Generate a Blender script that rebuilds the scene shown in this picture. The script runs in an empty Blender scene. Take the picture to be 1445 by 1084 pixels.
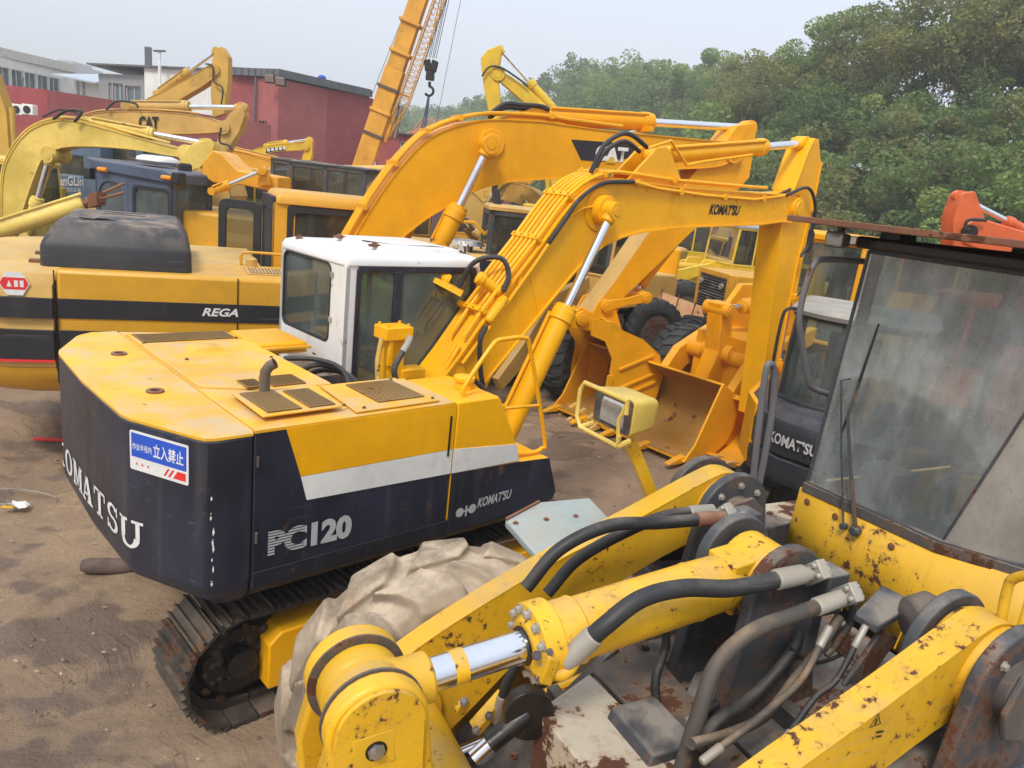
import bpy, bmesh, math, random
from mathutils import Vector as V, Matrix, noise
random.seed(7)
SC = bpy.context.scene
C = bpy.data.collections.new('yard'); SC.collection.children.link(C)
R = math.radians

# ---------------------------------------------------------------- camera, sky, sun
CAMH, FPX, PITCH, ROLL = 3.308, 1048.3, R(14.833), R(6.522)
cd = bpy.data.cameras.new('camera'); cam = bpy.data.objects.new('camera', cd); C.objects.link(cam)
cd.sensor_width = 36; cd.lens = FPX/1445*36; cd.clip_start = .05; cd.clip_end = 3000
cam.matrix_world = Matrix.Translation((0,0,CAMH)) @ Matrix.Rotation(R(90)-PITCH,4,'X') @ Matrix.Rotation(ROLL,4,'Z')
SC.camera = cam
w = bpy.data.worlds.new('World'); SC.world = w; w.use_nodes = True
nt = w.node_tree; nt.nodes.clear()
SUN_EL, SUN_AZ = R(52), R(200)      # azimuth clockwise from +Y
sky = nt.nodes.new('ShaderNodeTexSky'); sky.sky_type = 'NISHITA'; sky.sun_disc = False
sky.sun_elevation = SUN_EL; sky.sun_rotation = SUN_AZ; sky.dust_density = 4; sky.air_density = 1.2
mx = nt.nodes.new('ShaderNodeMix'); mx.data_type = 'RGBA'; mx.inputs[0].default_value = .9
mul = nt.nodes.new('ShaderNodeVectorMath'); mul.operation = 'SCALE'; mul.inputs['Scale'].default_value = .8
nt.links.new(sky.outputs[0], mul.inputs[0]); nt.links.new(mul.outputs[0], mx.inputs[6])
# overcast veil: an even pale grey, a little brighter high up
tc = nt.nodes.new('ShaderNodeTexCoord'); sep = nt.nodes.new('ShaderNodeSeparateXYZ'); nt.links.new(tc.outputs['Generated'], sep.inputs[0])
cr = nt.nodes.new('ShaderNodeValToRGB'); nt.links.new(sep.outputs[2], cr.inputs[0])
cr.color_ramp.elements[0].position = 0; cr.color_ramp.elements[0].color = (.70,.765,.87,1)
cr.color_ramp.elements[1].position = .75; cr.color_ramp.elements[1].color = (.78,.86,.99,1)
e = cr.color_ramp.elements.new(.3); e.color = (.67,.745,.87,1)
sc2 = nt.nodes.new('ShaderNodeVectorMath'); sc2.operation = 'SCALE'; sc2.inputs['Scale'].default_value = 10.0
nt.links.new(cr.outputs[0], sc2.inputs[0]); nt.links.new(sc2.outputs[0], mx.inputs[7])
bg = nt.nodes.new('ShaderNodeBackground'); bg.inputs[1].default_value = .094
nt.links.new(mx.outputs[2], bg.inputs[0])
wo = nt.nodes.new('ShaderNodeOutputWorld'); nt.links.new(bg.outputs[0], wo.inputs[0])
sd = bpy.data.lights.new('sun','SUN'); sd.energy = 2.0; sd.angle = R(14); sd.color = (1,.93,.82)
so = bpy.data.objects.new('sun', sd); C.objects.link(so)
sdir = V((math.sin(SUN_AZ)*math.cos(SUN_EL), math.cos(SUN_AZ)*math.cos(SUN_EL), math.sin(SUN_EL)))
so.rotation_euler = sdir.to_track_quat('Z','Y').to_euler(); so.location = (0,-5,30)
vs = SC.view_settings; vs.view_transform = 'Standard'; vs.look = 'None'; vs.gamma = 1; vs.exposure = 0.64
SC.render.engine = 'CYCLES'

# ---------------------------------------------------------------- survey: measured picture points -> metres in a machine's own frame
_F = V((0,math.cos(PITCH),-math.sin(PITCH))); _U = V((0,math.sin(PITCH),math.cos(PITCH))); _R = V((1,0,0)); _O = V((0,0,CAMH))
def ray(u,v):
    c,s = math.cos(ROLL), math.sin(ROLL); a,b = u-722.5, v-542
    return _R*((c*a+s*b)/FPX) - _U*((-s*a+c*b)/FPX) + _F
def atY(u,v,Y):
    d = ray(u,v); return _O + d*(Y/d.y)
def gz(u,v,z=0):
    d = ray(u,v); return _O + d*((z-CAMH)/d.z)
class Frame:
    def __init__(s,x,y,h,z=0):
        s.o = V((x,y,z)); s.h = R(h); s.X = V((math.cos(s.h),math.sin(s.h),0)); s.Y = V((-math.sin(s.h),math.cos(s.h),0))
    def loc(s,P): d = P-s.o; return V((d.dot(s.X), d.dot(s.Y), d.z))
    def y(s,u,v,y): d = ray(u,v); return s.loc(_O + d*((y-(_O-s.o).dot(s.Y))/d.dot(s.Y)))
    def x(s,u,v,x): d = ray(u,v); return s.loc(_O + d*((x-(_O-s.o).dot(s.X))/d.dot(s.X)))
    def z(s,u,v,z): return s.loc(gz(u,v,z))
    def ys(s,l,y): return [s.y(u,v,y) for u,v in l]
    def xz(s,l,y): return [(p.x,p.z) for p in s.ys(l,y)]
    def world(s,p): return s.o + s.X*p[0] + s.Y*p[1] + V((0,0,p[2]))

# ---------------------------------------------------------------- mesh builder
class MB:
    def __init__(s): s.v = []; s.f = []
    def add(s, vs, fs):
        n = len(s.v); s.v += [tuple(p) for p in vs]; s.f += [tuple(n+i for i in f) for f in fs]; return s
    def box(s, x0,x1,y0,y1,z0,z1):
        return s.add([(x,y,z) for z in (z0,z1) for y in (y0,y1) for x in (x0,x1)],
                     [(0,2,3,1),(4,5,7,6),(0,1,5,4),(2,6,7,3),(0,4,6,2),(1,3,7,5)])
    def obox(s, c, u, v, w):   # oriented box: centre and three half vectors
        c,u,v,w = V(c),V(u),V(v),V(w)
        return s.add([c+u*a+v*b+w*d for d in (-1,1) for b in (-1,1) for a in (-1,1)],
                     [(0,2,3,1),(4,5,7,6),(0,1,5,4),(2,6,7,3),(0,4,6,2),(1,3,7,5)])
    def ext(s, pts, vec):      # polygon in space extruded by vec
        n = len(pts); vec = V(vec); P = [V(p) for p in pts]; Q = [p+vec for p in P]
        return s.add(P+Q, [tuple(range(n))[::-1], tuple(range(n,2*n))] + [(i,(i+1)%n,n+(i+1)%n,n+i) for i in range(n)])
    def prism(s, xz, y0, y1): return s.ext([(p[0],y0,p[1]) for p in xz], (0,y1-y0,0))
    def slab(s, xy, z0, z1): return s.ext([(p[0],p[1],z0) for p in xy], (0,0,z1-z0))
    def loops(s, L, closed=True, cap=True):  # skin a list of equal loops
        n = len(L[0]); b = len(s.v); 
        for l in L: s.v += [tuple(p) for p in l]
        for k in range(len(L)-1):
            for i in range(n if closed else n-1):
                j = (i+1)%n; s.f.append((b+k*n+i, b+k*n+j, b+(k+1)*n+j, b+(k+1)*n+i))
        if cap and closed:
            s.f.append(tuple(b+i for i in range(n))[::-1]); s.f.append(tuple(b+(len(L)-1)*n+i for i in range(n)))
        return s
    def tube(s, pts, r, n=10, cap=True, closed=False):
        P = [V(p) for p in pts]; m = len(P); rr = r if isinstance(r,(list,tuple)) else [r]*m
        up = None; L = []
        for i,p in enumerate(P):
            t = (P[(i+1)%m]-P[i-1]) if closed else (P[min(i+1,m-1)]-P[max(i-1,0)])
            t.normalize()
            if up is None:
                up = t.orthogonal().normalized()
            up = (up - t*up.dot(t)); up.normalize(); q = t.cross(up)
            L.append([p + (up*math.cos(a)+q*math.sin(a))*rr[i] for a in [2*math.pi*k/n for k in range(n)]])
        if closed: L.append(L[0])
        return s.loops(L, True, cap and not closed)
    def cyl(s, a, b, r, n=20, r2=None): return s.tube([a,b],[r, r if r2 is None else r2], n)
    def lathe(s, prof, axis_p, axis_d, n=24):  # prof: (along, radius)
        d = V(axis_d).normalized(); u = d.orthogonal().normalized(); q = d.cross(u); p0 = V(axis_p)
        L = [[p0+d*a+(u*math.cos(t)+q*math.sin(t))*r for t in [2*math.pi*k/n for k in range(n)]] for a,r in prof]
        return s.loops(L, True, True)
    def ring(s, outer, inner, vec):  # flat ring between two equal loops, with thickness vec
        n = len(outer); vec = V(vec); O = [V(p) for p in outer]; I = [V(p) for p in inner]
        b = len(s.v); s.v += [tuple(p) for p in O+I+[p+vec for p in O]+[p+vec for p in I]]
        for i in range(n):
            j = (i+1)%n
            for q in ((i,j,n+j,n+i),(2*n+i,3*n+i,3*n+j,2*n+j),(i,2*n+i,2*n+j,j),(n+i,n+j,3*n+j,3*n+i)):
                s.f.append(tuple(b+k for k in q))
        return s
def link(o, parent=None):
    C.objects.link(o)
    if parent: o.parent = parent
    return o
def make(name, mb, mat, parent=None, bevel=0, smooth=35, seg=2, fix=True):
    me = bpy.data.meshes.new(name); me.from_pydata(mb.v, [], mb.f); 
    if fix:
        b = bmesh.new(); b.from_mesh(me); bmesh.ops.recalc_face_normals(b, faces=b.faces); b.to_mesh(me); b.free()
    me.materials.append(mat)
    me.polygons.foreach_set('use_smooth', [True]*len(me.polygons)); me.update()
    me.set_sharp_from_angle(angle=R(smooth))
    o = bpy.data.objects.new(name, me); link(o, parent)
    if bevel:
        m = o.modifiers.new('bevel','BEVEL'); m.width = bevel; m.segments = seg; m.limit_method = 'ANGLE'; m.angle_limit = R(30)
        m.harden_normals = False
    return o
def thing(name, label, cat, x=0, y=0, h=0, z=0, group=None):
    o = bpy.data.objects.new(name, None); link(o); o.location = (x,y,z); o.rotation_euler = (0,0,R(h)); o.empty_display_size = .3
    o['label'] = label; o['category'] = cat
    if group: o['group'] = group
    return o
def tag(o, label, cat, group=None):
    o['label'] = label; o['category'] = cat
    if group: o['group'] = group
    return o
def struct(o, kind='structure'): o['kind'] = kind; return o
def copy_tree(o, parent=None):
    c = o.copy(); C.objects.link(c)
    if parent: c.parent = parent
    for ch in o.children: copy_tree(ch, c)
    return c
def spline(P, n=8):     # Catmull-Rom through points
    P = [V(p) for p in P]; out = []
    for i in range(len(P)-1):
        a = P[i-1] if i else P[0]*2-P[1]; b,c = P[i],P[i+1]; d = P[i+2] if i+2 < len(P) else P[-1]*2-P[-2]
        for k in range(n):
            t = k/n; out.append(.5*((2*b)+(-a+c)*t+(2*a-5*b+4*c-d)*t*t+(-a+3*b-3*c+d)*t*t*t))
    out.append(P[-1]); return out
def arc(cx, cz, r, a0, a1, n=8): return [(cx+r*math.cos(R(a0+(a1-a0)*k/n)), cz+r*math.sin(R(a0+(a1-a0)*k/n))) for k in range(n+1)]
def rrect(o, u, v, a0, a1, b0, b1, r, n=4):   # rounded rectangle loop, 4*(n+1) points; o + u*a + v*b
    o,u,v = V(o),V(u),V(v); L = []
    for (ca,cb,s) in ((a1-r,b1-r,0),(a0+r,b1-r,90),(a0+r,b0+r,180),(a1-r,b0+r,270)):
        for k in range(n+1):
            t = R(s+90*k/n); L.append(o+u*(ca+r*math.cos(t))+v*(cb+r*math.sin(t)))
    return L
def spine(pts):         # centre line (x,z,thickness) -> closed outline
    U,D = [],[]
    for i,(x,z,t) in enumerate(pts):
        a = pts[max(i-1,0)]; b = pts[min(i+1,len(pts)-1)]; dx,dz = b[0]-a[0], b[1]-a[1]; l = math.hypot(dx,dz)
        U.append((x-dz/l*t/2, z+dx/l*t/2)); D.append((x+dz/l*t/2, z-dx/l*t/2))
    return U + D[::-1]

# ---------------------------------------------------------------- materials
def nodes(name):
    m = bpy.data.materials.new(name); m.use_nodes = True; n = m.node_tree; n.nodes.clear()
    out = n.nodes.new('ShaderNodeOutputMaterial'); b = n.nodes.new('ShaderNodeBsdfPrincipled'); n.links.new(b.outputs[0], out.inputs[0])
    return m, n, b, out
def N(n, t, **k):
    x = n.nodes.new(t)
    for a,v in k.items():
        if a.startswith('i_'): x.inputs[int(a[2:])].default_value = v
        else: setattr(x, a, v)
    return x
def noise_n(n, co, scale, detail=5, rough=.6, sv=None, off=None):
    m = N(n,'ShaderNodeMapping'); n.links.new(co, m.inputs[0])
    if sv: m.inputs['Scale'].default_value = sv
    if off is not None: n.links.new(off, m.inputs['Location'])
    t = N(n,'ShaderNodeTexNoise'); t.inputs['Scale'].default_value = scale; t.inputs['Detail'].default_value = detail; t.inputs['Roughness'].default_value = rough
    n.links.new(m.outputs[0], t.inputs[0]); return t.outputs[0]
def ramp(n, src, a, b, va=0, vb=1):
    r = N(n,'ShaderNodeMapRange'); r.interpolation_type = 'SMOOTHSTEP'
    n.links.new(src, r.inputs[0]); r.inputs[1].default_value = a; r.inputs[2].default_value = b; r.inputs[3].default_value = va; r.inputs[4].default_value = vb
    return r.outputs[0]
def mixc(n, f, a, b):
    m = N(n,'ShaderNodeMix', data_type='RGBA')
    for i,v in ((0,f),(6,a),(7,b)):
        if isinstance(v,(int,float)): m.inputs[i].default_value = v
        elif isinstance(v,tuple): m.inputs[i].default_value = (*v,1) if len(v)==3 else v
        else: n.links.new(v, m.inputs[i])
    return m.outputs[2]
def math_n(n, op, a, b):
    m = N(n,'ShaderNodeMath', operation=op)
    for i,v in ((0,a),(1,b)):
        if isinstance(v,(int,float)): m.inputs[i].default_value = v
        else: n.links.new(v, m.inputs[i])
    return m.outputs[0]
def coords(n):
    tc = N(n,'ShaderNodeTexCoord'); oi = N(n,'ShaderNodeObjectInfo'); vm = N(n,'ShaderNodeVectorMath', operation='SCALE')
    cb = N(n,'ShaderNodeCombineXYZ'); 
    for i in range(3): n.links.new(oi.outputs['Random'], cb.inputs[i])
    n.links.new(cb.outputs[0], vm.inputs[0]); vm.inputs['Scale'].default_value = 37.0
    return tc.outputs['Object'], vm.outputs[0]
RUST = (.13,.045,.02); DUST = (.36,.27,.18)
def paint(name, col, rust=.2, dust=.3, rough=.42, var=.12, dustcol=DUST, metal=0, spots=9.0, fade=0.0, spec=.5, runk=1.0):
    m,n,b,out = nodes(name); co,off = coords(n)
    big = noise_n(n,co,1.3,4,.6,off=off); fine = noise_n(n,co,14,6,.7,off=off)
    dk = tuple(c*(1-var*2) for c in col); lt = tuple(min(1,c*(1+var*.6)+fade*.06) for c in col)
    c = mixc(n, ramp(n,big,.3,.7), dk, lt)
    c = mixc(n, ramp(n,fine,.35,.75,0,.25), c, tuple(x*.72 for x in col))
    ge = N(n,'ShaderNodeNewGeometry'); sp = N(n,'ShaderNodeSeparateXYZ'); n.links.new(ge.outputs['Normal'], sp.inputs[0])
    # rubbed scratches and faint oily patches
    scr = ramp(n, noise_n(n,co,5,3,.5,sv=(.35,3,9),off=off), .66,.70,0,.30); oil = ramp(n, noise_n(n,co,2.1,5,.7,sv=(1,1,.5),off=off), .56,.74,0,.34)
    c = mixc(n, scr, c, tuple(x*.5+.12 for x in col)); c = mixc(n, oil, c, tuple(x*.42+.01 for x in col))
    # dust settled on upward faces and thin run marks on the sides
    up = ramp(n, sp.outputs[2], .25,.95); dn = ramp(n, noise_n(n,co,3.2,7,.65,off=off), .38,.72)
    runs = ramp(n, noise_n(n,co,9,4,.6,sv=(1,1,.09),off=off), .5,.78, 0,.55)
    upf = math_n(n,'MULTIPLY', up, math_n(n,'MULTIPLY', dn, dust*1.5)); sf = math_n(n,'MULTIPLY', runs, dust*.55*runk)
    df = math_n(n,'MAXIMUM', upf, sf); 
    c = mixc(n, df, c, dustcol)
    rgh = math_n(n,'ADD', rough, math_n(n,'MULTIPLY', df, .4))
    rgh = math_n(n,'ADD', rgh, math_n(n,'MULTIPLY', math_n(n,'SUBTRACT',fine,.5), .25))
    bump_src = fine
    if rust > 0:
        rn = noise_n(n,co,spots,10,.72,off=off); rb = noise_n(n,co,1.7,3,.5,off=off)
        th = math_n(n,'ADD', rn, math_n(n,'MULTIPLY', math_n(n,'SUBTRACT',rb,.5), .5))
        rf = ramp(n, th, .74-.16*rust, .77-.16*rust)
        halo = ramp(n, th, .66-.16*rust, .76-.16*rust, 0, .35)
        c = mixc(n, halo, c, (.30,.13,.04)); c = mixc(n, rf, c, mixc(n, fine, (.05,.022,.014), RUST))
        rgh = math_n(n,'ADD', rgh, math_n(n,'MULTIPLY', rf, .4))
        bump_src = math_n(n,'SUBTRACT', math_n(n,'MULTIPLY',fine,.3), math_n(n,'MULTIPLY', rf, .8))
    n.links.new(c, b.inputs['Base Color']); n.links.new(rgh, b.inputs['Roughness']); b.inputs['Metallic'].default_value = metal
    b.inputs['Specular IOR Level'].default_value = spec
    bp = N(n,'ShaderNodeBump'); bp.inputs['Strength'].default_value = .22; bp.inputs['Distance'].default_value = .004
    n.links.new(bump_src, bp.inputs['Height']); n.links.new(bp.outputs[0], b.inputs['Normal'])
    return m
def plain(name, col, rough=.5, metal=0, var=.15, scale=6, bump=.15, spec=.5):
    m,n,b,out = nodes(name); co,off = coords(n)
    t = noise_n(n,co,scale,6,.65,off=off)
    n.links.new(mixc(n, ramp(n,t,.3,.7), tuple(c*(1-var) for c in col), tuple(min(1,c*(1+var)) for c in col)), b.inputs['Base Color'])
    n.links.new(ramp(n,t,.3,.7,rough-.06,rough+.08), b.inputs['Roughness']); b.inputs['Metallic'].default_value = metal
    b.inputs['Specular IOR Level'].default_value = spec
    if bump:
        bp = N(n,'ShaderNodeBump'); bp.inputs['Strength'].default_value = bump; bp.inputs['Distance'].default_value = .006
        n.links.new(t, bp.inputs['Height']); n.links.new(bp.outputs[0], b.inputs['Normal'])
    return m
def glass(name, tint=(.55,.62,.6), dirt=.25, dirt_refl_col=(.3,.29,.26), refl=.9, opac=.0, arc_=None):
    m = bpy.data.materials.new(name); m.use_nodes = True; n = m.node_tree; n.nodes.clear(); co,off = coords(n)
    out = N(n,'ShaderNodeOutputMaterial'); tr = N(n,'ShaderNodeBsdfTransparent'); tr.inputs[0].default_value = (*tint,1)
    gl = N(n,'ShaderNodeBsdfGlossy'); gl.inputs['Roughness'].default_value = .04; gl.inputs[0].default_value = (refl,refl,refl,1)
    fr = N(n,'ShaderNodeFresnel'); fr.inputs[0].default_value = 1.5
    a = N(n,'ShaderNodeMixShader'); n.links.new(math_n(n,'MULTIPLY',fr.outputs[0],1.6), a.inputs[0]); n.links.new(tr.outputs[0], a.inputs[1]); n.links.new(gl.outputs[0], a.inputs[2])
    df = N(n,'ShaderNodeBsdfDiffuse'); t2 = noise_n(n,co,40,3,.5,off=off)
    n.links.new(mixc(n, ramp(n,t2,.6,.75,0,.4), dirt_refl_col, tuple(c*.5 for c in dirt_refl_col)), df.inputs[0])  # film colour: dirt, and on some panes a reflection painted in
    t = noise_n(n,co,2.2,7,.7,sv=(1,1,.6),off=off)
    f = math_n(n,'ADD', ramp(n,t,.35,.75,dirt*.35,dirt*1.2), opac)
    if arc_:    # wiped sector: less dirt inside the sweep, a ridge of grime along its edge, runs below the roof
        sx = N(n,'ShaderNodeSeparateXYZ'); n.links.new(co, sx.inputs[0]); dy = math_n(n,'SUBTRACT',sx.outputs[1],arc_[0]); dz = math_n(n,'SUBTRACT',sx.outputs[2],arc_[1])
        rr_ = math_n(n,'SQRT', math_n(n,'ADD', math_n(n,'MULTIPLY',dy,dy), math_n(n,'MULTIPLY',dz,dz)), 0)
        rr_ = math_n(n,'ADD', rr_, math_n(n,'MULTIPLY', math_n(n,'SUBTRACT', noise_n(n,co,9,4,.6), .5), .05))
        f = math_n(n,'MULTIPLY', f, ramp(n, rr_, arc_[2]-.015, arc_[2]+.03, .70, 1.05))
        f = math_n(n,'ADD', f, ramp(n, noise_n(n,co,16,5,.7,sv=(1,1,.07)), .5,.8,0,.12))
    b = N(n,'ShaderNodeMixShader'); n.links.new(f, b.inputs[0]); n.links.new(a.outputs[0], b.inputs[1]); n.links.new(df.outputs[0], b.inputs[2])
    n.links.new(b.outputs[0], out.inputs[0]); return m
M = {}
M['kom_yel']  = paint('fresh yellow-orange paint', (.95,.455,.002), rust=.0, dust=.14, rough=.38, var=.06, spec=.3)
M['kom_top']  = paint('dusty yellow hood paint', (.88,.46,.02), rust=.3, dust=.55, rough=.5, dustcol=(.5,.4,.27))
M['navy']     = paint('navy counterweight paint', (.022,.026,.048), rust=.12, dust=.6, rough=.4, var=.3, dustcol=(.20,.185,.17))
M['navyblk']  = paint('black blue skirt paint', (.012,.013,.02), rust=.05, dust=.35, rough=.5, dustcol=(.15,.14,.13))
M['white']    = paint('white cab paint', (.78,.79,.79), rust=.16, dust=.12, rough=.35, var=.03, spots=7)
M['stripe']   = paint('off white stripe', (.80,.80,.76), rust=.0, dust=.15, rough=.5, var=.05)
M['cat_yel']  = paint('cat yellow paint', (.70,.36,.02), rust=.05, dust=.3, rough=.4, var=.07)
M['cat_boom'] = paint('deep yellow boom paint', (.86,.39,.002), rust=.0, dust=.2, rough=.40, var=.07, spec=.3)
M['cat_tan']  = paint('dusty tan yellow', (.66,.40,.10), rust=.12, dust=.5, rough=.55, dustcol=(.5,.38,.22))
M['cat_blk']  = paint('black stripe paint', (.016,.016,.02), rust=0, dust=.3, rough=.5, dustcol=(.16,.15,.14))
M['ldr_yel']  = paint('chipped loader yellow', (.80,.45,.015), rust=.66, dust=.42, rough=.42, spots=24)
M['ldr_cowl'] = paint('loader cowl yellow', (.84,.47,.02), rust=.6, dust=.35, rough=.42, spots=17)
M['pale_yel'] = paint('faded pale yellow', (.74,.52,.08), rust=.3, dust=.4, rough=.55, fade=1)
M['old_yel']  = paint('old dirty yellow', (.62,.37,.06), rust=.5, dust=.5, rough=.6)
M['bri_yel']  = paint('bright yellow', (.80,.52,.02), rust=.15, dust=.25, rough=.45)
M['orange']   = paint('vivid orange paint', (.88,.40,.01), rust=.1, dust=.15, rough=.4)
M['red_or']   = paint('red orange paint', (.75,.14,.035), rust=.1, dust=.25, rough=.45)
M['greyst']   = paint('dark grey steel', (.055,.06,.07), rust=.95, dust=.85, rough=.5, dustcol=(.25,.22,.19), spots=6)
M['railst']   = paint('worn grey rail', (.15,.15,.16), rust=.7, dust=.6, rough=.5, dustcol=(.26,.22,.2))
M['rustst']   = paint('rusty dark steel', (.10,.085,.08), rust=1.1, dust=.4, rough=.65)
M['rustpl']   = paint('rusted plate', (.22,.09,.05), rust=1.0, dust=.35, rough=.8)
M['cream']    = paint('flaking cream paint', (.60,.54,.43), rust=1.55, dust=.3, rough=.6, spots=4.2)
M['fender']   = paint('pale blue fender plate', (.36,.43,.43), rust=.45, dust=.55, rough=.5, dustcol=(.42,.38,.31), spots=5)
M['bluecab']  = paint('slate blue cab paint', (.075,.10,.16), rust=.05, dust=.3, rough=.42, dustcol=(.3,.27,.24))
M['hood_blk'] = paint('dusty black hood', (.035,.036,.042), rust=.0, dust=.95, runk=.15, rough=.5, dustcol=(.26,.2,.155))
M['dk_komat'] = paint('charcoal body paint', (.030,.033,.042), rust=.0, dust=.3, rough=.3, dustcol=(.15,.15,.16))
M['black']    = plain('black rubber', (.018,.018,.02), .55)
M['hose']     = paint('black hose', (.022,.023,.026), rust=.05, dust=.55, rough=.55, dustcol=(.17,.145,.12))
M['hoser']    = paint('dirty abraded hose', (.07,.06,.052), rust=.7, dust=.9, rough=.7, dustcol=(.28,.2,.13), spots=14)
M['chrome']   = plain('chrome rod', (.78,.79,.82), .16, 1, .05, 3, 0)
M['steel']    = plain('bare steel', (.42,.41,.40), .4, .9, .25, 12)
M['zinc']     = paint('galvanised fitting', (.42,.40,.35), rust=.3, dust=.5, rough=.5, metal=.3)
M['tyre']     = plain('tyre rubber', (.035,.036,.038), .75, 0, .35, 5, .4)
M['mudtyre']  = paint('dust caked tyre', (.30,.235,.17), rust=.1, dust=.9, rough=.9, var=.25, dustcol=(.50,.40,.29), spots=5, spec=.2)
M['mesh']     = paint('grimy grille mesh', (.36,.20,.05), rust=.7, dust=.4, rough=.6)
M['rim']      = paint('rim paint', (.5,.28,.05), rust=.8, dust=.6)
M['shoe']     = paint('track shoe steel', (.055,.045,.038), rust=.75, dust=.7, rough=.6, dustcol=(.17,.125,.09), metal=.2)
M['grease_shade']   = plain('black grease', (.012,.009,.008), .35, 0, .5, 9, .5)  # also colours the sheets that stand for shade in openings and gaps
M['bucket_in']= paint('bucket inside', (.42,.21,.03), rust=.75, dust=.5, rough=.5, spots=4, dustcol=(.34,.2,.1))
M['glass']    = glass('dusty cab glass')
M['glassdk']  = glass('dark tinted glass', (.30,.36,.35), .18)
M['glassgrn'] = glass('green tinted glass', (.56,.74,.70), .30, (.30,.36,.36))  # bluish film colour has a sky reflection painted into the dirt
M['screen']   = glass('grimy windscreen with painted reflection', (.80,.86,.86), .58, (.50,.53,.52), opac=.07, arc_=(-.42,1.95,.66))  # real grime, with a pale sky reflection put into its colour
M['screen2']  = glass('very dusty side pane', (.5,.5,.46), .6, (.36,.33,.29), opac=.45)
M['seat']     = plain('dark seat fabric', (.03,.03,.035), .9)
M['inter']    = plain('cab interior grey', (.10,.10,.10), .8)
M['interlt']  = plain('pale console plastic', (.33,.32,.30), .6)
M['amber']    = plain('amber lens', (.85,.28,.01), .25, 0, .05)
M['lens']     = plain('lamp glass', (.38,.36,.32), .15, .2, .15, 20)
M['decalw']   = plain('white lettering', (.72,.72,.70), .5, 0, .06, 20, 0)
M['decalg']   = plain('silver lettering', (.50,.51,.52), .45, .1, .08, 30, 0)
M['decalk']   = plain('black lettering', (.015,.013,.012), .5, 0, .1, 20, 0)
M['decalr']   = plain('red print', (.72,.03,.03), .45, 0, .05, 20, 0)
M['decalb']   = plain('blue print', (.02,.09,.55), .4, 0, .05, 20, 0)
M['redpl']    = plain('red plastic', (.7,.03,.02), .4)
M['muffler']  = paint('sooty exhaust', (.16,.12,.09), rust=.9, dust=.7, rough=.7)

# ---------------------------------------------------------------- lettering
def text_mesh(s, bold=0.0, shear=0.0, space=1.0):
    cu = bpy.data.curves.new('t','FONT'); cu.body = s; cu.shear = shear; cu.offset = bold; cu.space_character = space; cu.resolution_u = 3
    o = bpy.data.objects.new('t', cu); C.objects.link(o); bpy.context.view_layer.update()
    me = bpy.data.meshes.new_from_object(o.evaluated_get(bpy.context.evaluated_depsgraph_get()))
    bpy.data.objects.remove(o); bpy.data.curves.remove(cu); return me
def put_text(s, name, mat, parent, o, u, v, width, height, bold=0.0, shear=0.0, space=1.0, lift=.003, bands=None, me=None):
    """letters with their lower left corner at o, running along u, up along v"""
    me = me or text_mesh(s, bold, shear, space)
    b = bmesh.new(); b.from_mesh(me)
    xs = [p.co.x for p in b.verts]; ys = [p.co.y for p in b.verts]; x0,x1,y0,y1 = min(xs),max(xs),min(ys),max(ys)
    if bands:
        k, frac, xlim = bands; xl = x0+(x1-x0)*xlim
        bmesh.ops.bisect_plane(b, geom=b.verts[:]+b.edges[:]+b.faces[:], plane_co=(xl,0,0), plane_no=(1,0,0))
        for i in range(k):
            for q in (i, i+frac):
                bmesh.ops.bisect_plane(b, geom=b.verts[:]+b.edges[:]+b.faces[:], plane_co=(0,y0+(y1-y0)*q/k,0), plane_no=(0,1,0))
        kill = [f for f in b.faces if f.calc_center_median().x < xl and ((f.calc_center_median().y-y0)/(y1-y0)*k)%1 < frac]
        bmesh.ops.delete(b, geom=kill, context='FACES')
    o,u,v = V(o),V(u).normalized(),V(v).normalized(); nrm = u.cross(v)
    for p in b.verts:
        p.co = o + u*((p.co.x-x0)/(x1-x0)*width) + v*((p.co.y-y0)/(y1-y0)*height) + nrm*lift
    me2 = bpy.data.meshes.new(name); b.to_mesh(me2); b.free(); me2.materials.clear(); me2.materials.append(mat)
    return link(bpy.data.objects.new(name, me2), parent)
# ================================================================ THE SETTING
def smooth(t): t = max(0,min(1,t)); return t*t*(3-2*t)
def interp(tab, x):
    if x <= tab[0][0]: return tab[0][1:]
    for a,b in zip(tab,tab[1:]):
        if x <= b[0]:
            t = (x-a[0])/(b[0]-a[0]); return tuple(p+(q-p)*t for p,q in zip(a[1:],b[1:]))
    return tab[-1][1:]
def azpx(px): d = ray(px, 265+(px-722)*.114); return math.atan2(d.x,d.y)
# ridge: azimuth, distance of ridge, height of the ground there, distance where the slope starts
RIDGE = [(azpx(q),a,b,c) for q,a,b,c in ((-900,420,20,260),(300,380,22,220),(470,300,19,170),(560,250,12,140),(640,215,12.5,120),(700,170,13,95),(780,150,16,80),(850,135,17,72),
         (900,125,14.5,66),(960,105,9.2,60),(1010,82,6.2,50),(1060,66,4.8,42),(1120,60,5.6,40),(1200,55,5.6,38),(1300,52,6.0,36),(1445,50,6.2,35),(2200,50,8,34))]
def terrain(x, y):
    if y < 5: return 0
    D,Hh,d0 = interp(RIDGE, math.atan2(x,y)); r = math.hypot(x,y)
    h = Hh*smooth((r-d0)/(D-d0)) if r < D else Hh*(1-.6*smooth((r-D)/(D*.6)))
    if h > 0: h += (noise.noise(V((x*.05,y*.05,0)))*1.2)*smooth((r-d0)/20)
    return max(h,0)
def axis(a, b, fine, far):
    L = [a+(b-a)*i/round((b-a)/fine) for i in range(round((b-a)/fine)+1)]; s = fine; x = b
    R_ = []
    while x < far: s *= 1.22; x += s; R_.append(x)
    s = fine; x = a; Q = []
    while x > -far: s *= 1.22; x -= s; Q.append(x)
    return Q[::-1]+L+R_
GROUND_EXT = 620
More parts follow.
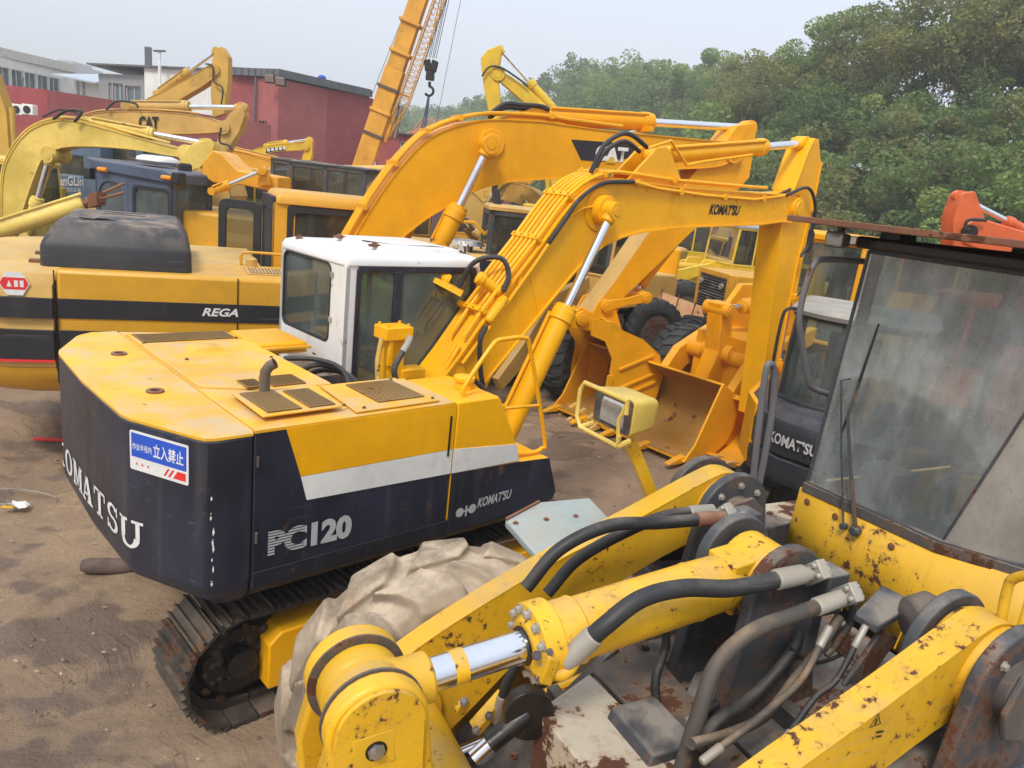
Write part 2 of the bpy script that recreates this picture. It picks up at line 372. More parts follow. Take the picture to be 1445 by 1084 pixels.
gx, gy = axis(-7,6,.06,GROUND_EXT), axis(1.5,13,.06,GROUND_EXT)
b = MB()
for y in gy:
    for x in gx:
        z = 0
        if -14 < x < 16 and -3 < y < 26:
            p = V((x,y,0)); z = noise.noise(p*.45)*.03 + noise.noise(p*1.7)*.014 + noise.noise(p*6)*.006 + max(0,noise.noise(p*2.6+V((9,0,0)))-.2)*.09 + abs(noise.noise(p*3.3))*.012
            # wheel and track ruts
            z -= .035*max(0, 1-abs(((x*.75-y*.66)+.35*noise.noise(p*.6))%1.7-.85)/.16)
            z -= .035
        b.v.append((x,y,z))
nx = len(gx)
b.f = [(j*nx+i, j*nx+i+1, (j+1)*nx+i+1, (j+1)*nx+i) for j in range(len(gy)-1) for i in range(nx-1)]
def ground_mat():
    m,n,bs,out = nodes('packed dirt yard'); tc = N(n,'ShaderNodeTexCoord'); co = tc.outputs['Object']
    a = noise_n(n,co,.42,5,.62); bb = noise_n(n,co,1.5,8,.7); f = noise_n(n,co,22,6,.75); wet = noise_n(n,co,.55,4,.6,sv=(1,1.5,1)); st = noise_n(n,co,3.1,5,.6)
    c = mixc(n, ramp(n,a,.3,.68), (.265,.18,.115), (.42,.29,.175))
    c = mixc(n, ramp(n,bb,.36,.66,0,.75), c, (.235,.16,.11))
    c = mixc(n, ramp(n,bb,.52,.72,0,.6), c, (.60,.43,.25))
    wf = ramp(n,math_n(n,'ADD',wet,math_n(n,'MULTIPLY',math_n(n,'SUBTRACT',st,.5),.25)),.52,.58,0,.72)
    c = mixc(n, wf, c, (.125,.09,.07))
    c = mixc(n, ramp(n,f,.3,.7,0,.24), c, (.14,.10,.07)); c = mixc(n, ramp(n,f,.66,.8,0,.55), c, (.5,.42,.32))
    n.links.new(c, bs.inputs['Base Color']); n.links.new(math_n(n,'SUBTRACT', ramp(n,bb,.2,.8,.75,.95), math_n(n,'MULTIPLY',wf,.45)), bs.inputs['Roughness'])
    # pressed wheel and track prints: bands of cross bars that fade in and out
    sx = N(n,'ShaderNodeSeparateXYZ'); n.links.new(co, sx.inputs[0]); wv = noise_n(n,co,.35,2,.5)
    uu = math_n(n,'ADD', math_n(n,'ADD', math_n(n,'MULTIPLY',sx.outputs[0],.75), math_n(n,'MULTIPLY',sx.outputs[1],-.66)), math_n(n,'MULTIPLY',wv,2.2))
    vv = math_n(n,'ADD', math_n(n,'MULTIPLY',sx.outputs[0],.66), math_n(n,'MULTIPLY',sx.outputs[1],.75))
    fr = math_n(n,'ABSOLUTE', math_n(n,'SUBTRACT', math_n(n,'FRACT', math_n(n,'DIVIDE',uu,1.55), 0), .5), 0)
    band = math_n(n,'MULTIPLY', ramp(n, fr, .13,.16,1,0), ramp(n, noise_n(n,co,.8,3,.6), .42,.6))
    bars = ramp(n, math_n(n,'SINE', math_n(n,'ADD', math_n(n,'MULTIPLY',vv,44), math_n(n,'MULTIPLY',fr,16)), 0), -.4,.4)
    prt = math_n(n,'MULTIPLY', band, bars)
    bp = N(n,'ShaderNodeBump'); bp.inputs['Strength'].default_value = .75; bp.inputs['Distance'].default_value = .028
    n.links.new(math_n(n,'SUBTRACT', math_n(n,'ADD', f, math_n(n,'MULTIPLY',bb,.9)), math_n(n,'MULTIPLY',prt,.28)), bp.inputs['Height']); n.links.new(bp.outputs[0], bs.inputs['Normal']); return m
M['ground'] = ground_mat()
struct(make('ground', b, M['ground'], smooth=60, fix=False))
M['hillgr'] = plain('undergrowth and soil', (.045,.055,.025), .95, 0, .5, .6)
b = MB(); na, nr = 90, 60
for j in range(nr+1):
    for i in range(na+1):
        a = RIDGE[0][0] + (RIDGE[-1][0]-RIDGE[0][0])*i/na; D,Hh,d0 = interp(RIDGE,a); r = d0-4 + (D*1.7-d0+4)*(j/nr)
        x,y = r*math.sin(a), r*math.cos(a); b.v.append((x,y,terrain(x,y)-.25+(.3 if r > d0 else 0)))
b.f = [(j*(na+1)+i, j*(na+1)+i+1, (j+1)*(na+1)+i+1, (j+1)*(na+1)+i) for j in range(nr) for i in range(na)]
struct(make('hillside', b, M['hillgr'], smooth=80, fix=False))

# ---- trees
def leaf_mat(name, c1, c2, c3):
    m,n,b,out = nodes(name); ge = N(n,'ShaderNodeNewGeometry'); co,off = coords(n)
    t = noise_n(n,co,.35,3,.5,off=off); c = mixc(n, ge.outputs['Random Per Island'], c1, c2); c = mixc(n, ramp(n,t,.42,.68), c, c3)
    n.links.new(c, b.inputs['Base Color']); b.inputs['Roughness'].default_value = .6; b.inputs['Specular IOR Level'].default_value = .25
    tr = N(n,'ShaderNodeBsdfTranslucent'); n.links.new(c, tr.inputs[0]); ms = N(n,'ShaderNodeMixShader'); ms.inputs[0].default_value = .45
    n.links.new(b.outputs[0], ms.inputs[1]); n.links.new(tr.outputs[0], ms.inputs[2]); n.links.new(ms.outputs[0], out.inputs[0]); return m
LEAF = [leaf_mat('deep green leaves',(.12,.19,.065),(.18,.27,.09),(.22,.30,.09)), leaf_mat('olive leaves',(.17,.21,.08),(.25,.28,.10),(.32,.31,.11)),
        leaf_mat('fresh green leaves',(.17,.26,.08),(.25,.36,.10),(.33,.40,.12)), leaf_mat('brownish leaves',(.20,.19,.09),(.27,.25,.11),(.30,.24,.12))]
M['bark'] = plain('grey brown bark', (.15,.125,.10), .95, 0, .4, 5, .5)
def tree_mesh(seed, H, spread, bare, leaf, nl=3400, ls=.17):
    rnd = random.Random(seed); t = MB(); tips = []
    def limb(p, d, l, r, lev):
        P = [p]; q = p.copy(); dd = d.copy()
        for k in range(4):
            dd = (dd + V((rnd.uniform(-.16,.16),rnd.uniform(-.16,.16),.06))).normalized(); q = q + dd*(l/4); P.append(q.copy())
        t.tube(P, [r*(1-.14*k) for k in range(5)], 6 if lev < 2 else 4)
        if lev >= 2: tips.append(P[-1]); tips.append(P[2]); return
        for k in range(4 if lev == 0 else 3):
            a = rnd.uniform(0,6.28); s = P[rnd.choice((2,3,4))] if k else P[4]
            nd = (dd*.75 + V((math.cos(a),math.sin(a),rnd.uniform(.05,.5)))*(.75 if lev==0 else .9)).normalized()
            limb(s, nd, l*rnd.uniform(.5,.72), r*.5, lev+1)
    limb(V((0,0,-.4)), V((rnd.uniform(-.12,.12),rnd.uniform(-.12,.12),1)).normalized(), H*bare+.4, H*.016, 0)
    if rnd.random() < .6: limb(V((.15,.1,-.4)), V((rnd.uniform(-.35,.35),rnd.uniform(-.35,.35),1)).normalized(), H*bare*.9, H*.011, 0)
    zmin = H*bare*.8
    # clumps: a wide cap that thins towards the bottom
    cl = [(p, rnd.uniform(.55,1.05)*spread*.34) for p in tips if p.z > zmin]
    if bare > .3: zmin = H*.46; cl = [c_ for c_ in cl if c_[0].z > zmin]
    for k in range(24 if bare > .3 else 26):
        a = rnd.uniform(0,6.28); z = rnd.uniform(zmin*1.02, H*.93); rr = spread*math.sqrt(max(.08,1-((z-H*.62)/(H*.42))**2))*rnd.uniform(.35,.95)
        cl.append((V((rr*math.cos(a), rr*math.sin(a), z)), rnd.uniform(.16,.38)*spread))
    c = MB(); 
    for k in range(nl):
        p,r = rnd.choice(cl); 
        while True:
            q = V((rnd.uniform(-1,1),rnd.uniform(-1,1),rnd.uniform(-1,1)))
            if .25 < q.length < 1: break
        q = q.normalized()*(q.length**.4)
        o = p + V((q.x*r,q.y*r,q.z*r*.68)); s = ls*rnd.uniform(.6,1.4)
        u = V((rnd.gauss(0,1),rnd.gauss(0,1),rnd.gauss(0,.6))).normalized(); v = u.cross(V((rnd.gauss(0,1),rnd.gauss(0,1),rnd.gauss(0,1)))).normalized()
        i = len(c.v); c.v += [tuple(o-u*s), tuple(o+v*s*.6), tuple(o+u*s*1.1+V((0,0,-s*.3))), tuple(o-v*s*.6)]; c.f.append((i,i+1,i+2,i+3))
    def mesh(nm, mb, mat):
        me = bpy.data.meshes.new(nm); me.from_pydata(mb.v,[],mb.f); me.materials.append(mat)
        if nm == 'trunk': me.polygons.foreach_set('use_smooth',[True]*len(me.polygons))
        return me
    return mesh('trunk',t,M['bark']), mesh('crown',c,leaf)
KIND = {'tall': [tree_mesh(1,11,3.1,.36,LEAF[0],11000,.105), tree_mesh(2,12,3.4,.38,LEAF[1],11000,.105), tree_mesh(3,11,2.8,.40,LEAF[3],9000,.10), tree_mesh(4,12,3.3,.34,LEAF[2],11000,.105), tree_mesh(14,11.5,3.2,.42,LEAF[1],7500,.10)],
        'bushy':[tree_mesh(5,6.5,2.7,.16,LEAF[1],9500,.10), tree_mesh(6,6,2.5,.14,LEAF[2],9500,.10), tree_mesh(7,7,2.7,.18,LEAF[0],9500,.10)],
        'far':  [tree_mesh(8,10,3.8,.2,LEAF[0],4200,.20), tree_mesh(9,10,3.6,.2,LEAF[2],4200,.20), tree_mesh(10,9,4,.2,LEAF[0],4200,.20)]}
def plant(kind, x, y, label, group, s=1):
    k = random.randrange(len(KIND[kind])); tr,cr = KIND[kind][k]
    e = thing({'tall':'tall_tree','bushy':'bushy_tree','far':'hill_tree'}[kind], label, 'tree', x, y, random.uniform(0,360), terrain(x,y)-.1, group)
    e.scale = (s,s,s*random.uniform(.92,1.1))
    link(bpy.data.objects.new('trunk',tr), e); link(bpy.data.objects.new('crown',cr), e)
def scatter(kind, p0, p1, f0, f1, n, mind, label, group, s0, s1):
    pts = []; tries = 0
    while len(pts) < n and tries < n*60:
        tries += 1; px = random.uniform(p0,p1); a = azpx(px); D,Hh,d0 = interp(RIDGE,a); r = d0+(D-d0)*random.uniform(f0,f1)
        x,y = r*math.sin(a), r*math.cos(a)
        if all((x-u)**2+(y-v_)**2 > mind*mind for u,v_ in pts):
            pts.append((x,y)); plant(kind,x,y,label,group,random.uniform(s0,s1))
scatter('tall',1060,1560,.5,.8,20,3.2,'shorter leafy tree half way up the near wooded rise at the right','trees half way up the near rise',.62,.8)
scatter('tall',1040,1140,.84,1.1,9,2.9,'leafy tree at the low left end of the near wooded rise','trees at the left end of the near rise',.74,.92)
scatter('tall',1140,1560,.84,1.12,38,2.7,'tall thin-trunked leafy tree on the near wooded rise at the right','tall trees on the near rise',.92,1.1)
scatter('bushy',1070,1560,.0,.6,36,2.4,'low bushy tree at the foot of the near wooded rise','bushy trees at the foot of the rise',.85,1.15)
scatter('tall',1570,2150,.8,1.1,16,3.4,'tall leafy tree on the near rise beyond the right side of the yard','trees on the rise at far right',.92,1.1)
scatter('bushy',1570,2150,.0,.6,16,3.0,'bushy tree at the foot of the rise at far right','bushes at far right',.9,1.1)
scatter('tall',940,1060,.6,1.05,14,3.4,'leafy tree on the dip between the two wooded hills','trees in the dip between the hills',.85,1.0)
scatter('far',650,1010,.05,1.06,120,4.2,'rounded green tree on the middle wooded hill','trees on the middle hill',.85,1.1)
scatter('far',540,660,.1,1.06,40,5.5,'hazy green tree on the far wooded hill','trees on the far hill',1,1.25)

# ---- buildings
def facade(t, name, A, B, z0, z1, th, mat, wins=(), back=8, glassm=None, framem=None):
    """wall from ground point A to B (x,y); wins: (s0,s1,z0,z1) along it; builds the wall with real openings"""
    A,B = V((A[0],A[1],0)), V((B[0],B[1],0)); u = (B-A).normalized(); L = (B-A).length; nrm = V((u.y,-u.x,0))
    if nrm.dot(A) > 0: nrm = -nrm
    m = MB(); xs = sorted({0,L}|{w_[0] for w_ in wins}|{w_[1] for w_ in wins}); zs = sorted({z0,z1}|{w_[2] for w_ in wins}|{w_[3] for w_ in wins})
    P = lambda s,z,d=0: tuple(A+u*s+V((0,0,z))-nrm*d)
    for i in range(len(xs)-1):
        for j in range(len(zs)-1):
            cx_,cz_ = (xs[i]+xs[i+1])/2,(zs[j]+zs[j+1])/2
            if any(w_[0]<cx_<w_[1] and w_[2]<cz_<w_[3] for w_ in wins): continue
            m.add([P(xs[i],zs[j]),P(xs[i+1],zs[j]),P(xs[i+1],zs[j+1]),P(xs[i],zs[j+1])],[(0,1,2,3)])
    for w_ in wins:
        a,b_,c,d = w_
        for q in (((a,c),(b_,c)),((b_,c),(b_,d)),((b_,d),(a,d)),((a,d),(a,c))):
            m.add([P(*q[0]),P(*q[1]),P(*q[1],.18),P(*q[0],.18)],[(0,1,2,3)])
    m.add([P(L,z0),P(L,z0,back),P(L,z1,back),P(L,z1)],[(0,1,2,3)]); m.add([P(0,z0),P(0,z1),P(0,z1,back),P(0,z0,back)],[(0,1,2,3)])
    m.add([P(0,z1-.002),P(L,z1-.002),P(L,z1-.002,back),P(0,z1-.002,back)],[(0,1,2,3)]); m.add([P(0,z0,back),P(L,z0,back),P(L,z1,back),P(0,z1,back)],[(0,1,2,3)])
    w0 = make(name, m, mat, t, smooth=20)
    for a,b_,c,d in wins:
        f = MB(); k = .05
        for q in ((a,a+k,c,d),(b_-k,b_,c,d),(a,b_,c,c+k),(a,b_,d-k,d),((a+b_)/2-k/2,(a+b_)/2+k/2,c,d)):
            f.ext([P(q[0],q[2],.12),P(q[1],q[2],.12),P(q[1],q[3],.12),P(q[0],q[3],.12)], -nrm*.05)
        fo = make('window', f, framem or M['wframe'], t, smooth=20)
        make('pane', MB().add([P(a,c,.16),P(b_,c,.16),P(b_,d,.16),P(a,d,.16)],[(0,1,2,3)]), glassm or M['wglass'], fo)
    return w0
M['wframe'] = plain('window frame', (.6,.6,.58), .5); M['wglass'] = plain('building glass', (.10,.13,.15), .1, 0, .3, .5, 0, .8)
M['redwall'] = paint('red rendered wall', (.36,.085,.09), rust=0, dust=.35, rough=.85, var=.08, dustcol=(.27,.12,.115), spec=.2)
M['redwall2'] = paint('lighter red wall', (.42,.13,.125), rust=0, dust=.35, rough=.85, var=.08, dustcol=(.3,.14,.13), spec=.2)
M['whwall'] = paint('white rendered wall', (.82,.82,.78), rust=0, dust=.12, rough=.9, var=.05, dustcol=(.4,.39,.36), spec=.2)
M['grwall'] = paint('grey wall', (.34,.34,.35), rust=0, dust=.4, rough=.9, dustcol=(.16,.16,.16), spec=.2)
M['fascia'] = paint('grey sheet fascia', (.13,.145,.16), rust=.2, dust=.4, rough=.6); M['tile'] = paint('orange roof tile', (.55,.17,.07), rust=0, dust=.3, rough=.8)
M['pole'] = plain('white pole', (.85,.85,.85), .5)
def xy(p): return (p.x,p.y)
def heightat(u,v,Y): return atY(u,v,Y).z
# main red shed (right hand face, pilaster strip, set back left face)
t = thing('red_shed','large dark red rendered shed with grey corrugated fascia and two floodlights','building')
a,bq,c = atY(320,100,41),atY(394,110,40),atY(526,136,45)
zt = 8.1
zt = atY(394,111,40).z
facade(t,'wall',xy(bq),xy(c),0,zt,.2,M['redwall'],(),14)
facade(t,'wall',xy(atY(362,108,40.8)),xy(atY(393.6,110,39.8)),0,zt-.02,.2,M['redwall2'],((.25,.95,zt-3.1,zt-2.1),),8)
facade(t,'wall',xy(atY(300,100,42)),xy(atY(361.5,108,41)),0,zt+.1,.2,M['redwall'],(),8)
pl_ = [atY(295,96,41.9),atY(360,103,40.6),atY(394,107.5,39.7),atY(524,133,44.6)]
for i in range(3):
    A,B = V((pl_[i].x,pl_[i].y,0)),V((pl_[i+1].x,pl_[i+1].y,0)); n_ = max(2,int((B-A).length/.22)); f = MB()
    u_ = (B-A)/n_
    for k in range(n_):
        p = A+u_*k; d = V((0,-.05 if k%2 else 0,0)); f.ext([p+d+V((0,0,zt+.05)),p+u_+d+V((0,0,zt+.05)),p+u_+d+V((0,0,zt+.38)),p+d+V((0,0,zt+.38))],(0,.3,0))
    make('roof_fascia', f, M['fascia'], t, smooth=20)
make('roof', MB().slab([xy(p) for p in pl_]+[(pl_[3].x-3.4,pl_[3].y+14),(pl_[0].x-5,pl_[0].y+14)], zt+.39, zt+.43), M['fascia'], t)
dp = atY(361,140,40.7); make('downpipe', MB().cyl((dp.x,dp.y-.1,0),(dp.x,dp.y-.1,zt),.06,8), M['fascia'], t)
for u_,v_,l_ in ((381,111,'left floodlight on the red shed wall'),(396,115,'right floodlight on the red shed wall')):
    p = atY(u_,v_,39.3); o = make('floodlight', MB().obox(p,(.27,0,0),(0,.06,.03),(0,-.1,.2)), M['black'], bevel=.02); tag(o,l_,'floodlight','floodlights on the red shed')
    make('lens', MB().obox(p+V((0,-.1,-.0)),(.22,0,0),(0,.02,.01),(0,-.08,.15)), M['lens'], o)
p = atY(450,109,42); tag(make('blue_tarpaulin_bundle', MB().lathe([(0,.05),(.06,.2),(.2,.22),(.28,.1)],(p.x,p.y+.6,zt+.40),(0,0,1),10), M['decalb'], bevel=.02),'small blue bundle lying on the edge of the shed roof','bundle')
# low red wall at left with air conditioners
t = thing('low_red_block','long low red rendered block behind the excavators at the left','building')
zr = atY(25,123,30).z
facade(t,'wall',xy(atY(24,125,31)),xy(atY(66,124,29.5)),0,zr,.2,M['redwall2'],(),10)
facade(t,'wall',xy(atY(66.2,124,29.5)),xy(atY(215,152,38)),0,zr,.2,M['redwall'],(),8)
for i,(u_,l_) in enumerate(((24,'left white air conditioner box by the low red wall'),(39,'right white air conditioner box by the low red wall'))):
    p = atY(u_,155,28.5); o = make('air_conditioner', MB().box(p.x-.22,p.x+.19,p.y,p.y+.3,p.z-.18,p.z+.2), M['whwall'], bevel=.02); tag(o,l_,'air conditioner','air conditioners on the low wall')
    make('fan_grille', MB().cyl((p.x-.03,p.y-.012,p.z),(p.x-.03,p.y+.05,p.z),.14,16), M['black'], o)
p = atY(30,163,28.5); t2 = thing('low_red_ledge','short red ledge wall below the air conditioners','wall',0,0,0)
make('wall', MB().box(p.x-1.2,p.x+2.4,p.y,p.y+1,0,p.z+.02), M['redwall'], t2)
# white factory at far left
t = thing('white_factory','white factory building with a band of windows at the far left','building')
A,B = atY(-60,50,50),atY(105,97,60); zt2 = atY(40,80,56).z; L = (V(xy(B))-V(xy(A))).length
zt2 = A.z*.5+B.z*.5
wins = [(s*L,(s+.105)*L,zt2-2.35,zt2-1.15) for s in (.06,.175,.29,.405,.52,.635,.745)]
facade(t,'wall',xy(A),xy(B),0,zt2,.3,M['whwall'],wins,16)
facade(t,'parapet',(A.x-.1,A.y-.12),(B.x+.3,B.y-.12),zt2-.5,zt2+.08,.3,plain('pale parapet',(.62,.61,.53),.9),(),16.5)
for s in (.33,.5,.66,.82):
    p = A+(B-A)*s; make('roof_post', MB().cyl((p.x,p.y-2.5,zt2-5),(p.x+.4,p.y-2.5,zt2-1.6),.05,6), M['fascia'], t)
# grey annex with broken windows, between the white factory and the shed
t = thing('grey_annex','grey concrete annex with dark window openings beside the red shed','building')
A,B = atY(139,108,48),atY(203,103,46); zg = atY(160,104,47).z; L = (V(xy(B))-V(xy(A))).length
facade(t,'wall',xy(A),xy(B),0,zg,.3,M['grwall'],[(L*.22,L*.30,zg-2.3,zg-.5),(L*.32,L*.55,zg-2.3,zg-.5),(L*.58,L*.92,zg-2.4,zg-.6)],8)
q = atY(203.5,103,45.5); q2 = atY(300,100,43); facade(t,'wall',xy(q),xy(q2),0,zg+.4,.3,M['whwall'],[(1.4,2.6,zg-3.2,zg-1.0)],8)
make('roof', MB().slab([(A.x-.5,A.y-.4),(q2.x,q2.y-.3),(q2.x+.2,q2.y+7),(A.x-.5,A.y+7)],zg+.41,zg+.5), M['fascia'], t)
for i in range(3): make('chimney_pipe', MB().cyl((atY(207+i*2.5,100,47).x,47,zg),(atY(207+i*2.5,100,47).x,47,zg+1.7),.11,8), M['fascia'], t)
t = thing('pale_lean_to','pale lean-to shed with sloping sheet roof beside the white factory','building')
A,B = atY(105,112,56),atY(139,112,55); facade(t,'wall',xy(A),xy(B),0,A.z,.3,M['whwall'],[(.2,.5,A.z-1.8,A.z-.1),(.8,1.1,A.z-1.8,A.z-.1)],6)
make('roof', MB().obox(((A.x+B.x)/2,57,A.z+.3),(1.5,0,-.12),(0,3,.4),(0,0,.05)), plain('pale sheet roof',(.42,.48,.54),.5), t)
# hazy towers far away
M['haztow'] = plain('far concrete', (.36,.37,.38), .9); 
for u0,u1,v0,Y,l_ in ((80,103,84,330,'left hazy block of flats far behind the white factory'),(103,120,93,350,'lower right hazy block of flats far behind the white factory')):
    t = thing('far_tower',l_,'tower block',group='hazy tower blocks'); A,B = atY(u0,v0,Y),atY(u1,v0,Y); nfl = 7
    L = (B-A).length; facade(t,'wall',xy(A),xy(B),0,A.z,.3,M['haztow'],[(L*(.08+.3*i),L*(.28+.3*i),A.z-3.2*(j+1),A.z-3.2*(j+1)+1.8) for i in range(3) for j in range(3)],14)
# red house with window and tiled roof behind the crane
t = thing('small_red_house','small dark red house with white window behind the crane','building')
A,B = atY(535,186,40),atY(575,190,40); facade(t,'wall',xy(A),xy(B),0,A.z,.3,M['redwall'],[(1.1,1.75,A.z-1.5,A.z-.35)],9,framem=M['pole'])
make('roof', MB().slab([(A.x-.2,A.y-.25),(B.x+.2,B.y-.25),(B.x+.2,B.y+9),(A.x-.2,A.y+9)],A.z+.01,A.z+.1), M['fascia'], t)
t = thing('tiled_pavilion','building with bright orange red tiled roof beyond the red house','building')
A,B = atY(600,190,44),atY(700,200,44); facade(t,'wall',xy(A),xy(B),0,A.z,.3,M['redwall'],(),9)
m = MB(); zz = A.z
m.add([(A.x-1,43,zz-.1),(B.x+1,43,zz-.1),(B.x-.5,47,zz+1.1),(A.x+.6,47,zz+1.1),(B.x+1,51,zz-.1),(A.x-1,51,zz-.1)],[(0,1,2,3),(2,4,5,3),(0,3,5),(1,4,2)]); make('roof', m, M['tile'], t, smooth=10)
for k in range(26):
    x = A.x-.7+k*.2; make('tile_rib', MB().tube([(x,43.0,zz-.06),(x+.1,46.9,zz+1.12)],.035,5), M['tile'], t)
# street light
p = atY(225,72,44); pb = gz(225,72); t = thing('street_light','tall thin white street light with flat head before the grey annex','street light',p.x,44,0)
make('pole', MB().tube([(0,0,0),(0,0,p.z)],[.11,.08],8), M['pole'], t)
make('lamp_head', MB().obox((0,0,p.z),(.3,0,.03),(0,.15,0),(0,0,.035)), M['fascia'], t, bevel=.01)
p = atY(1000,95,110); t = thing('radio_mast','thin rusty mast rising over the trees between the hills','mast',p.x,110,0); make('pole', MB().cyl((0,0,5),(0,0,p.z),.12,6), M['rustpl'], t)
# ================================================================ shared machine pieces
def hyd(parent, p0, p1, r, split, mat, rr=None, gland=True, chrome=None, flip=False, names=('cylinder_barrel','cylinder_rod')):
    """hydraulic cylinder from pin p0 (barrel end) to pin p1 (rod end)"""
    p0,p1 = V(p0),V(p1); d = (p1-p0); L = d.length; d.normalize(); q = p0+d*(L*split); rr = rr or r*.48
    m = MB(); m.lathe([(0,r*.55),(r*.9,r*.9),(r*1.3,r),(L*split-r*1.6,r),(L*split-r*1.55,r*1.18),(L*split-r*.5,r*1.18),(L*split-r*.45,r*1.05),(L*split,r*1.05),(L*split+.003,rr*1.15)],p0,d,20)
    side = d.cross(V((0,0,1))); side = V((0,1,0)) if side.length < .2 else side.normalized()
    m.cyl(p0-side*r*.9, p0+side*r*.9, r*.9, 16)
    o = make(names[0], m, mat, parent, bevel=.003)
    rd = make(names[1], MB().lathe([(0,rr),((1-split)*L-rr*1.8,rr)], q, d, 16), chrome or M['chrome'], parent)
    e = MB(); e.lathe([(0,rr*1.0),(rr*.5,rr*1.5),(rr*3,rr*1.5)], p1-d*rr*3, d, 14); e.cyl(p1-side*rr*1.6,p1+side*rr*1.6,rr*2.0,18); e.cyl(p1-side*rr*1.75,p1+side*rr*1.75,rr*1.0,14)
    make('rod_eye', e, mat, parent, bevel=.002)
    if r > .06:
        s = MB(); u = d.orthogonal().normalized(); w_ = d.cross(u)
        s.tube([p0+d*(L*.06)+w_*r*1.25, p0+d*(L*split-r*1.1)+w_*r*1.25],.018,8); make('feed_pipe', s, mat, parent)
    return o
def offset_line(pts, d):    # shift an open xz line along its left normal
    out = []
    for i,p in enumerate(pts):
        a = pts[max(i-1,0)]; b_ = pts[min(i+1,len(pts)-1)]; dx,dz = b_[0]-a[0], b_[1]-a[1]; l = math.hypot(dx,dz) or 1
        out.append((p[0]-dz/l*d, p[1]+dx/l*d))
    return out
def smooth2(pts, n=4): return [(p.x,p.y) for p in spline([(a,b_,0) for a,b_ in pts], n)]
def beam(parent, name, up, low, yc, w_, mat, flange=.02, lip=.02, caps=True):
    """welded box beam from its upper and lower lines (both running root to tip)"""
    out = up + low[::-1]
    o = make(name, MB().prism(out, yc-w_/2, yc+w_/2), mat, parent, smooth=30)
    if flange:
        for ln,sg in ((up,1),(low,-1)):
            f = MB(); q = offset_line(ln, sg*.001); q2 = offset_line(ln, -sg*.014); a,b_ = yc-w_/2-lip, yc+w_/2+lip
            f.loops([[(q[i][0],a,q[i][1]),(q[i][0],b_,q[i][1]),(q2[i][0],b_,q2[i][1]),(q2[i][0],a,q2[i][1])] for i in range(len(q))])
            make('flange', f, mat, o, smooth=30)
    return o
def boss(parent, x, y, z, r, l, mat, name='pin_boss'):
    m = MB(); m.lathe([(-l/2-.012,r*.55),(-l/2-.012,r*.62),(-l/2,r*.66),(-l/2,r*.98),(-l/2+.006,r),(l/2-.006,r),(l/2,r*.98),(l/2,r*.66),(l/2+.012,r*.62),(l/2+.012,r*.55)],(x,y,z),(0,1,0),24)
    return make(name, m, mat, parent, bevel=.002)
def bolts(parent, pts, d, r, h, mat, name='bolt'):
    m = MB().lathe([(0,r*1.5),(r*.3,r*1.5),(r*.32,r),(h,r),(h+.001,r*.6)],(0,0,0),(0,0,1),6); me = None
    for p in pts:
        if me is None: o = make(name, m, mat, parent, smooth=20); me = o.data
        else: o = link(bpy.data.objects.new(name, me), parent)
        o.location = p; o.rotation_euler = V(d).to_track_quat('Z','Y').to_euler()
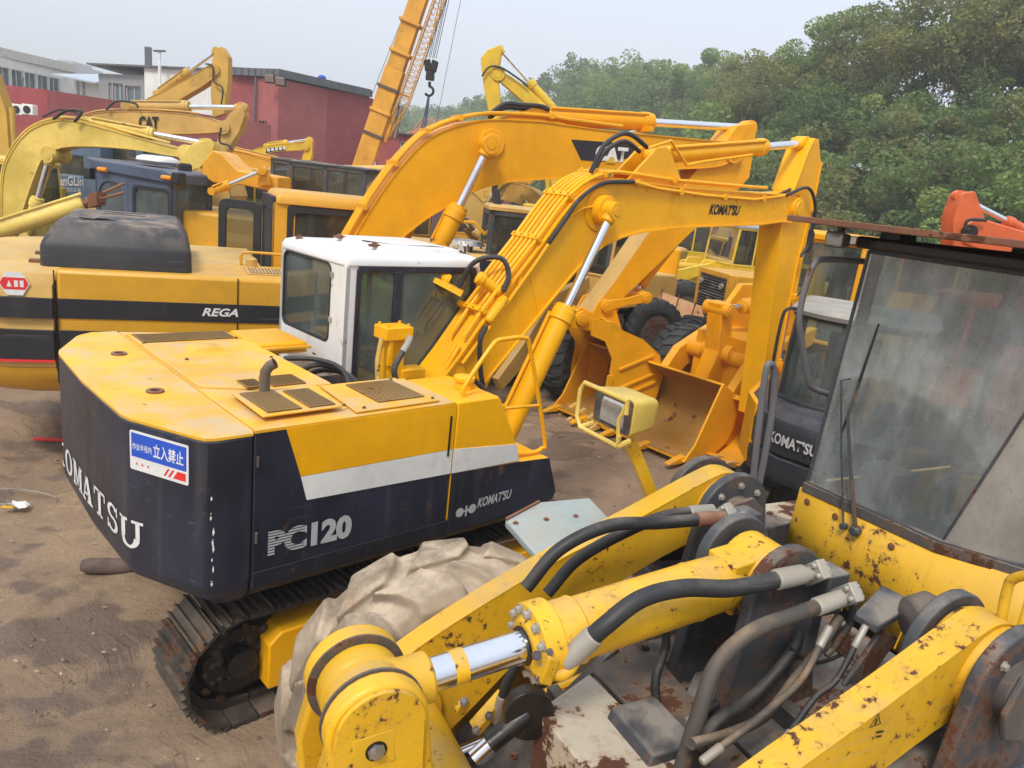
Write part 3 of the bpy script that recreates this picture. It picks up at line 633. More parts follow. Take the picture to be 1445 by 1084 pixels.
def track(parent, yc, w_, x0, x1, r, ztop_r=None, pitch=.17, mat=None, single=True, z0=0):
    """chain of separate shoes round an idler at x0 and a sprocket at x1"""
    mat = mat or M['shoe']; L = x1-x0; per = 2*L+2*math.pi*r; n = round(per/pitch); pt = per/n
    s = MB(); h = w_/2; a = pt*.47
    s.box(-a,a,-h,h,-.012,.008)
    for gx_ in (-a+.012, -a*.15, a*.72): s.add([(gx_-.012,-h,.008),(gx_+.012,-h,.008),(gx_+.006,-h,.034),(gx_-.006,-h,.034),(gx_-.012,h,.008),(gx_+.012,h,.008),(gx_+.006,h,.034),(gx_-.006,h,.034)],[(0,1,2,3),(4,7,6,5),(1,5,6,2),(0,3,7,4),(3,2,6,7)])
    s.box(-a*1.05,a*.9,-h*.36,-h*.22,-.06,-.012); s.box(-a*1.05,a*.9,h*.22,h*.36,-.06,-.012)
    chain = make('track_chain', MB().loops([[(x0+(x1-x0)*k,yy,zz) for yy,zz in ((yc-h*.2,r*2-.08),(yc+h*.2,r*2-.08),(yc+h*.2,r*2-.05),(yc-h*.2,r*2-.05))] for k in (0,.5,1)]), M['grease_shade'], parent)
    me = None; allm = MB(); 
    for k in range(n):
        q = k*pt + pt*.5
        if q < L: p,t = (x0+q, 2*r), 0
        elif q < L+math.pi*r: g = (q-L)/r; p,t = (x1+r*math.sin(g), r+r*math.cos(g)), g
        elif q < 2*L+math.pi*r: p,t = (x1-(q-L-math.pi*r), 0), math.pi
        else: g = (q-2*L-math.pi*r)/r; p,t = (x0-r*math.sin(g), r-r*math.cos(g)), math.pi+g
        sag = -.012*math.sin(math.pi*q/L*3)**2 if q < L else 0
        if single:
            if me is None: o = make('track_shoe', s, mat, chain, smooth=20); me = o.data
            else: o = link(bpy.data.objects.new('track_shoe', me), chain)
            o.location = (p[0],yc,p[1]+z0+sag); o.rotation_euler = (0,t+random.uniform(-.02,.02),0)
        else:
            M_ = Matrix.Translation((p[0],yc,p[1]+z0)) @ Matrix.Rotation(t,4,'Y'); allm.add([M_@V(v) for v in s.v], s.f)
    if not single: make('track_shoes', allm, mat, chain, smooth=20)
    for xx,nm in ((x0,'idler'),(x1,'sprocket')):
        k = MB(); k.lathe([(-.10,r*.30),(-.10,r*.62),(-.06,r*.70),(-.05,r*.84),(.05,r*.84),(.06,r*.70),(.10,r*.62),(.10,r*.30)],(xx,yc,r+z0),(0,1,0),28)
        sgn = -1 if yc < 0 else 1
        k.lathe([(0,r*.26),(sgn*.17,r*.26),(sgn*.18,r*.2)],(xx,yc,r+z0),(0,1,0),16)
        for q in range(18):
            g = q/18*6.283; k.obox((xx+math.cos(g)*r*.86,yc,r+z0+math.sin(g)*r*.86),(.025*math.cos(g),0,.025*math.sin(g)),(0,.03,0),(-.02*math.sin(g),0,.02*math.cos(g)))
        for q in range(5): g = q/5*6.283+.4; k.lathe([(sgn*.10,r*.13),(sgn*.112,r*.13),(sgn*.114,r*.10)],(xx+math.cos(g)*r*.5,yc,r+z0+math.sin(g)*r*.5),(0,1,0),10)
        o_ = make(nm, k, M['grease_shade'], chain)
        if single:
            mud = MB(); rn_ = random.Random(4)
            for q in range(46): g = rn_.uniform(0,6.283); ra = r*rn_.uniform(.3,.88); w__ = rn_.uniform(.015,.04); mud.lathe([(0,w__),(sgn*w__*.5,w__*.6),(sgn*w__*.6,0)],(xx+math.cos(g)*ra,yc+sgn*(.10 if ra < r*.62 else .06),r+z0+math.sin(g)*ra),(0,1,0),6)
            mo = make('dried_mud', mud, M['shoe'], chain, smooth=60); mo['kind'] = 'stuff'
    for i in range(6):
        make('track_roller', MB().lathe([(-.12,.05),(-.12,.09),(-.07,.075),(.07,.075),(.12,.09),(.12,.05)],(x0+.35+(x1-x0-.7)*i/5,yc,.13+z0),(0,1,0),14), M['grease_shade'], chain)
    return chain
def tyre(parent, x, y, z, r, w_, mat=None, rim=None, lugs=22, name='wheel', steer=0, worn=False, rimr=.5):
    dp = .068 if worn else .05
    mat = mat or M['tyre']; m = MB(); h = w_/2
    prof = [(-h*.72,r*rimr),(-h*.95,r*(rimr+.1)),(-h,r*.74),(-h*.96,r*.86),(-h*.82,r*(.995-dp)),(-h*.4,r*(1.01-dp)),(0,r*(1.015-dp)),(h*.4,r*(1.01-dp)),(h*.82,r*(.995-dp)),(h*.96,r*.86),(h,r*.74),(h*.95,r*(rimr+.1)),(h*.72,r*rimr)]
    m.lathe(prof,(0,0,0),(0,1,0),56)
    for k in range(lugs):
        for sg in (-1,1):
            a0 = (k+(.5 if sg>0 else 0))/lugs*6.2832; da = 6.2832/lugs*(.30 if not worn else .40)
            def P(a,yy,rr): return (rr*math.cos(a), yy, rr*math.sin(a))
            rows = [(sg*h*.02,.0,1.0),(sg*h*.5,.10,.998),(sg*h*.86,.24,.965),(sg*h*.985,.30,.83)] if not worn else [(sg*h*.04,.0,1.0),(sg*h*.45,.16,1.0),(sg*h*.80,.22,.985),(sg*h*1.0,.22,.93),(sg*h*1.01,.22,.80)]
            L = []
            for yy,tw,rr in rows:
                t = tw*(6.2832/lugs)*1.6*1; wd = da*(1 if abs(yy)<h*.8 else .9)
                L.append([P(a0+t-wd,yy,r*(rr-dp)),P(a0+t-wd*.82,yy,r*rr),P(a0+t+wd*.82,yy,r*rr),P(a0+t+wd,yy,r*(rr-dp))])
            if sg < 0: L = L[::-1]
            m.loops(L)
    o = make(name, m, mat, parent, smooth=40)
    o.location = (x,y,z); o.rotation_euler = (0,random.uniform(0,1),steer)
    k = MB(); sgn = -1 if y < 0 else 1
    for s_ in (1,): k.lathe([(-h*.8,r*rimr*.9),(-h*.8,r*rimr*1.04),(-h*.55,r*rimr),(-h*.4,r*rimr*.9),(-h*.1,r*rimr*.55),(h*.1,r*rimr*.55),(h*.4,r*rimr*.9),(h*.55,r*rimr),(h*.8,r*rimr*1.04),(h*.8,r*rimr*.9)],(0,0,0),(0,1,0),28)
    k.lathe([(-h*.35,r*.2),(h*.35,r*.2)],(0,0,0),(0,1,0),16)
    make('rim', k, rim or M['rim'], o, bevel=.003)
    return o
def glazed_cab(t, x0,x1,y0,y1,z0,z1, frame, roofm, glassm, sill=.42, slope_front=.12, pillar=.05, roof_th=.09, over=.04, split=None, lower=None, name='cab', front_low=True, panes='fblr'):
    """cab of real pillars, roof, lower panels and one pane per opening, with a seat inside; x1 is the front"""
    m = MB(); zs = z0+(z1-z0)*sill; zt = z1-roof_th
    fx = lambda z: x1-(z-z0)/(z1-z0)*slope_front
    def bar(a,b_,r=pillar/2): 
        a,b_ = V(a),V(b_); d = (b_-a).normalized(); u = V((0,1,0)) if abs(d.y)<.7 else V((1,0,0)); v_ = d.cross(u).normalized(); u = v_.cross(d); m.obox((a+b_)/2, d*((b_-a).length/2), u*r, v_*r)
    k = pillar/2
    for yy in (y0+k,y1-k):
        bar((x0+k,yy,z0),(x0+k,yy,zt)); bar((fx(z0)-k,yy,z0),(fx(zt)-k,yy,zt)); bar((x0,yy,zs),(fx(zs),yy,zs)); bar((x0,yy,zt-k),(fx(zt),yy,zt-k))
        if split: bar((x0+(x1-x0)*split,yy,z0),(x0+(x1-x0)*split,yy,zt))
    for xx,zz in ((x0+k,zs),(fx(zs)-k,zs),(x0+k,zt-k),(fx(zt)-k,zt-k),(x0+k,z0+k),(fx(z0)-k,z0+k)): bar((xx,y0,zz),(xx,y1,zz))
    o = make(name+'_frame', m, frame, t, bevel=.012)
    p = MB(); lm = lower or frame
    for yy in (y0+.012,y1-.027): p.box(x0+.01,fx(zs)-.01,yy,yy+.015,z0,zs)
    p.box(x0+.012,x0+.027,y0,y1,z0,zs); 
    if front_low: p.ext([(fx(z0)-.03,y0+.02,z0),(fx(z0)-.03,y1-.02,z0),(fx(zs)-.03,y1-.02,zs),(fx(zs)-.03,y0+.02,zs)],(.015,0,0))
    make(name+'_panel', p, lm, t)
    r_ = MB(); r_.loops([rrect((0,0,zt),(1,0,0),(0,1,0),x0-over*.3,fx(zt)+over,y0-over*.4,y1+over*.4,.06),rrect((0,0,zt+roof_th*.6),(1,0,0),(0,1,0),x0-over*.3,fx(zt)+over,y0-over*.4,y1+over*.4,.06),rrect((0,0,z1),(1,0,0),(0,1,0),x0+.05,fx(z1)-.04,y0+.06,y1-.06,.06)])
    make('roof', r_, roofm, t, smooth=50)
    def pane(q, nm='window'): make(nm, MB().add(q,[(0,1,2,3)]), glassm, t)
    for yy in (y0+.02,y1-.02):
        if split:
            xm = x0+(x1-x0)*split
            pane([(x0+k,yy,zs),(xm,yy,zs),(xm,yy,zt),(x0+k,yy,zt)]); pane([(xm,yy,zs),(fx(zs)-k,yy,zs),(fx(zt)-k,yy,zt),(xm,yy,zt)])
        else: pane([(x0+k,yy,zs),(fx(zs)-k,yy,zs),(fx(zt)-k,yy,zt),(x0+k,yy,zt)])
    pane([(x0+.02,y0,zs),(x0+.02,y1,zs),(x0+.02,y1,zt),(x0+.02,y0,zt)]); zf = zs if front_low else z0
    pane([(fx(zf)-.02,y0,zf),(fx(zf)-.02,y1,zf),(fx(zt)-.02,y1,zt),(fx(zt)-.02,y0,zt)],'windscreen')
    cab_inside(t, x0, x1, y0, y1, z0)
def cab_inside(t, x0, x1, y0, y1, z0):
    yc = (y0+y1)/2; xs = x0+(x1-x0)*.32; s = MB()
    s.box(x0+.04,x1-.1,y0+.05,y1-.05,z0+.0,z0+.06); make('cab_floor', s, M['inter'], t)
    s = MB(); s.box(xs-.22,xs+.28,yc-.25,yc+.25,z0+.42,z0+.56); s.obox((xs-.25,yc,z0+.88),(.05,0,-.015),(0,.24,0),(-.07,0,.36)); s.obox((xs-.34,yc,z0+1.32),(.04,0,0),(0,.14,0),(0,0,.1)); s.box(xs-.18,xs+.2,yc-.18,yc+.18,z0+.06,z0+.42)
    make('seat', s, M['seat'], t, bevel=.04)
    s = MB()
    for sg in (-1,1):
        s.box(xs-.1,xs+.35,yc+sg*.36-.08,yc+sg*.36+.08,z0+.3,z0+.62); s.tube([(xs+.25,yc+sg*.36,z0+.6),(xs+.3,yc+sg*.36,z0+.85)],.015,6); s.lathe([(0,.02),(.06,.03),(.08,.01)],(xs+.3,yc+sg*.36,z0+.82),(0,0,1),8)
    s.box(x1-.3,x1-.14,y0+.1,y0+.3,z0+.3,z0+.9)
    make('control_console', s, M['interlt'], t, bevel=.02)
def mesh_grille(parent, P0, U_, V_, nx_, ny_, wire, mat, name='grille_mesh'):
    """expanded metal: crossing diagonal wires filling the parallelogram P0 + U + V"""
    P0,U_,V_ = V(P0),V(U_),V(V_); m = MB(); n_ = U_.cross(V_).normalized()
    def seg(a,b_):
        A,B = P0+U_*a[0]+V_*a[1], P0+U_*b_[0]+V_*b_[1]; d = (B-A)
        if d.length < 1e-4: return
        s = d.cross(n_).normalized()*wire; m.add([A-s,A+s,B+s,B-s,A-s+n_*wire,A+s+n_*wire,B+s+n_*wire,B-s+n_*wire],[(4,5,6,7),(0,1,5,4),(1,2,6,5),(2,3,7,6),(3,0,4,7)])
    tot = nx_+ny_
    for k in range(1,tot):
        # lines i/nx + ... : from left/bottom border to right/top border in cell units
        x_a,y_a = (0,k) if k <= ny_ else (k-ny_,ny_); x_b,y_b = (k,0) if k <= nx_ else (nx_,k-nx_)
        seg((x_a/nx_,y_a/ny_),(x_b/nx_,y_b/ny_))
        x_a,y_a = (0,ny_-k) if k <= ny_ else (k-ny_,0); x_b,y_b = (k,ny_) if k <= nx_ else (nx_,ny_-(k-nx_))
        seg((x_a/nx_,y_a/ny_),(x_b/nx_,y_b/ny_))
    o = make(name, m, mat, parent, fix=False); o['kind'] = 'stuff'; return o
def digger_bucket(parent, out, inner, yc, w_, mat, teeth=5, tdir=None, name='bucket', side_ribs=None, inm=None, tl_=.2):
    """out: side outline (x,z) running lip -> round the back -> hinge edge; open between its ends"""
    y0,y1 = yc-w_/2, yc+w_/2; m = MB()
    th = .02; o2 = offset_line(out, th)
    m.loops([[(out[i][0],y0,out[i][1]),(out[i][0],y1,out[i][1]),(o2[i][0],y1,o2[i][1]),(o2[i][0],y0,o2[i][1])] for i in range(len(out))])
    for yy in (y0,y1-.025): m.prism(inner or out, yy, yy+.025)
    o = make(name, m, mat, parent, bevel=.003, smooth=30)
    if inm:
        o3 = offset_line(out, th+.004); k = MB(); k.loops([[(p[0],y0+.03,p[1]),(p[0],y1-.03,p[1])] for p in o3], closed=False, cap=False); make('bucket_lining', k, inm, o, smooth=40, fix=False)
    a = V((out[0][0],0,out[0][1])); d = tdir or (V((out[0][0],0,out[0][1]))-V((out[1][0],0,out[1][1]))).normalized(); u = V((-d.z,0,d.x))
    for k in range(teeth):
        yy = y0+.05+(w_-.1)*k/max(1,teeth-1); c = V((a.x,yy,a.z)); t = MB()
        t.loops([[c-d*.08+u*s1*.045+V((0,s2*.04,0)) for s1,s2 in ((-1,-1),(-1,1),(1,1),(1,-1))],[c+d*.06+u*s1*.04+V((0,s2*.035,0)) for s1,s2 in ((-1,-1),(-1,1),(1,1),(1,-1))],[c+d*tl_+u*(s1*.01-.01)+V((0,s2*.028,0)) for s1,s2 in ((-1,-1),(-1,1),(1,1),(1,-1))]])
        make('tooth', t, M['cat_tan'], o, bevel=.004)
    return o

# ================================================================ THE WHITE-CABBED EXCAVATOR (centre)
P = Frame(-1.153,5.535,43.659)
ex = thing('crawler_excavator','yellow and navy excavator with white cab and PC120 lettering, in the middle of the yard','excavator',P.o.x,P.o.y,P.h*180/math.pi)
ZT = 1.925
cwp = [(-1.411,-1.24),(-1.60,-1.24),(-1.655,-1.222),(-1.69,-1.17),(-1.886,-.77),(-1.902,-.70),(-1.925,0),(-1.902,.70),(-1.886,.77),(-1.69,1.17),(-1.60,1.24),(-1.411,1.24)]
def inset(l, d, xb=-1.411): return [(max(x,-9)+(0 if x==xb else d*.7), y-math.copysign(d*.5,y) if abs(y)>.1 else y) for x,y in l]
m = MB(); L = [[(x,y,ZT-.028) for x,y in cwp],[(x,y,1.06) for x,y in cwp],[(x,y,.97) for x,y in inset(cwp,.05)],[(x,y,.89) for x,y in inset(cwp,.17)]]
cw = make('counterweight', m.loops(L), M['navy'], ex, smooth=25, bevel=.012)
make('counterweight_top', MB().loops([[(x,y,ZT-.027) for x,y in cwp],[(x,y,ZT-.012) for x,y in cwp],[(x,y,ZT) for x,y in inset(cwp,.03)]]), M['kom_top'], ex, smooth=30)
for p in ((370,0),):
    for q in (P.z(168,500,ZT),P.z(219,553,ZT)):
        make('lifting_boss', MB().lathe([(0,.05),(.012,.048),(.012,.028),(-.003,.026)],(q.x,q.y,ZT),(0,0,1),16), M['rustpl'], ex)
# main body
m = MB(); side = [(-1.405,.985),(-.055,.985),(-.055,ZT-.01),(-1.405,ZT-.01)]
body = make('engine_housing', MB().prism(side,-1.234,-.62), M['navy'], ex, bevel=.01)
make('hood_plate', MB().slab([(-1.402,-1.236),(-.058,-1.236),(-.058,-.625),(-.60,-.625),(-.60,.42),(-.22,.42),(-.22,.98),(-.66,.98),(-.66,.985),(-1.402,1.20)],ZT-.02,ZT), M['kom_top'], ex, bevel=.015)
make('engine_block_housing', MB().box(-1.40,-.61,-.62,1.16,1.0,ZT-.022), M['kom_yel'], ex, bevel=.01)
tank = [(-.046,.985),(.98,1.03),(1.005,1.09),(.885,1.385),(.575,1.40),(.53,1.545),(.335,ZT-.03),(.31,ZT),(-.046,ZT)]
make('tank_box', MB().prism(tank,-1.236,-.66), M['kom_yel'], ex, bevel=.014)
# colour fields pressed on the side panels
make('yellow_panel', MB().prism([(-1.228,ZT-.012),(-1.13,1.615),(-.056,1.605),(-.056,ZT-.012)],-1.239,-1.233), M['kom_yel'], ex)
make('white_stripe', MB().prism([(-1.13,1.612),(-1.088,1.462),(-.056,1.432),(-.056,1.602)],-1.239,-1.233), M['stripe'], ex)
make('white_stripe', MB().prism([(-.044,1.600),(-.044,1.432),(.563,1.415),(.528,1.548)],-1.241,-1.235), M['stripe'], ex)
make('navy_panel', MB().prism([(-.044,1.429),(-.044,.988),(.975,1.033),(1.0,1.09),(.88,1.381),(.57,1.405)],-1.241,-1.235), M['navy'], ex)
make('skirt', MB().ext([(-1.40,-1.236,1.09),(-1.40,-1.236,.98),(-1.40,-1.15,.90),(-1.40,-1.10,.90),(-1.40,-1.10,1.09)],(2.35,0,.0)), M['navyblk'], ex, bevel=.01)
make('step_plate', MB().box(.55,1.02,-1.20,-.66,1.0,1.05), M['navyblk'], ex, bevel=.008)
make('door_handle', MB().box(-.100,-.088,-1.247,-1.236,1.56,1.84), M['grease_shade'], ex, bevel=.003)
for z_ in (1.3,1.75): make('hinge', MB().cyl((-1.385,-1.243,z_-.03),(-1.385,-1.243,z_+.03),.008,8), M['rustst'], ex)
# hood fittings
make('raised_hood', MB().loops([[(x,y,ZT+.001) for x,y in ((-1.395,.705),(-.63,.705),(-.60,-.60),(-1.02,-.60),(-1.395,-.40))],[(x,y,ZT+.018) for x,y in ((-1.385,.695),(-.64,.695),(-.62,-.58),(-1.02,-.58),(-1.385,-.39))]]), M['kom_top'], ex, smooth=30, bevel=.006)
gp = make('grille_panel', MB().slab([(-1.39,.72),(-.66,.72),(-.66,.965),(-1.39,1.08)],ZT+.002,ZT+.014), M['kom_top'], ex, bevel=.005)
make('opening_shade', MB().slab([(-1.36,.745),(-.70,.745),(-.70,.95),(-1.36,1.03)],ZT+.014,ZT+.018), M['grease_shade'], gp)  # black sheet puts the shade of the grille recess into colour
mesh_grille(gp,(-1.36,.745,ZT+.019),(.66,0,0),(0,.24,0),30,10,.0055,M['mesh'])
make('air_box', MB().box(-.655,-.24,.45,.97,ZT-.06,ZT+.03), M['kom_yel'], ex, bevel=.02)
make('hood_handle', MB().loops([rrect((-1.04,.46,ZT+.018),(1,0,0),(0,1,0),-.12,.12,-.09,.09,.03),rrect((-1.04,.46,ZT+.045),(1,0,0),(0,1,0),-.10,.09,-.07,.07,.03)]), M['kom_top'], ex, smooth=40)
for (a,b_,c,d_,n1,n2) in ((-1.155,-1.045,-.56,-.40,6,8),(-1.0,-.78,-.58,-.37,11,10)):
    make('opening_shade', MB().box(a,b_,c,d_,ZT+.0185,ZT+.0215), M['grease_shade'], ex); mesh_grille(ex,(a,c,ZT+.0225),(b_-a,0,0),(0,d_-c,0),n1,n2,.0055,M['mesh'])
pl = make('grille_panel', MB().slab([(-1.315,-1.135),(-1.30,-.66),(-.77,-.70),(-.83,-1.13)],ZT+.026,ZT+.038), M['kom_top'], ex, bevel=.004); pl['label'] = 'warped grille panel lying loose round the exhaust'
for (a,b_,c,d_) in ((-1.27,-1.07,-1.10,-.72),(-1.02,-.86,-1.10,-.76)):
    make('opening_shade', MB().box(a,b_,c,d_,ZT+.0385,ZT+.0415), M['grease_shade'], pl); mesh_grille(pl,(a,c,ZT+.043),(b_-a,0,0),(0,d_-c,0),9,14,.0048,M['mesh'])
pl = make('grille_panel', MB().slab([(-.775,-1.20),(-.715,-.64),(-.14,-.64),(-.16,-1.19)],ZT+.004,ZT+.016), M['kom_top'], ex, bevel=.004)
make('opening_shade', MB().box(-.56,-.22,-1.10,-.70,ZT+.0165,ZT+.0195), M['grease_shade'], pl); mesh_grille(pl,(-.56,-1.10,ZT+.021),(.34,0,0),(0,.40,0),13,14,.0048,M['mesh'])
bolts(ex,[(-.70,-1.16,ZT+.016),(-.19,-1.15,ZT+.016),(-.2,-.68,ZT+.016),(-.80,-1.1,ZT+.026),(-1.36,.74,ZT+.014),(-.69,.74,ZT+.014),(-1.25,.2,ZT+.018),(-.7,.1,ZT+.018)],(0,0,1),.009,.012,M['rustst'])
make('exhaust_pipe', MB().tube([(-1.12,-.72,ZT-.05),(-1.12,-.72,ZT+.12),(-1.117,-.722,ZT+.165),(-1.10,-.737,ZT+.20),(-1.075,-.757,ZT+.222)],[.032]*5,16,cap=False), M['muffler'], ex)
make('pipe_bore', MB().cyl((-1.098,-.738,ZT+.205),(-1.078,-.755,ZT+.2205),.029,14), M['grease_shade'], ex)
make('filler_cap', MB().lathe([(0,.06),(.05,.06),(.055,.075),(.085,.075),(.09,.05)],(.2,-.98,ZT),(0,0,1),20), M['kom_yel'], ex, bevel=.004)
# deck, swing ring, undercarriage
make('deck', MB().box(-1.35,1.15,-1.05,1.15,.90,1.0), M['navyblk'], ex, bevel=.01)
make('deck_guard', MB().box(-.58,-.12,.0,.10,1.0,1.80), M['greyst'], ex)
make('pump_bay', MB().box(-.58,-.0,-.55,.0,1.0,1.55), M['greyst'], ex, bevel=.02)
make('boom_bracket', MB().prism([(0,1.0),(.9,1.0),(.75,1.25),(.6,1.5),(.4,1.55),(.2,1.4)],-.26,-.215).prism([(0,1.0),(.9,1.0),(.75,1.25),(.6,1.5),(.4,1.55),(.2,1.4)],.13,.148), M['kom_yel'], ex, bevel=.005)
make('swing_ring', MB().lathe([(0,.52),(.1,.52),(.1,.46),(.14,.46)],(0,0,.76),(0,0,1),40), M['grease_shade'], ex)
make('undercarriage_frame', MB().box(-.55,.55,-.75,.75,.42,.78).box(-.9,.9,-.35,.35,.38,.66), M['kom_yel'], ex, bevel=.03)
for yc in (-.86,.86):
    track(ex, yc, .48, -1.35 if yc < 0 else -.95, 1.35, .355, pitch=.168)
    s = -1 if yc < 0 else 1; ys = sorted((yc+s*.02, yc+s*.235))
    fr = make('track_frame', MB().prism([(-1.22 if yc<0 else -.8,.16),(-1.22 if yc<0 else -.8,.47),(-1.14 if yc<0 else -.7,.54),(.95,.53),(1.1,.45),(1.1,.20),(1.0,.15),(-.95,.15)],*ys), M['kom_yel'], ex, bevel=.012); fr['label'] = 'yellow track frame beam with oval slot'
    make('frame_lip', MB().box(-1.02,1.08,*sorted((yc+s*.232,yc+s*.25)),.235,.26), M['kom_yel'], fr)
    make('slot', MB().loops([rrect((0,yc+s*.236,0),(1,0,0),(0,0,1),-.93,-.78,.345,.395,.024),rrect((0,yc+s*.2385,0),(1,0,0),(0,0,1),-.93,-.78,.345,.395,.024)]), M['grease_shade'], fr)
# cab
X0,X1,Y0,Y1,Z0,Z1 = -.105,1.205,.155,1.24,1.0,2.665
O_ = lambda a,b_,c,d_,r: None
n4 = 4
def panel_ring(name, o, u, v, A, B, rA, rB, vec, mat, bev=.008):
    return make(name, MB().ring(rrect(o,u,v,*A,rA,n4), rrect(o,u,v,*B,rB,n4), vec), mat, ex, bevel=bev, smooth=30)
panel_ring('cab_rear_wall',(X0,0,0),(0,1,0),(0,0,1),(Y0,Y1,Z0,Z1-.06),(.37,1.185,1.955,2.585),.02,.07,(.05,0,0),M['white'])
panel_ring('window_seal',(X0-.006,0,0),(0,1,0),(0,0,1),(.368,1.187,1.953,2.587),(.385,1.17,1.97,2.57),.07,.06,(.02,0,0),M['black'],.003)
make('rear_window', MB().box(X0+.012,X0+.018,.372,1.183,1.957,2.583), M['glassgrn'], ex)
panel_ring('cab_side_wall',(0,Y0,0),(1,0,0),(0,0,1),(X0+.002,X1,Z0,Z1-.06),(-.01,1.165,1.20,2.60),.02,.05,(0,.05,0),M['white'])
m = MB(); o_,u_,v_ = (0,Y0-.012,0),(1,0,0),(0,0,1)
m.ring(rrect(o_,u_,v_,-.012,.375,1.19,2.602,.05),rrect(o_,u_,v_,.028,.335,1.24,2.545,.04),(0,.03,0)); m.ring(rrect(o_,u_,v_,.365,1.167,1.19,2.602,.05),rrect(o_,u_,v_,.405,1.125,1.24,2.545,.04),(0,.03,0)); m.box(-.0,1.15,Y0-.014,Y0+.01,2.555,2.598); m.box(.335,.405,Y0-.015,Y0+.01,1.22,2.57)
make('side_window_frame', m, M['navy'], ex, bevel=.006)
for a,b_ in ((.02,.345),(.395,1.135)): make('side_window', MB().box(a,b_,Y0+.004,Y0+.009,1.23,2.555), M['glassgrn'], ex)
panel_ring('cab_front_frame',(X1,0,0),(0,1,0),(0,0,1),(Y0,Y1,Z0,Z1-.06),(.22,1.18,1.25,2.58),.02,.06,(-.05,0,0),M['white'])
make('windscreen', MB().box(X1-.03,X1-.024,.21,1.19,1.24,2.59), M['glassgrn'], ex)
panel_ring('cab_door',(0,Y1,0),(1,0,0),(0,0,1),(X0,X1,Z0,Z1-.06),(.1,1.1,1.6,2.56),.02,.06,(0,-.05,0),M['white'])
make('door_window', MB().box(.09,1.11,Y1-.03,Y1-.024,1.59,2.57), M['glassgrn'], ex)
m = MB(); q = lambda z,i,r: rrect((0,0,z),(1,0,0),(0,1,0),X0-.012+i,X1+.012-i,Y0-.012+i,Y1+.012-i,r)
rf = make('cab_roof', m.loops([q(2.60,0,.06),q(2.635,0,.06),q(2.672,.02,.06),q(2.692,.07,.06)]), M['white'], ex, smooth=60)
make('roof_hatch', MB().loops([rrect((0,0,2.69),(1,0,0),(0,1,0),.30,1.10,.28,1.14,.05),rrect((0,0,2.722),(1,0,0),(0,1,0),.31,1.09,.29,1.13,.05),rrect((0,0,2.735),(1,0,0),(0,1,0),.36,1.04,.34,1.08,.05)]), M['white'], rf, smooth=50)
for yy in (.42,.98): make('hatch_hinge', MB().box(.255,.345,yy-.03,yy+.03,2.715,2.735).cyl((.30,yy-.035,2.738),(.30,yy+.035,2.738),.012,8), M['rustpl'], rf, bevel=.003)
make('roof_cable', MB().tube(spline([(.30,.62,2.74),(.55,.45,2.73),(.9,.38,2.735),(1.15,.30,2.70)],6),.006,6), M['black'], rf)
make('beacon_stub', MB().lathe([(0,.03),(.015,.03),(.02,.015),(.035,.02)],(-.04,1.05,2.685),(0,0,1),10), M['rustpl'], rf)
for z_ in (2.15,2.50): make('cab_bracket', MB().box(X0-.02,X0,.33,.355,z_-.02,z_+.02), M['zinc'], ex, bevel=.003)
make('cab_seam', MB().box(X0-.004,X0+.004,Y0+.05,Y1-.1,1.62,1.632), M['grease_shade'], ex)
make('vent_slot', MB().box(X0-.003,X0+.004,.72,.76,1.80,1.815).box(X0-.003,X0+.004,.56,.62,1.81,1.82), M['grease_shade'], ex)
cab_inside(ex, X0,X1,Y0,Y1,Z0)
make('sliding_window_bar', MB().box(X0+.06,X0+.08,.62,.66,1.97,2.57), M['interlt'], ex)
m = MB(); m.box(.70,.74,Y1-.12,Y1-.08,1.1,2.58); m.tube([(1.1,.4,1.6),(1.1,.4,2.3)],.015,6); make('inside_pillar', m, M['inter'], ex)
# boom
low = [(.42,1.28),(.62,1.36),(1.035,1.625),(1.684,2.286),(2.0,2.60),(2.16,2.745),(2.38,2.875),(2.62,2.955),(2.861,3.005),(3.3,3.06),(3.721,3.10),(4.4,3.145),(5.024,3.185),(5.50,3.245)]
up  = [(.30,1.44),(.5,1.62),(.771,1.93),(1.024,2.259),(1.30,2.575),(1.558,2.865),(1.74,3.09),(1.88,3.24),(2.06,3.37),(2.27,3.45),(2.512,3.485),(3.298,3.485),(4.094,3.51),(4.9,3.54),(5.55,3.575)]
YB = -.04; bm = beam(ex,'boom', up+[(5.78,3.60),(5.90,3.56),(5.97,3.46)], low+[(5.76,3.25),(5.90,3.31),(5.97,3.42)], YB, .32, M['kom_yel'])
boss(bm,.40,YB,1.38,.13,.36,M['kom_yel']); boss(bm,2.247,YB,3.191,.13,.52,M['kom_yel']); boss(bm,5.82,YB,3.43,.13,.42,M['kom_yel'])
make('boss_plate', MB().lathe([(-.165,.20),(-.172,.19),(-.172,.05)],(2.247,YB,3.191),(0,1,0),32), M['kom_yel'], bm)
for a_,b2 in (((1.62,2.24),(1.42,2.70)),((3.30,3.08),(3.30,3.46)),((4.75,3.18),(4.75,3.51)),((.98,1.60),(.80,1.93))): make('weld_seam', MB().tube([(a_[0],YB-.162,a_[1]),(b2[0],YB-.162,b2[1])],.005,5), M['kom_yel'], bm)
for x_ in (1.0,1.35,2.9,3.7,4.5,5.3): make('pipe_bracket', MB().box(x_-.02,x_+.02,YB-.172,YB-.158,*( (3.40,3.46) if x_ > 2 else (x_*1.05+1.10,x_*1.05+1.16))), M['kom_yel'], bm, bevel=.003)
for yy in (-.345,.265): hyd(ex,(1.10,yy,.88),(2.247,yy,3.191),.092,.63,M['kom_yel'],.042)
line = offset_line(smooth2(up[1:12],3), .055); pip = []
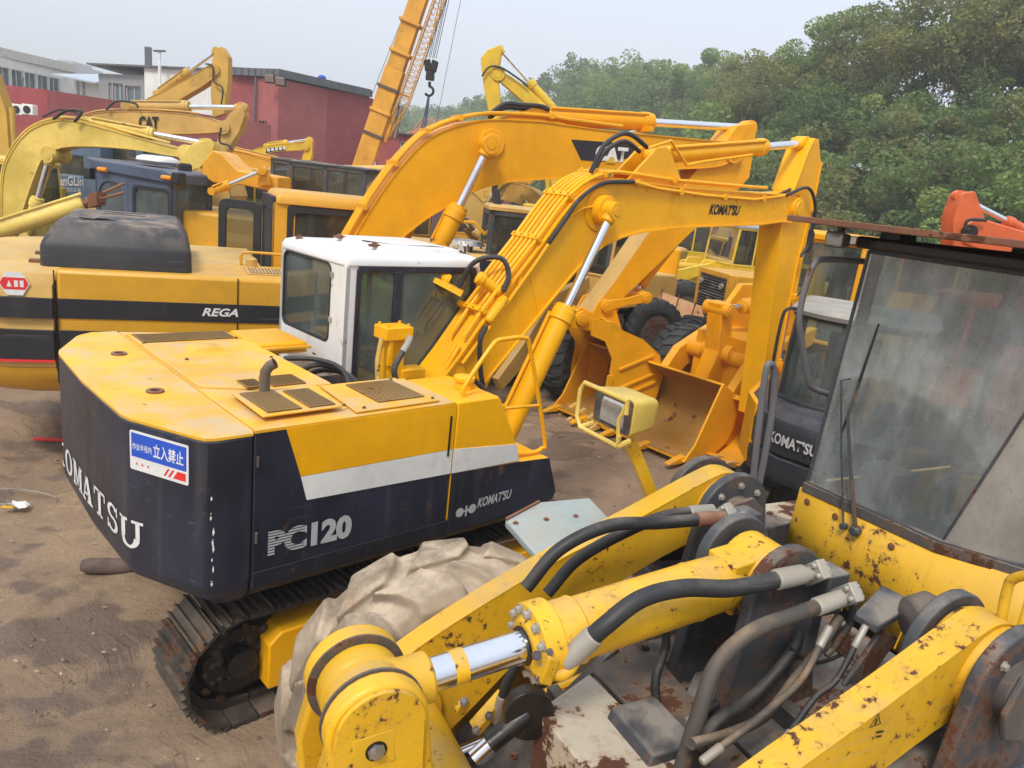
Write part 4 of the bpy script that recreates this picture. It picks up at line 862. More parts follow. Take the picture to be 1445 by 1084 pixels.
for k,yy in enumerate((-.185,-.13,-.075,-.02,.035,.09)):
    a = 4+(k%3)*2; pts = [(x_,yy,z_) for x_,z_ in line[a:]]
    pts = [(pts[0][0]-.05,yy-.0,pts[0][1]-.10)]+pts if k%2 else pts
    if k in (0,1,4): 
        tail = offset_line(smooth2(up[11:],3),.05+(.0 if k else .01)); pts += [(x_,yy*.85,z_) for x_,z_ in tail[2:-4 if k else -2]]
    make('hydraulic_pipe', MB().tube(spline(pts,2) if k<0 else pts,.017,8), M['kom_yel'], bm)
for i in (6,12,18,24,30):
    if i < len(line): 
        x_,z_ = line[i]; a = line[i-1]; d = V((x_-a[0],0,z_-a[1])).normalized(); nn = V((-d.z,0,d.x))
        cl = MB(); cl.obox(V((x_,-.05,z_))+nn*.0,d*.022,(0,.17,0),nn*.026); 
        for yy in (-.19,-.1,-.01,.08): cl.lathe([(0,.012),(.02,.012)],V((x_,yy,z_))+nn*.026,nn,6)
        make('pipe_clamp', cl, M['kom_yel'], bm, bevel=.003)
sp = [(.80,-.215,1.86),(.95,-.222,2.04),(1.22,-.222,2.36),(1.50,-.222,2.70),(1.62,-.222,2.86)]
make('hydraulic_pipe', MB().tube(sp,.017,8), M['kom_yel'], bm)
make('hydraulic_pipe', MB().tube([(2.24,-.225,3.23),(2.0,-.222,3.19),(1.78,-.222,3.08),(1.65,-.225,2.92)],.010,6), M['kom_yel'], bm)
make('hose', MB().tube(spline([(1.62,-.225,2.87),(1.75,-.24,3.05),(1.93,-.24,3.27),(2.2,-.24,3.42),(2.62,-.24,3.47)],6),.02,8), M['hose'], bm)
make('hydraulic_pipe', MB().tube([(2.62,-.24,3.47),(3.0,-.23,3.44),(3.8,-.22,3.435),(4.8,-.22,3.46),(5.45,-.22,3.55)],.017,8), M['kom_yel'], bm)
for x_,z_ in ((2.72,3.47),(3.4,3.44),(4.2,3.45),(5.0,3.49)): make('pipe_clamp', MB().box(x_-.025,x_+.025,-.245,-.195,z_-.035,z_+.03), M['kom_yel'], bm, bevel=.004)
for a_,b2 in (((1.12,-.19,2.50),(1.0,-.16,2.36)),((1.30,-.15,2.66),(1.42,-.18,2.80))): pass
make('hose', MB().tube(spline([(.93,.10,2.42),(1.02,.02,2.66),(1.18,-.12,2.72),(1.22,-.2,2.60),(1.16,-.225,2.46)],7),.022,10), M['hose'], bm)
make('check_valve', MB().lathe([(0,.03),(.02,.045),(.2,.045),(.22,.035),(.27,.035)],(1.02,-.215,2.20),(.66,0,.75),12), M['kom_yel'], bm, bevel=.003)
make('hose', MB().tube(spline([(1.0,-.235,2.17),(.93,-.26,2.05),(.96,-.27,1.80),(1.0,-.27,1.62),(.85,-.30,1.48),(.70,-.30,1.50)],7),.021,10), M['hose'], bm)
for c,d_ in (((.70,.28,2.58),(.40,-.28,-.22)),((.98,-.08,2.56),(.40,-.18,-.25))):
    d_ = V(d_).normalized(); make('filter_canister', MB().lathe([(0,.03),(.01,.055),(.06,.058),(.065,.045),(.20,.045),(.21,.055),(.24,.05)],c,d_,16), M['kom_yel'], bm, bevel=.003)
make('filter_bracket', MB().obox((.83,.12,2.45),(.10,-.09,-.055),(.03,.03,0),(.01,0,.02)), M['kom_yel'], bm)
# arm cylinder, stick
hyd(ex,(3.12,YB,3.745),(5.95,YB,4.19),.085,.70,M['kom_yel'],.045)
make('cylinder_bracket', MB().prism([(2.62,3.47),(3.0,3.81),(3.14,3.84),(3.25,3.76),(3.55,3.47)],YB-.12,YB-.09).prism([(2.62,3.47),(3.0,3.81),(3.14,3.84),(3.25,3.76),(3.55,3.47)],YB+.09,YB+.12), M['kom_yel'], bm, bevel=.004)
for k,yy in enumerate((-.13,-.01)): make('hose', MB().tube(spline([(2.14+k*.16,yy,3.50),(2.24+k*.16,yy-.02,3.74-k*.04),(2.43+k*.16,yy-.02,3.86-k*.05),(2.60+k*.12,yy-.02,3.88-k*.06),(2.85+k*.05,yy-.02,3.80-k*.04)],6),.022,9), M['hose'], bm)
for dz in (.0,): make('hydraulic_pipe', MB().tube([(2.88,-.13,3.79),(3.2,-.15,3.90),(3.5,-.17,3.70),(3.75,-.17,3.76),(4.7,-.15,3.93)],.015,8), M['kom_yel'], bm)
st = [(5.585,3.25),(5.80,1.96),(5.975,.72),(6.20,.70),(6.235,1.26),(6.20,2.0),(6.18,2.77),(6.26,3.38),(6.285,3.55),(6.27,4.02),(6.10,4.27),(5.97,4.26),(5.88,4.10),(5.72,3.62),(5.66,3.50)]
sk = make('stick', MB().prism(st,YB-.13,YB+.13), M['kom_yel'], ex, bevel=.004)
for ln in ([(5.583,3.25),(5.798,1.96),(5.973,.72)],[(5.72,3.62),(5.88,4.10),(5.97,4.262)],[(6.237,1.26),(6.202,2.0),(6.182,2.77),(6.262,3.38),(6.287,3.55),(6.272,4.02)]):
    q = offset_line(ln,.006); q2 = offset_line(ln,-.008); make('flange', MB().loops([[(q[i][0],YB-.15,q[i][1]),(q[i][0],YB+.15,q[i][1]),(q2[i][0],YB+.15,q2[i][1]),(q2[i][0],YB-.15,q2[i][1])] for i in range(len(q))]), M['kom_yel'], sk, bevel=.003)
boss(sk,6.09,YB,.80,.10,.34,M['kom_yel']); 
for k,yy in enumerate((-.16,-.02)): make('hose', MB().tube(spline([(5.5,-.22+k*.1,3.56),(5.95,-.24+k*.1,3.68),(6.22,-.25+k*.1,3.45),(6.30,-.22+k*.1,3.05),(6.20,-.2+k*.1,2.85)],7),.02,8), M['hose'], ex)
hyd(ex,(6.42,YB,3.45),(6.50,YB,1.35),.07,.58,M['kom_yel'],.035)
make('bucket_link', MB().prism([(6.10,1.02),(6.2,1.1),(6.6,1.38),(6.56,1.46),(6.1,1.18)],YB-.19,YB-.15).prism([(6.5,1.40),(6.6,1.38),(6.62,.62),(6.52,.60)],YB-.10,YB+.10), M['kom_yel'], ex, bevel=.005)
bo = [(5.62,.10),(5.95,.03),(6.35,.10),(6.62,.30),(6.70,.55),(6.55,.78),(6.2,.86),(6.02,.86)]
dbk = digger_bucket(ex, bo, bo+[(5.85,.5)], YB, .80, M['cat_boom'], teeth=4)
# right handrail, valve column, hoses
hr = spline([(.07,-1.15,ZT),(.07,-1.15,2.0),(.27,-1.15,2.26),(.34,-1.15,2.30)],4)[:-1]+spline([(.34,-1.15,2.30),(.56,-1.15,2.30),(.64,-1.15,2.20),(.90,-1.15,1.50),(.88,-1.15,1.43),(.80,-1.15,1.41),(.62,-1.16,1.43)],5)
make('handrail', MB().tube(hr,.016,10), M['kom_yel'], ex); make('handrail_strut', MB().tube([(.42,-1.15,1.80),(.79,-1.15,1.78)],.012,8).box(.38,.44,-1.165,-1.13,1.74,1.83), M['kom_yel'], ex)
vp = P.y(552,480,-.12); 
make('valve_column', MB().box(.08,.22,-.22,-.10,1.5,2.10).box(.02,.26,-.26,-.08,2.10,2.20).box(.06,.10,-.25,-.21,1.9,2.1).box(.2,.42,-.24,-.10,1.78,1.86), M['kom_yel'], ex, bevel=.008)
bolts(ex,[(.05,-.23,2.2),(.23,-.23,2.2),(.05,-.11,2.2),(.23,-.11,2.2)],(0,0,1),.012,.02,M['kom_yel'])
make('hose_fitting', MB().tube([(.22,-.27,2.12),(.16,-.33,2.09),(.10,-.36,2.04)],.026,10), M['zinc'], ex)
make('hose', MB().tube(spline([(.10,-.36,2.04),(.0,-.42,1.92),(.06,-.46,1.78),(.28,-.48,1.70),(.45,-.46,1.72)],7),.022,10), M['hose'], ex)
make('hose', MB().tube(spline([(.02,-.2,2.12),(-.03,-.24,1.95),(-.06,-.3,1.80),(-.15,-.34,1.74)],6),.020,10), M['old_yel'], ex)
for dx in (0,.07): make('hose', MB().tube(spline([(-.15-dx,-.34,1.72+dx*.5),(-.26-dx,-.20,1.86+dx*.6),(-.40-dx,-.05,1.86+dx*.6),(-.50-dx,.02,1.76),(-.55,.03,1.6)],7),.020,10), M['hose'], ex)
make('hose', MB().tube(spline([(-.60,.1,1.93),(-.45,-.1,1.96),(-.36,-.3,1.93),(-.36,-.45,1.8)],6),.018,8), M['hose'], ex)
make('hose_fitting', MB().cyl((.45,-.46,1.72),(.66,-.38,1.76),.03,8).cyl((.52,-.44,1.73),(.56,-.42,1.735),.045,6).cyl((.6,-.40,1.75),(.63,-.39,1.755),.045,6), M['zinc'], ex, bevel=.003)
make('hose', MB().tube(spline([(.66,-.38,1.76),(.78,-.36,1.78),(.90,-.40,1.68),(.95,-.42,1.58)],6),.022,8), M['hose'], ex)
for k in range(4): make('pipe_elbow', MB().tube([(.62+k*.03,-.18+k*.07,1.62),(.66+k*.03,-.18+k*.07,1.82),(.78+k*.02,-.18+k*.07,2.0)],.018,8), M['kom_yel'], bm)
# lettering
UX,UZ,OUT = (1,0,0),(0,0,1),None
put_text('PC120','model_number',M['decalg'],ex,(-1.315,-1.237,1.165),(1,0,-.02),UZ,.53,.155,bold=.055,bands=(9,.36,.42))
put_text("KOMAT'SU",'maker_name',M['decalg'],ex,(.205,-1.243,1.125),(1,0,.03),UZ,.32,.075,bold=.03,shear=.25)
m = MB(); 
for c,r_ in (((.055,1.125),.034),((.165,1.13),.034)): m.add([(c[0]+r_*math.cos(k*.3927),-1.243,c[1]+r_*math.sin(k*.3927)) for k in range(16)],[tuple(range(16))])
m.add([(.07,-1.2432,1.117),(.155,-1.2432,1.122),(.155,-1.2432,1.137),(.07,-1.2432,1.132)],[(0,1,2,3)]); m.add([(.103,-1.2434,1.085),(.118,-1.2434,1.086),(.118,-1.2434,1.165),(.103,-1.2434,1.165)],[(0,1,2,3)])
make('maker_emblem', m, M['decalg'], ex, fix=False)
put_text("KOMAT'SU",'maker_name',M['decalk'],bm,(3.98,-.201,3.245),(1,0,.035),UZ,.60,.115,bold=.05,shear=.25)
# slab serif name round the back of the counterweight
def slab_letters():
    T = []; S,F_ = .24,.10
    def bx(x0,x1,y0,y1): return [(x0,y0),(x1,y0),(x1,y1),(x0,y1)]
    def par(x0,x1,y0,x2,x3,y1): return [(x0,y0),(x1,y0),(x3,y1),(x2,y1)]
    def ell(cx_,cy_,ra,rb,wa,wb,a0,a1,n=20):
        q = []
        for k in range(n):
            t0,t1 = R(a0+(a1-a0)*k/n),R(a0+(a1-a0)*(k+1)/n)
            q.append([(cx_+ra*math.cos(t0),cy_+rb*math.sin(t0)),(cx_+(ra-wa)*math.cos(t0),cy_+(rb-wb)*math.sin(t0)),(cx_+(ra-wa)*math.cos(t1),cy_+(rb-wb)*math.sin(t1)),(cx_+ra*math.cos(t1),cy_+rb*math.sin(t1))])
        return q
    K = [bx(.08,.32,0,1),bx(0,.40,0,F_),bx(0,.40,1-F_,1),par(.32,.32,.38,.62,.82,1-F_),par(.62,.88,F_,.36,.48,.62),bx(.55,1,0,F_),bx(.52,.95,1-F_,1)]
    O = ell(.5,.5,.5,.52,.24,.11,0,360,28)
    Mm = [bx(.08,.24,0,1),bx(.76,1.0,0,1),bx(0,.34,0,F_),bx(.66,1.08,0,F_),bx(0,.24,1-F_,1),bx(.8,1.08,1-F_,1),par(.46,.58,.1,.10,.36,1),par(.46,.58,.1,.76,.86,1)]
    A = [par(.08,.20,F_,.42,.54,1),par(.62,.90,F_,.40,.62,1),bx(.25,.72,.28,.37),bx(0,.34,0,F_),bx(.52,1,0,F_)]
    Tt = [bx(.38,.62,0,1),bx(.25,.75,0,F_),bx(0,1,1-F_,1),bx(0,.09,.70,1),bx(.91,1,.70,1)]
    Ss = ell(.5,.735,.44,.28,.22,.10,20,270,14)+ell(.5,.275,.46,.29,.22,.10,90,-160,14)+[bx(.84,.93,.66,1.0),bx(.05,.14,0,.34)]
    Uu = [bx(.10,.34,.35,1),bx(.76,.90,.35,1),bx(0,.44,1-F_,1),bx(.62,1.02,1-F_,1)]+ell(.5,.37,.40,.39,.2,.10,180,360,14)
    x = 0
    for g,w_ in ((K,1),(O,1),(Mm,1.1),(A,1),(Tt,.95),(Ss,.9),(Uu,1)):
        T.append([[(x+p[0]*w_,p[1]) for p in q] for q in g]); x += w_+.17
    return T, x-.17
polys,tw = slab_letters(); W_ = 1.72; Hh = .17; path = [(-1.69,1.17)]+[p for p in cwp[::-1] if -.9 < p[1] < .9]+[(-1.69,-1.17)]
seg = []; acc = 0
for a,b_ in zip(path,path[1:]): l = math.hypot(b_[0]-a[0],b_[1]-a[1]); seg.append((acc,acc+l,a,b_)); acc += l
def onpath(s,z):
    for s0,s1,a,b_ in seg:
        if s <= s1 or s1 == acc:
            t = (s-s0)/(s1-s0); d = V((b_[0]-a[0],b_[1]-a[1],0)).normalized(); n_ = V((d.y,-d.x,0)); 
            if n_.x > 0: n_ = -n_
            return V((a[0]+(b_[0]-a[0])*t,a[1]+(b_[1]-a[1])*t,z))+n_*.0035
s_off = (acc-W_)/2
for glyph in polys:
    bmx = bmesh.new()
    for q in glyph:
        try: bmx.faces.new([bmx.verts.new((p[0]/tw*W_,p[1]*Hh,0)) for p in q])
        except ValueError: pass
    for s0,s1,a,b_ in seg: bmesh.ops.bisect_plane(bmx, geom=bmx.verts[:]+bmx.edges[:]+bmx.faces[:], plane_co=(s1-s_off,0,0), plane_no=(1,0,0))
    for v_ in bmx.verts: s = v_.co.x+s_off; v_.co = onpath(s, 1.105+v_.co.y+.065*(s/acc))
    me = bpy.data.meshes.new('rear_letter'); bmx.to_mesh(me); bmx.free(); me.materials.append(M['decalw']); link(bpy.data.objects.new('rear_letter',me), ex)
# blue and white warning sign on the bevelled corner
C1,C2 = V((-1.69,-1.17,0)),V((-1.886,-.77,0)); u_ = (C1-C2).normalized(); n_ = V((u_.y,-u_.x,0)); n_ = n_ if n_.x < 0 else -n_
def sg(a,b_,c,d_,l): return [C2+u_*a+V((0,0,c))+n_*l,C2+u_*b_+V((0,0,c))+n_*l,C2+u_*b_+V((0,0,d_))+n_*l,C2+u_*a+V((0,0,d_))+n_*l]
sx0,sx1,sz0,sz1 = .012,.412,1.635,1.855
so_ = make('warning_sign', MB().loops([rrect(C2+n_*.002,u_,(0,0,1),sx0,sx1,sz0,sz1,.012),rrect(C2+n_*.006,u_,(0,0,1),sx0,sx1,sz0,sz1,.012)]), M['decalw'], ex); so_['label'] = 'blue and white warning sticker with Japanese lettering'
make('blue_field', MB().ext(sg(sx0+.012,sx1-.012,sz0+.075,sz1-.012,.0062),n_*.0006), M['decalb'], so_)
m = MB()
for k,(a,b_) in enumerate(((.245,.258),(.275,.29))): m.add([C2+u_*a+V((0,0,sz0+.018))+n_*.007,C2+u_*b_+V((0,0,sz0+.018))+n_*.007,C2+u_*(b_+.03)+V((0,0,sz0+.062))+n_*.007,C2+u_*(a+.03)+V((0,0,sz0+.062))+n_*.007],[(0,1,2,3)])
m.add([C2+u_*.31+V((0,0,sz0+.018))+n_*.007,C2+u_*.395+V((0,0,sz0+.018))+n_*.007,C2+u_*.395+V((0,0,sz0+.062))+n_*.007,C2+u_*.34+V((0,0,sz0+.062))+n_*.007],[(0,1,2,3)])
for a in (.05,.09,.13): m.add([C2+u_*a+V((0,0,sz0+.035))+n_*.007,C2+u_*(a+.018)+V((0,0,sz0+.03))+n_*.007,C2+u_*(a+.010)+V((0,0,sz0+.048))+n_*.007],[(0,1,2)])
make('red_marks', m, M['decalr'], so_, fix=False)
put_text('作业半径内','sign_text_small',M['decalw'],so_,C2+u_*.03+V((0,0,sz0+.115))+n_*.004,u_,(0,0,1),.135,.038,bold=.01)
put_text('立入禁止','sign_text_large',M['decalw'],so_,C2+u_*.175+V((0,0,sz0+.10))+n_*.004,u_,(0,0,1),.205,.078,bold=.02)
# scratches and chipped edge on the corner
m = MB(); rnd = random.Random(3)
for k in range(13):
    z_ = 1.0+rnd.random()**1.5*.6; h_ = rnd.uniform(.006,.06); w_ = rnd.uniform(.002,.010); p = V((-1.622+rnd.uniform(-.012,.006),-1.2345,z_)); m.add([p+V((0,-.001,0)),p+V((w_,-.0035,h_*.4)),p+V((w_*.3,-.003,h_)),p+V((-w_*.5,-.001,h_*.5))],[(0,1,2,3)])
make('chipped_paint', m, M['stripe'], ex, fix=False)
# ================================================================ THE FOREGROUND WHEEL LOADER
L_ = Frame(1.33,2.69,-152)
ld = thing('wheel_loader','chipped yellow wheel loader in the right foreground with rusty canopy plate and thick hoses','wheel loader',L_.o.x,L_.o.y,-152)
Y_ = M['ldr_yel']; G_ = M['greyst']
def ly(u,v,y): return L_.y(u,v,y)
# lift arms: heavy plates with a curved back, joined by the cross tube
up_a = smooth2([(-.16,2.02),(-.10,2.11),(.02,2.155),(.14,2.13),(.5,1.98),(.955,1.80),(1.433,1.56),(1.70,1.36),(1.84,1.20),(1.90,1.08)],4)
lo_a = smooth2([(-.16,1.92),(-.08,1.84),(.02,1.81),(.16,1.83),(.5,1.70),(.92,1.46),(1.2,1.20),(1.40,1.02),(1.6,.92),(1.75,.90)],4)
for yc in (-.645,.60):
    a = beam(ld,'lift_arm', up_a, lo_a, yc, .10, Y_, flange=.0)
    make('arm_edge', MB().loops([[(p[0],yc-.052,p[1]+.001),(p[0],yc+.052,p[1]+.001),(p[0],yc+.052,p[1]-.006),(p[0],yc-.052,p[1]-.006)] for p in offset_line(up_a,.004)]), Y_, a, bevel=.002)
    boss(a,.02,yc,1.98,.165,.16,Y_); boss(a,1.55,yc,1.24,.2,.16,Y_)
    a['label'] = 'far lift arm behind the tilt cylinder' if yc < 0 else 'near lift arm crossing the lower right corner with a warning sticker'
make('cross_tube', MB().cyl((1.50,-.60,1.22),(1.50,.56,1.22),.135,28), Y_, ld)
# warning triangle on the near arm
tp = ly(1236,1018,.652); m = MB(); s_ = .03
for k in range(3):
    a0 = R(90+120*k); a1 = R(210+120*k); A,B = V((math.cos(a0)*s_,0,math.sin(a0)*s_)),V((math.cos(a1)*s_,0,math.sin(a1)*s_)); c = V((tp.x,.6535,tp.z)); m.add([c+A,c+B,c+B*.8,c+A*.8],[(0,1,2,3)])
m.add([c+V((-.004,0,-.01)),c+V((.004,0,-.01)),c+V((.003,0,.012)),c+V((-.003,0,.012))],[(0,1,2,3)]); m.add([c+V((-.05,0,-.05)),c+V((-.012,0,-.045)),c+V((-.016,0,-.038)),c+V((-.05,0,-.043))],[(0,1,2,3)]); m.add([c+V((-.045,0,-.065)),c+V((-.02,0,-.062)),c+V((-.02,0,-.056)),c+V((-.045,0,-.058))],[(0,1,2,3)])
make('warning_sticker', m, M['decalk'], ld, fix=False)
# bell crank: two thick cheeks with rounded heads
TP = V((1.865,0,1.86))
def cheek(y0,y1,grow=0): 
    top = arc(TP.x,TP.z,.145+grow,160,-20,14); return MB().prism(top+[(2.03,1.68),(2.0,1.45),(2.12,1.0),(2.2,.72),(2.02,.62),(1.85,.8),(1.62,1.12),(1.55,1.32),(1.66,1.55),(1.70,1.72)],y0,y1)
bc = make('bell_crank', cheek(.085,.15).add(*(lambda q:(q.v,q.f))(cheek(-.15,-.085))), Y_, ld, bevel=.012)
make('crank_web', MB().prism([(1.6,1.2),(1.72,1.5),(1.9,1.45),(2.0,1.1)],-.085,.085), Y_, bc, bevel=.01)
for s in (-1,):
    make('pin_cap', MB().lathe([(0,.11),(s*.022,.11),(s*.03,.10),(s*.032,.0)],(TP.x,s*.152,TP.z),(0,1,0),28), Y_, bc, bevel=.002)
make('retainer_plate', MB().prism([(TP.x-.12,TP.z+.02)]+arc(TP.x,TP.z+.01,.125,180,0,12)+[(TP.x+.14,TP.z-.22),(TP.x-.02,TP.z-.30),(TP.x-.13,TP.z-.24)],.152,.168), Y_, bc, bevel=.006)
for yy in (-.081,.081): make('joint_ring', MB().lathe([(-.004,.10),(-.004,.1475),(.004,.1475),(.004,.10)],(TP.x,yy,TP.z),(0,1,0),36), M['rustst'], bc)  # dark rings added to edge the joint of cheeks and eye
bp_ = L_.y(531,1060,.170); make('retainer_plate', MB().prism([(bp_.x+a,bp_.z+b_) for a,b_ in ((-.06,-.05),(.06,-.06),(.07,.05),(-.05,.06))],.150,.169), Y_, bc, bevel=.006)
bolts(bc,[tuple(bp_)],(0,1,0),.017,.018,M['steel']); make('washer', MB().lathe([(0,.030),(.004,.030)],(bp_.x,.168,bp_.z),(0,1,0),20), M['grease_shade'], bc)
# tilt cylinder
B0 = V((.40,.0,2.045)); ax = (TP-B0).normalized()
cy_ = make('cylinder_barrel', MB().lathe([(.10,.05),(.12,.085),(.17,.098),(.30,.101),(.78,.101),(.785,.108),(.87,.108),(.875,.128),(.945,.128),(.95,.092),(.965,.078),(.967,.056)],B0,ax,40), Y_, ld, bevel=.004, smooth=40)
for a,r_ in ((.31,.104),(.785,.111)): make('weld_bead', MB().lathe([(-.006,r_-.004),(0,r_),(.006,r_-.004)],B0+ax*a,ax,40), Y_, cy_)
make('wiper_seal', MB().lathe([(0,.062),(.008,.062)],B0+ax*.967,ax,28), M['grease_shade'], cy_)
u_ = ax.cross(V((0,1,0))).normalized(); 
bolts(cy_,[B0+ax*.948+(u_*math.cos(k*.5236)+V((0,1,0))*math.sin(k*.5236))*.109 for k in range(12)],ax,.0125,.018,M['zinc'])
rod = make('cylinder_rod', MB().cyl(B0+ax*.95,TP-ax*.12,.051,32), M['chrome'], ld)
make('paint_splash', MB().lathe([(0,.0525),(.03,.0526),(.042,.0525)],B0+ax*1.17,ax,32), Y_, rod)
e = MB().lathe([(-.20,.062),(-.19,.075),(-.11,.078),(-.05,.11)],TP,ax,28).lathe([(-.078,.118),(-.072,.124),(-.012,.124),(-.010,.118),(.010,.118),(.012,.124),(.072,.124),(.078,.118)],TP,(0,1,0),36); make('rod_eye', e, Y_, ld, bevel=.004)
make('barrel_eye', MB().lathe([(-.08,.11),(-.08,.125),(.08,.125),(.08,.11)],B0,(0,1,0),28).obox(B0+ax*.08,ax*.10,(0,.07,0),ax.cross(V((0,1,0)))*.10), Y_, ld, bevel=.008)
# central clevis and the tower plates of the front frame
def lug(y0,y1,cx_,cz_,r_,base,mat=G_,nm='tower_plate'):
    return make(nm, MB().prism(arc(cx_,cz_,r_,150,0,10)+base,y0,y1), mat, ld, bevel=.008)
for y0,y1 in ((-.155,-.105),(.105,.155)): lug(y0,y1,.40,2.045,.165,[(.58,1.8),(.62,1.45),(.1,1.45),(.2,1.8)])
for s,yy in ((-1,-.645),(1,.60)):
    lug(yy-.13,yy-.085,.02,1.98,.20,[(.26,1.7),(.32,1.3),(-.35,1.3),(-.22,1.8)]); lug(yy+.085,yy+.13,.02,1.98,.20,[(.26,1.7),(.32,1.3),(-.35,1.3),(-.22,1.8)])
    make('pivot_pin', MB().lathe([(-.165,.07),(-.165,.10),(.165,.10),(.165,.07)],(.02,yy,1.98),(0,1,0),24), M['rustst'], ld, bevel=.006)
    make('pin_keeper', MB().prism([(-.10,1.88),(-.10,2.02),(-.02,2.09),(.09,2.07),(.14,1.95),(.10,1.85),(0,1.82)],yy+.165,yy+.185), M['rustst'], ld, bevel=.006)
    make('tower_foot', MB().prism([(-.25,1.62),(.34,1.68),(.36,1.60),(-.25,1.5)],yy-.17,yy+.22), G_, ld, bevel=.01)
    hyd(ld,(.10,yy+.0,1.15),(1.52,yy+.0,.86) if s<0 else (1.45,yy+.02,.80),.075,.62,Y_,.04)
make('frame_side_plate', MB().prism([(-.5,.7),(-.5,1.5),(.1,1.66),(.7,1.5),(1.2,1.05),(1.3,.6),(.6,.5)],-.42,-.38), G_, ld, bevel=.008)
make('frame_side_plate', MB().prism([(-.5,.7),(-.5,1.5),(.1,1.66),(.7,1.5),(1.2,1.05),(1.3,.6),(.6,.5)],.36,.40), M['rustst'], ld, bevel=.008)
# sloping deck plates between the arms
def plate(px, z_or, th, mat, name='deck_plate', lab=None):
    q = [L_.loc(gz(u,v,z)) for (u,v),z in zip(px,z_or)]; o = make(name, MB().ext(q,(0,0,-th)), mat, ld, bevel=.006)
    if lab: o['label'] = lab
    return o
make('deck_plate', MB().ext([(-.35,-.38,1.62),(-.35,.36,1.62),(.55,.36,1.50),(.55,-.38,1.50)],(0,0,-.02)), G_, ld, bevel=.004)
make('deck_plate', MB().ext([(.56,-.38,1.49),(.56,.36,1.49),(1.05,.36,1.28),(1.05,-.38,1.28)],(0,0,-.02)), M['rustst'], ld, bevel=.004)
make('deck_plate', MB().ext([(1.06,-.38,1.27),(1.06,.36,1.27),(1.35,.36,1.0),(1.35,-.38,1.0)],(0,0,-.02)), G_, ld, bevel=.004)
make('transverse_brace', MB().box(.30,.36,-.37,.35,1.40,1.60).box(.95,1.0,-.37,.35,1.1,1.42), G_, ld, bevel=.006)
make('valve_cover', MB().prism([(.78,1.36),(.84,1.66),(1.02,1.66),(1.12,1.40)],.06,.30), G_, ld, bevel=.01)
# cream, flaking, box of the valve guard
c0 = MB().loops([[(1.22,.10,1.60),(1.62,.10,1.60),(1.62,.34,1.60),(1.22,.34,1.60)],[(1.20,.09,1.25),(1.66,.09,1.25),(1.66,.36,1.25),(1.20,.36,1.25)]])
q = [ly(u,v,.30) for u,v in ((765,985),(835,905),(945,1010),(880,1084))]
gx0 = V((1.53,.22,1.52))
def skewbox(c, a, b_, h): # c corner, two edge vectors, height down
    c,a,b_ = V(c),V(a),V(b_); return MB().ext([c,c+a,c+a+b_,c+b_],(0,0,-h))
vg = make('valve_guard', MB().ext([L_.z(758,1003,1.62),L_.z(832,950,1.62),L_.z(960,1075,1.62),L_.z(880,1150,1.62)],(0,0,-.30)), M['cream'], ld, bevel=.008); vg['label'] = 'cream painted box with large flaking rust patches'
make('guard_plate', MB().ext([L_.z(835,945,1.60),L_.z(905,900,1.60),L_.z(1000,1010,1.60),L_.z(963,1072,1.60)],(0,0,-.02)), M['rustst'], ld, bevel=.004)
make('guard_plate', MB().ext([L_.z(850,885,1.52),L_.z(965,840,1.52),L_.z(1030,950,1.52),L_.z(925,985,1.52)],(0,0,-.02)), G_, ld, bevel=.004)
make('guard_rib', MB().ext([L_.z(1000,905,1.58),L_.z(1025,895,1.58),L_.z(960,1060,1.50),L_.z(935,1050,1.50)],(0,0,-.14)), G_, ld, bevel=.006)
make('link_eye', MB().lathe([(-.03,.05),(-.03,.085),(.03,.085),(.03,.05)],L_.y(745,1005,-.05),(.3,1,.2),20).cyl(L_.y(745,1005,-.05),L_.y(690,1050,-.05),.035,12), M['grease_shade'], ld, bevel=.004)
make('small_rod', MB().cyl(L_.y(690,1050,-.02),L_.y(668,1070,-.02),.028,14), M['chrome'], ld)
make('pipe_bracket', MB().obox(L_.y(690,1005,-.3),(.06,.01,-.05),(0,.03,0),(.01,0,.012)).cyl(L_.y(650,995,-.3),L_.y(655,1000,-.28),.03,10).cyl(L_.y(720,990,-.3),L_.y(700,1050,-.3),.018,8), Y_, ld, bevel=.004)
bolts(ld,[L_.y(u,v,-.27) for u,v in ((690,1010),(672,1030),(712,1000),(655,990))],(.2,1,.3),.012,.018,M['steel'])
# hoses with their crimped ferrules and flange fittings
def hose(pts, r, mat, a_len=.0, b_len=.0, name='hydraulic_hose', fer=M['zinc']):
    P_ = spline(pts,8); o = make(name, MB().tube(P_, r, 14), mat, ld, smooth=60)
    for end,l in ((0,a_len),(-1,b_len)):
        if l:
            p = P_[end]; q_ = P_[1] if end == 0 else P_[-2]; d = (q_-p).normalized(); f = MB().lathe([(-.06,r*.8),(-.055,r*1.15),(-.005,r*1.2),(l,r*1.22),(l+.004,r*1.02)],p,d,18); make('ferrule', f, fer, o, bevel=.002)
    return o
H_ = M['hose']
# upper pair over the far arm
h1 = [ly(u,v,y) for u,v,y in ((742,830,-.42),(790,775,-.42),(860,742,-.40),(930,738,-.38),(1005,732,-.34))]; hose(h1,.026,H_,0,.07,fer=M['rustpl'])
h2 = [ly(u,v,y) for u,v,y in ((772,838,-.50),(815,790,-.50),(880,752,-.47),(940,728,-.44),(990,722,-.42))]; hose(h2,.024,H_,0,.06)
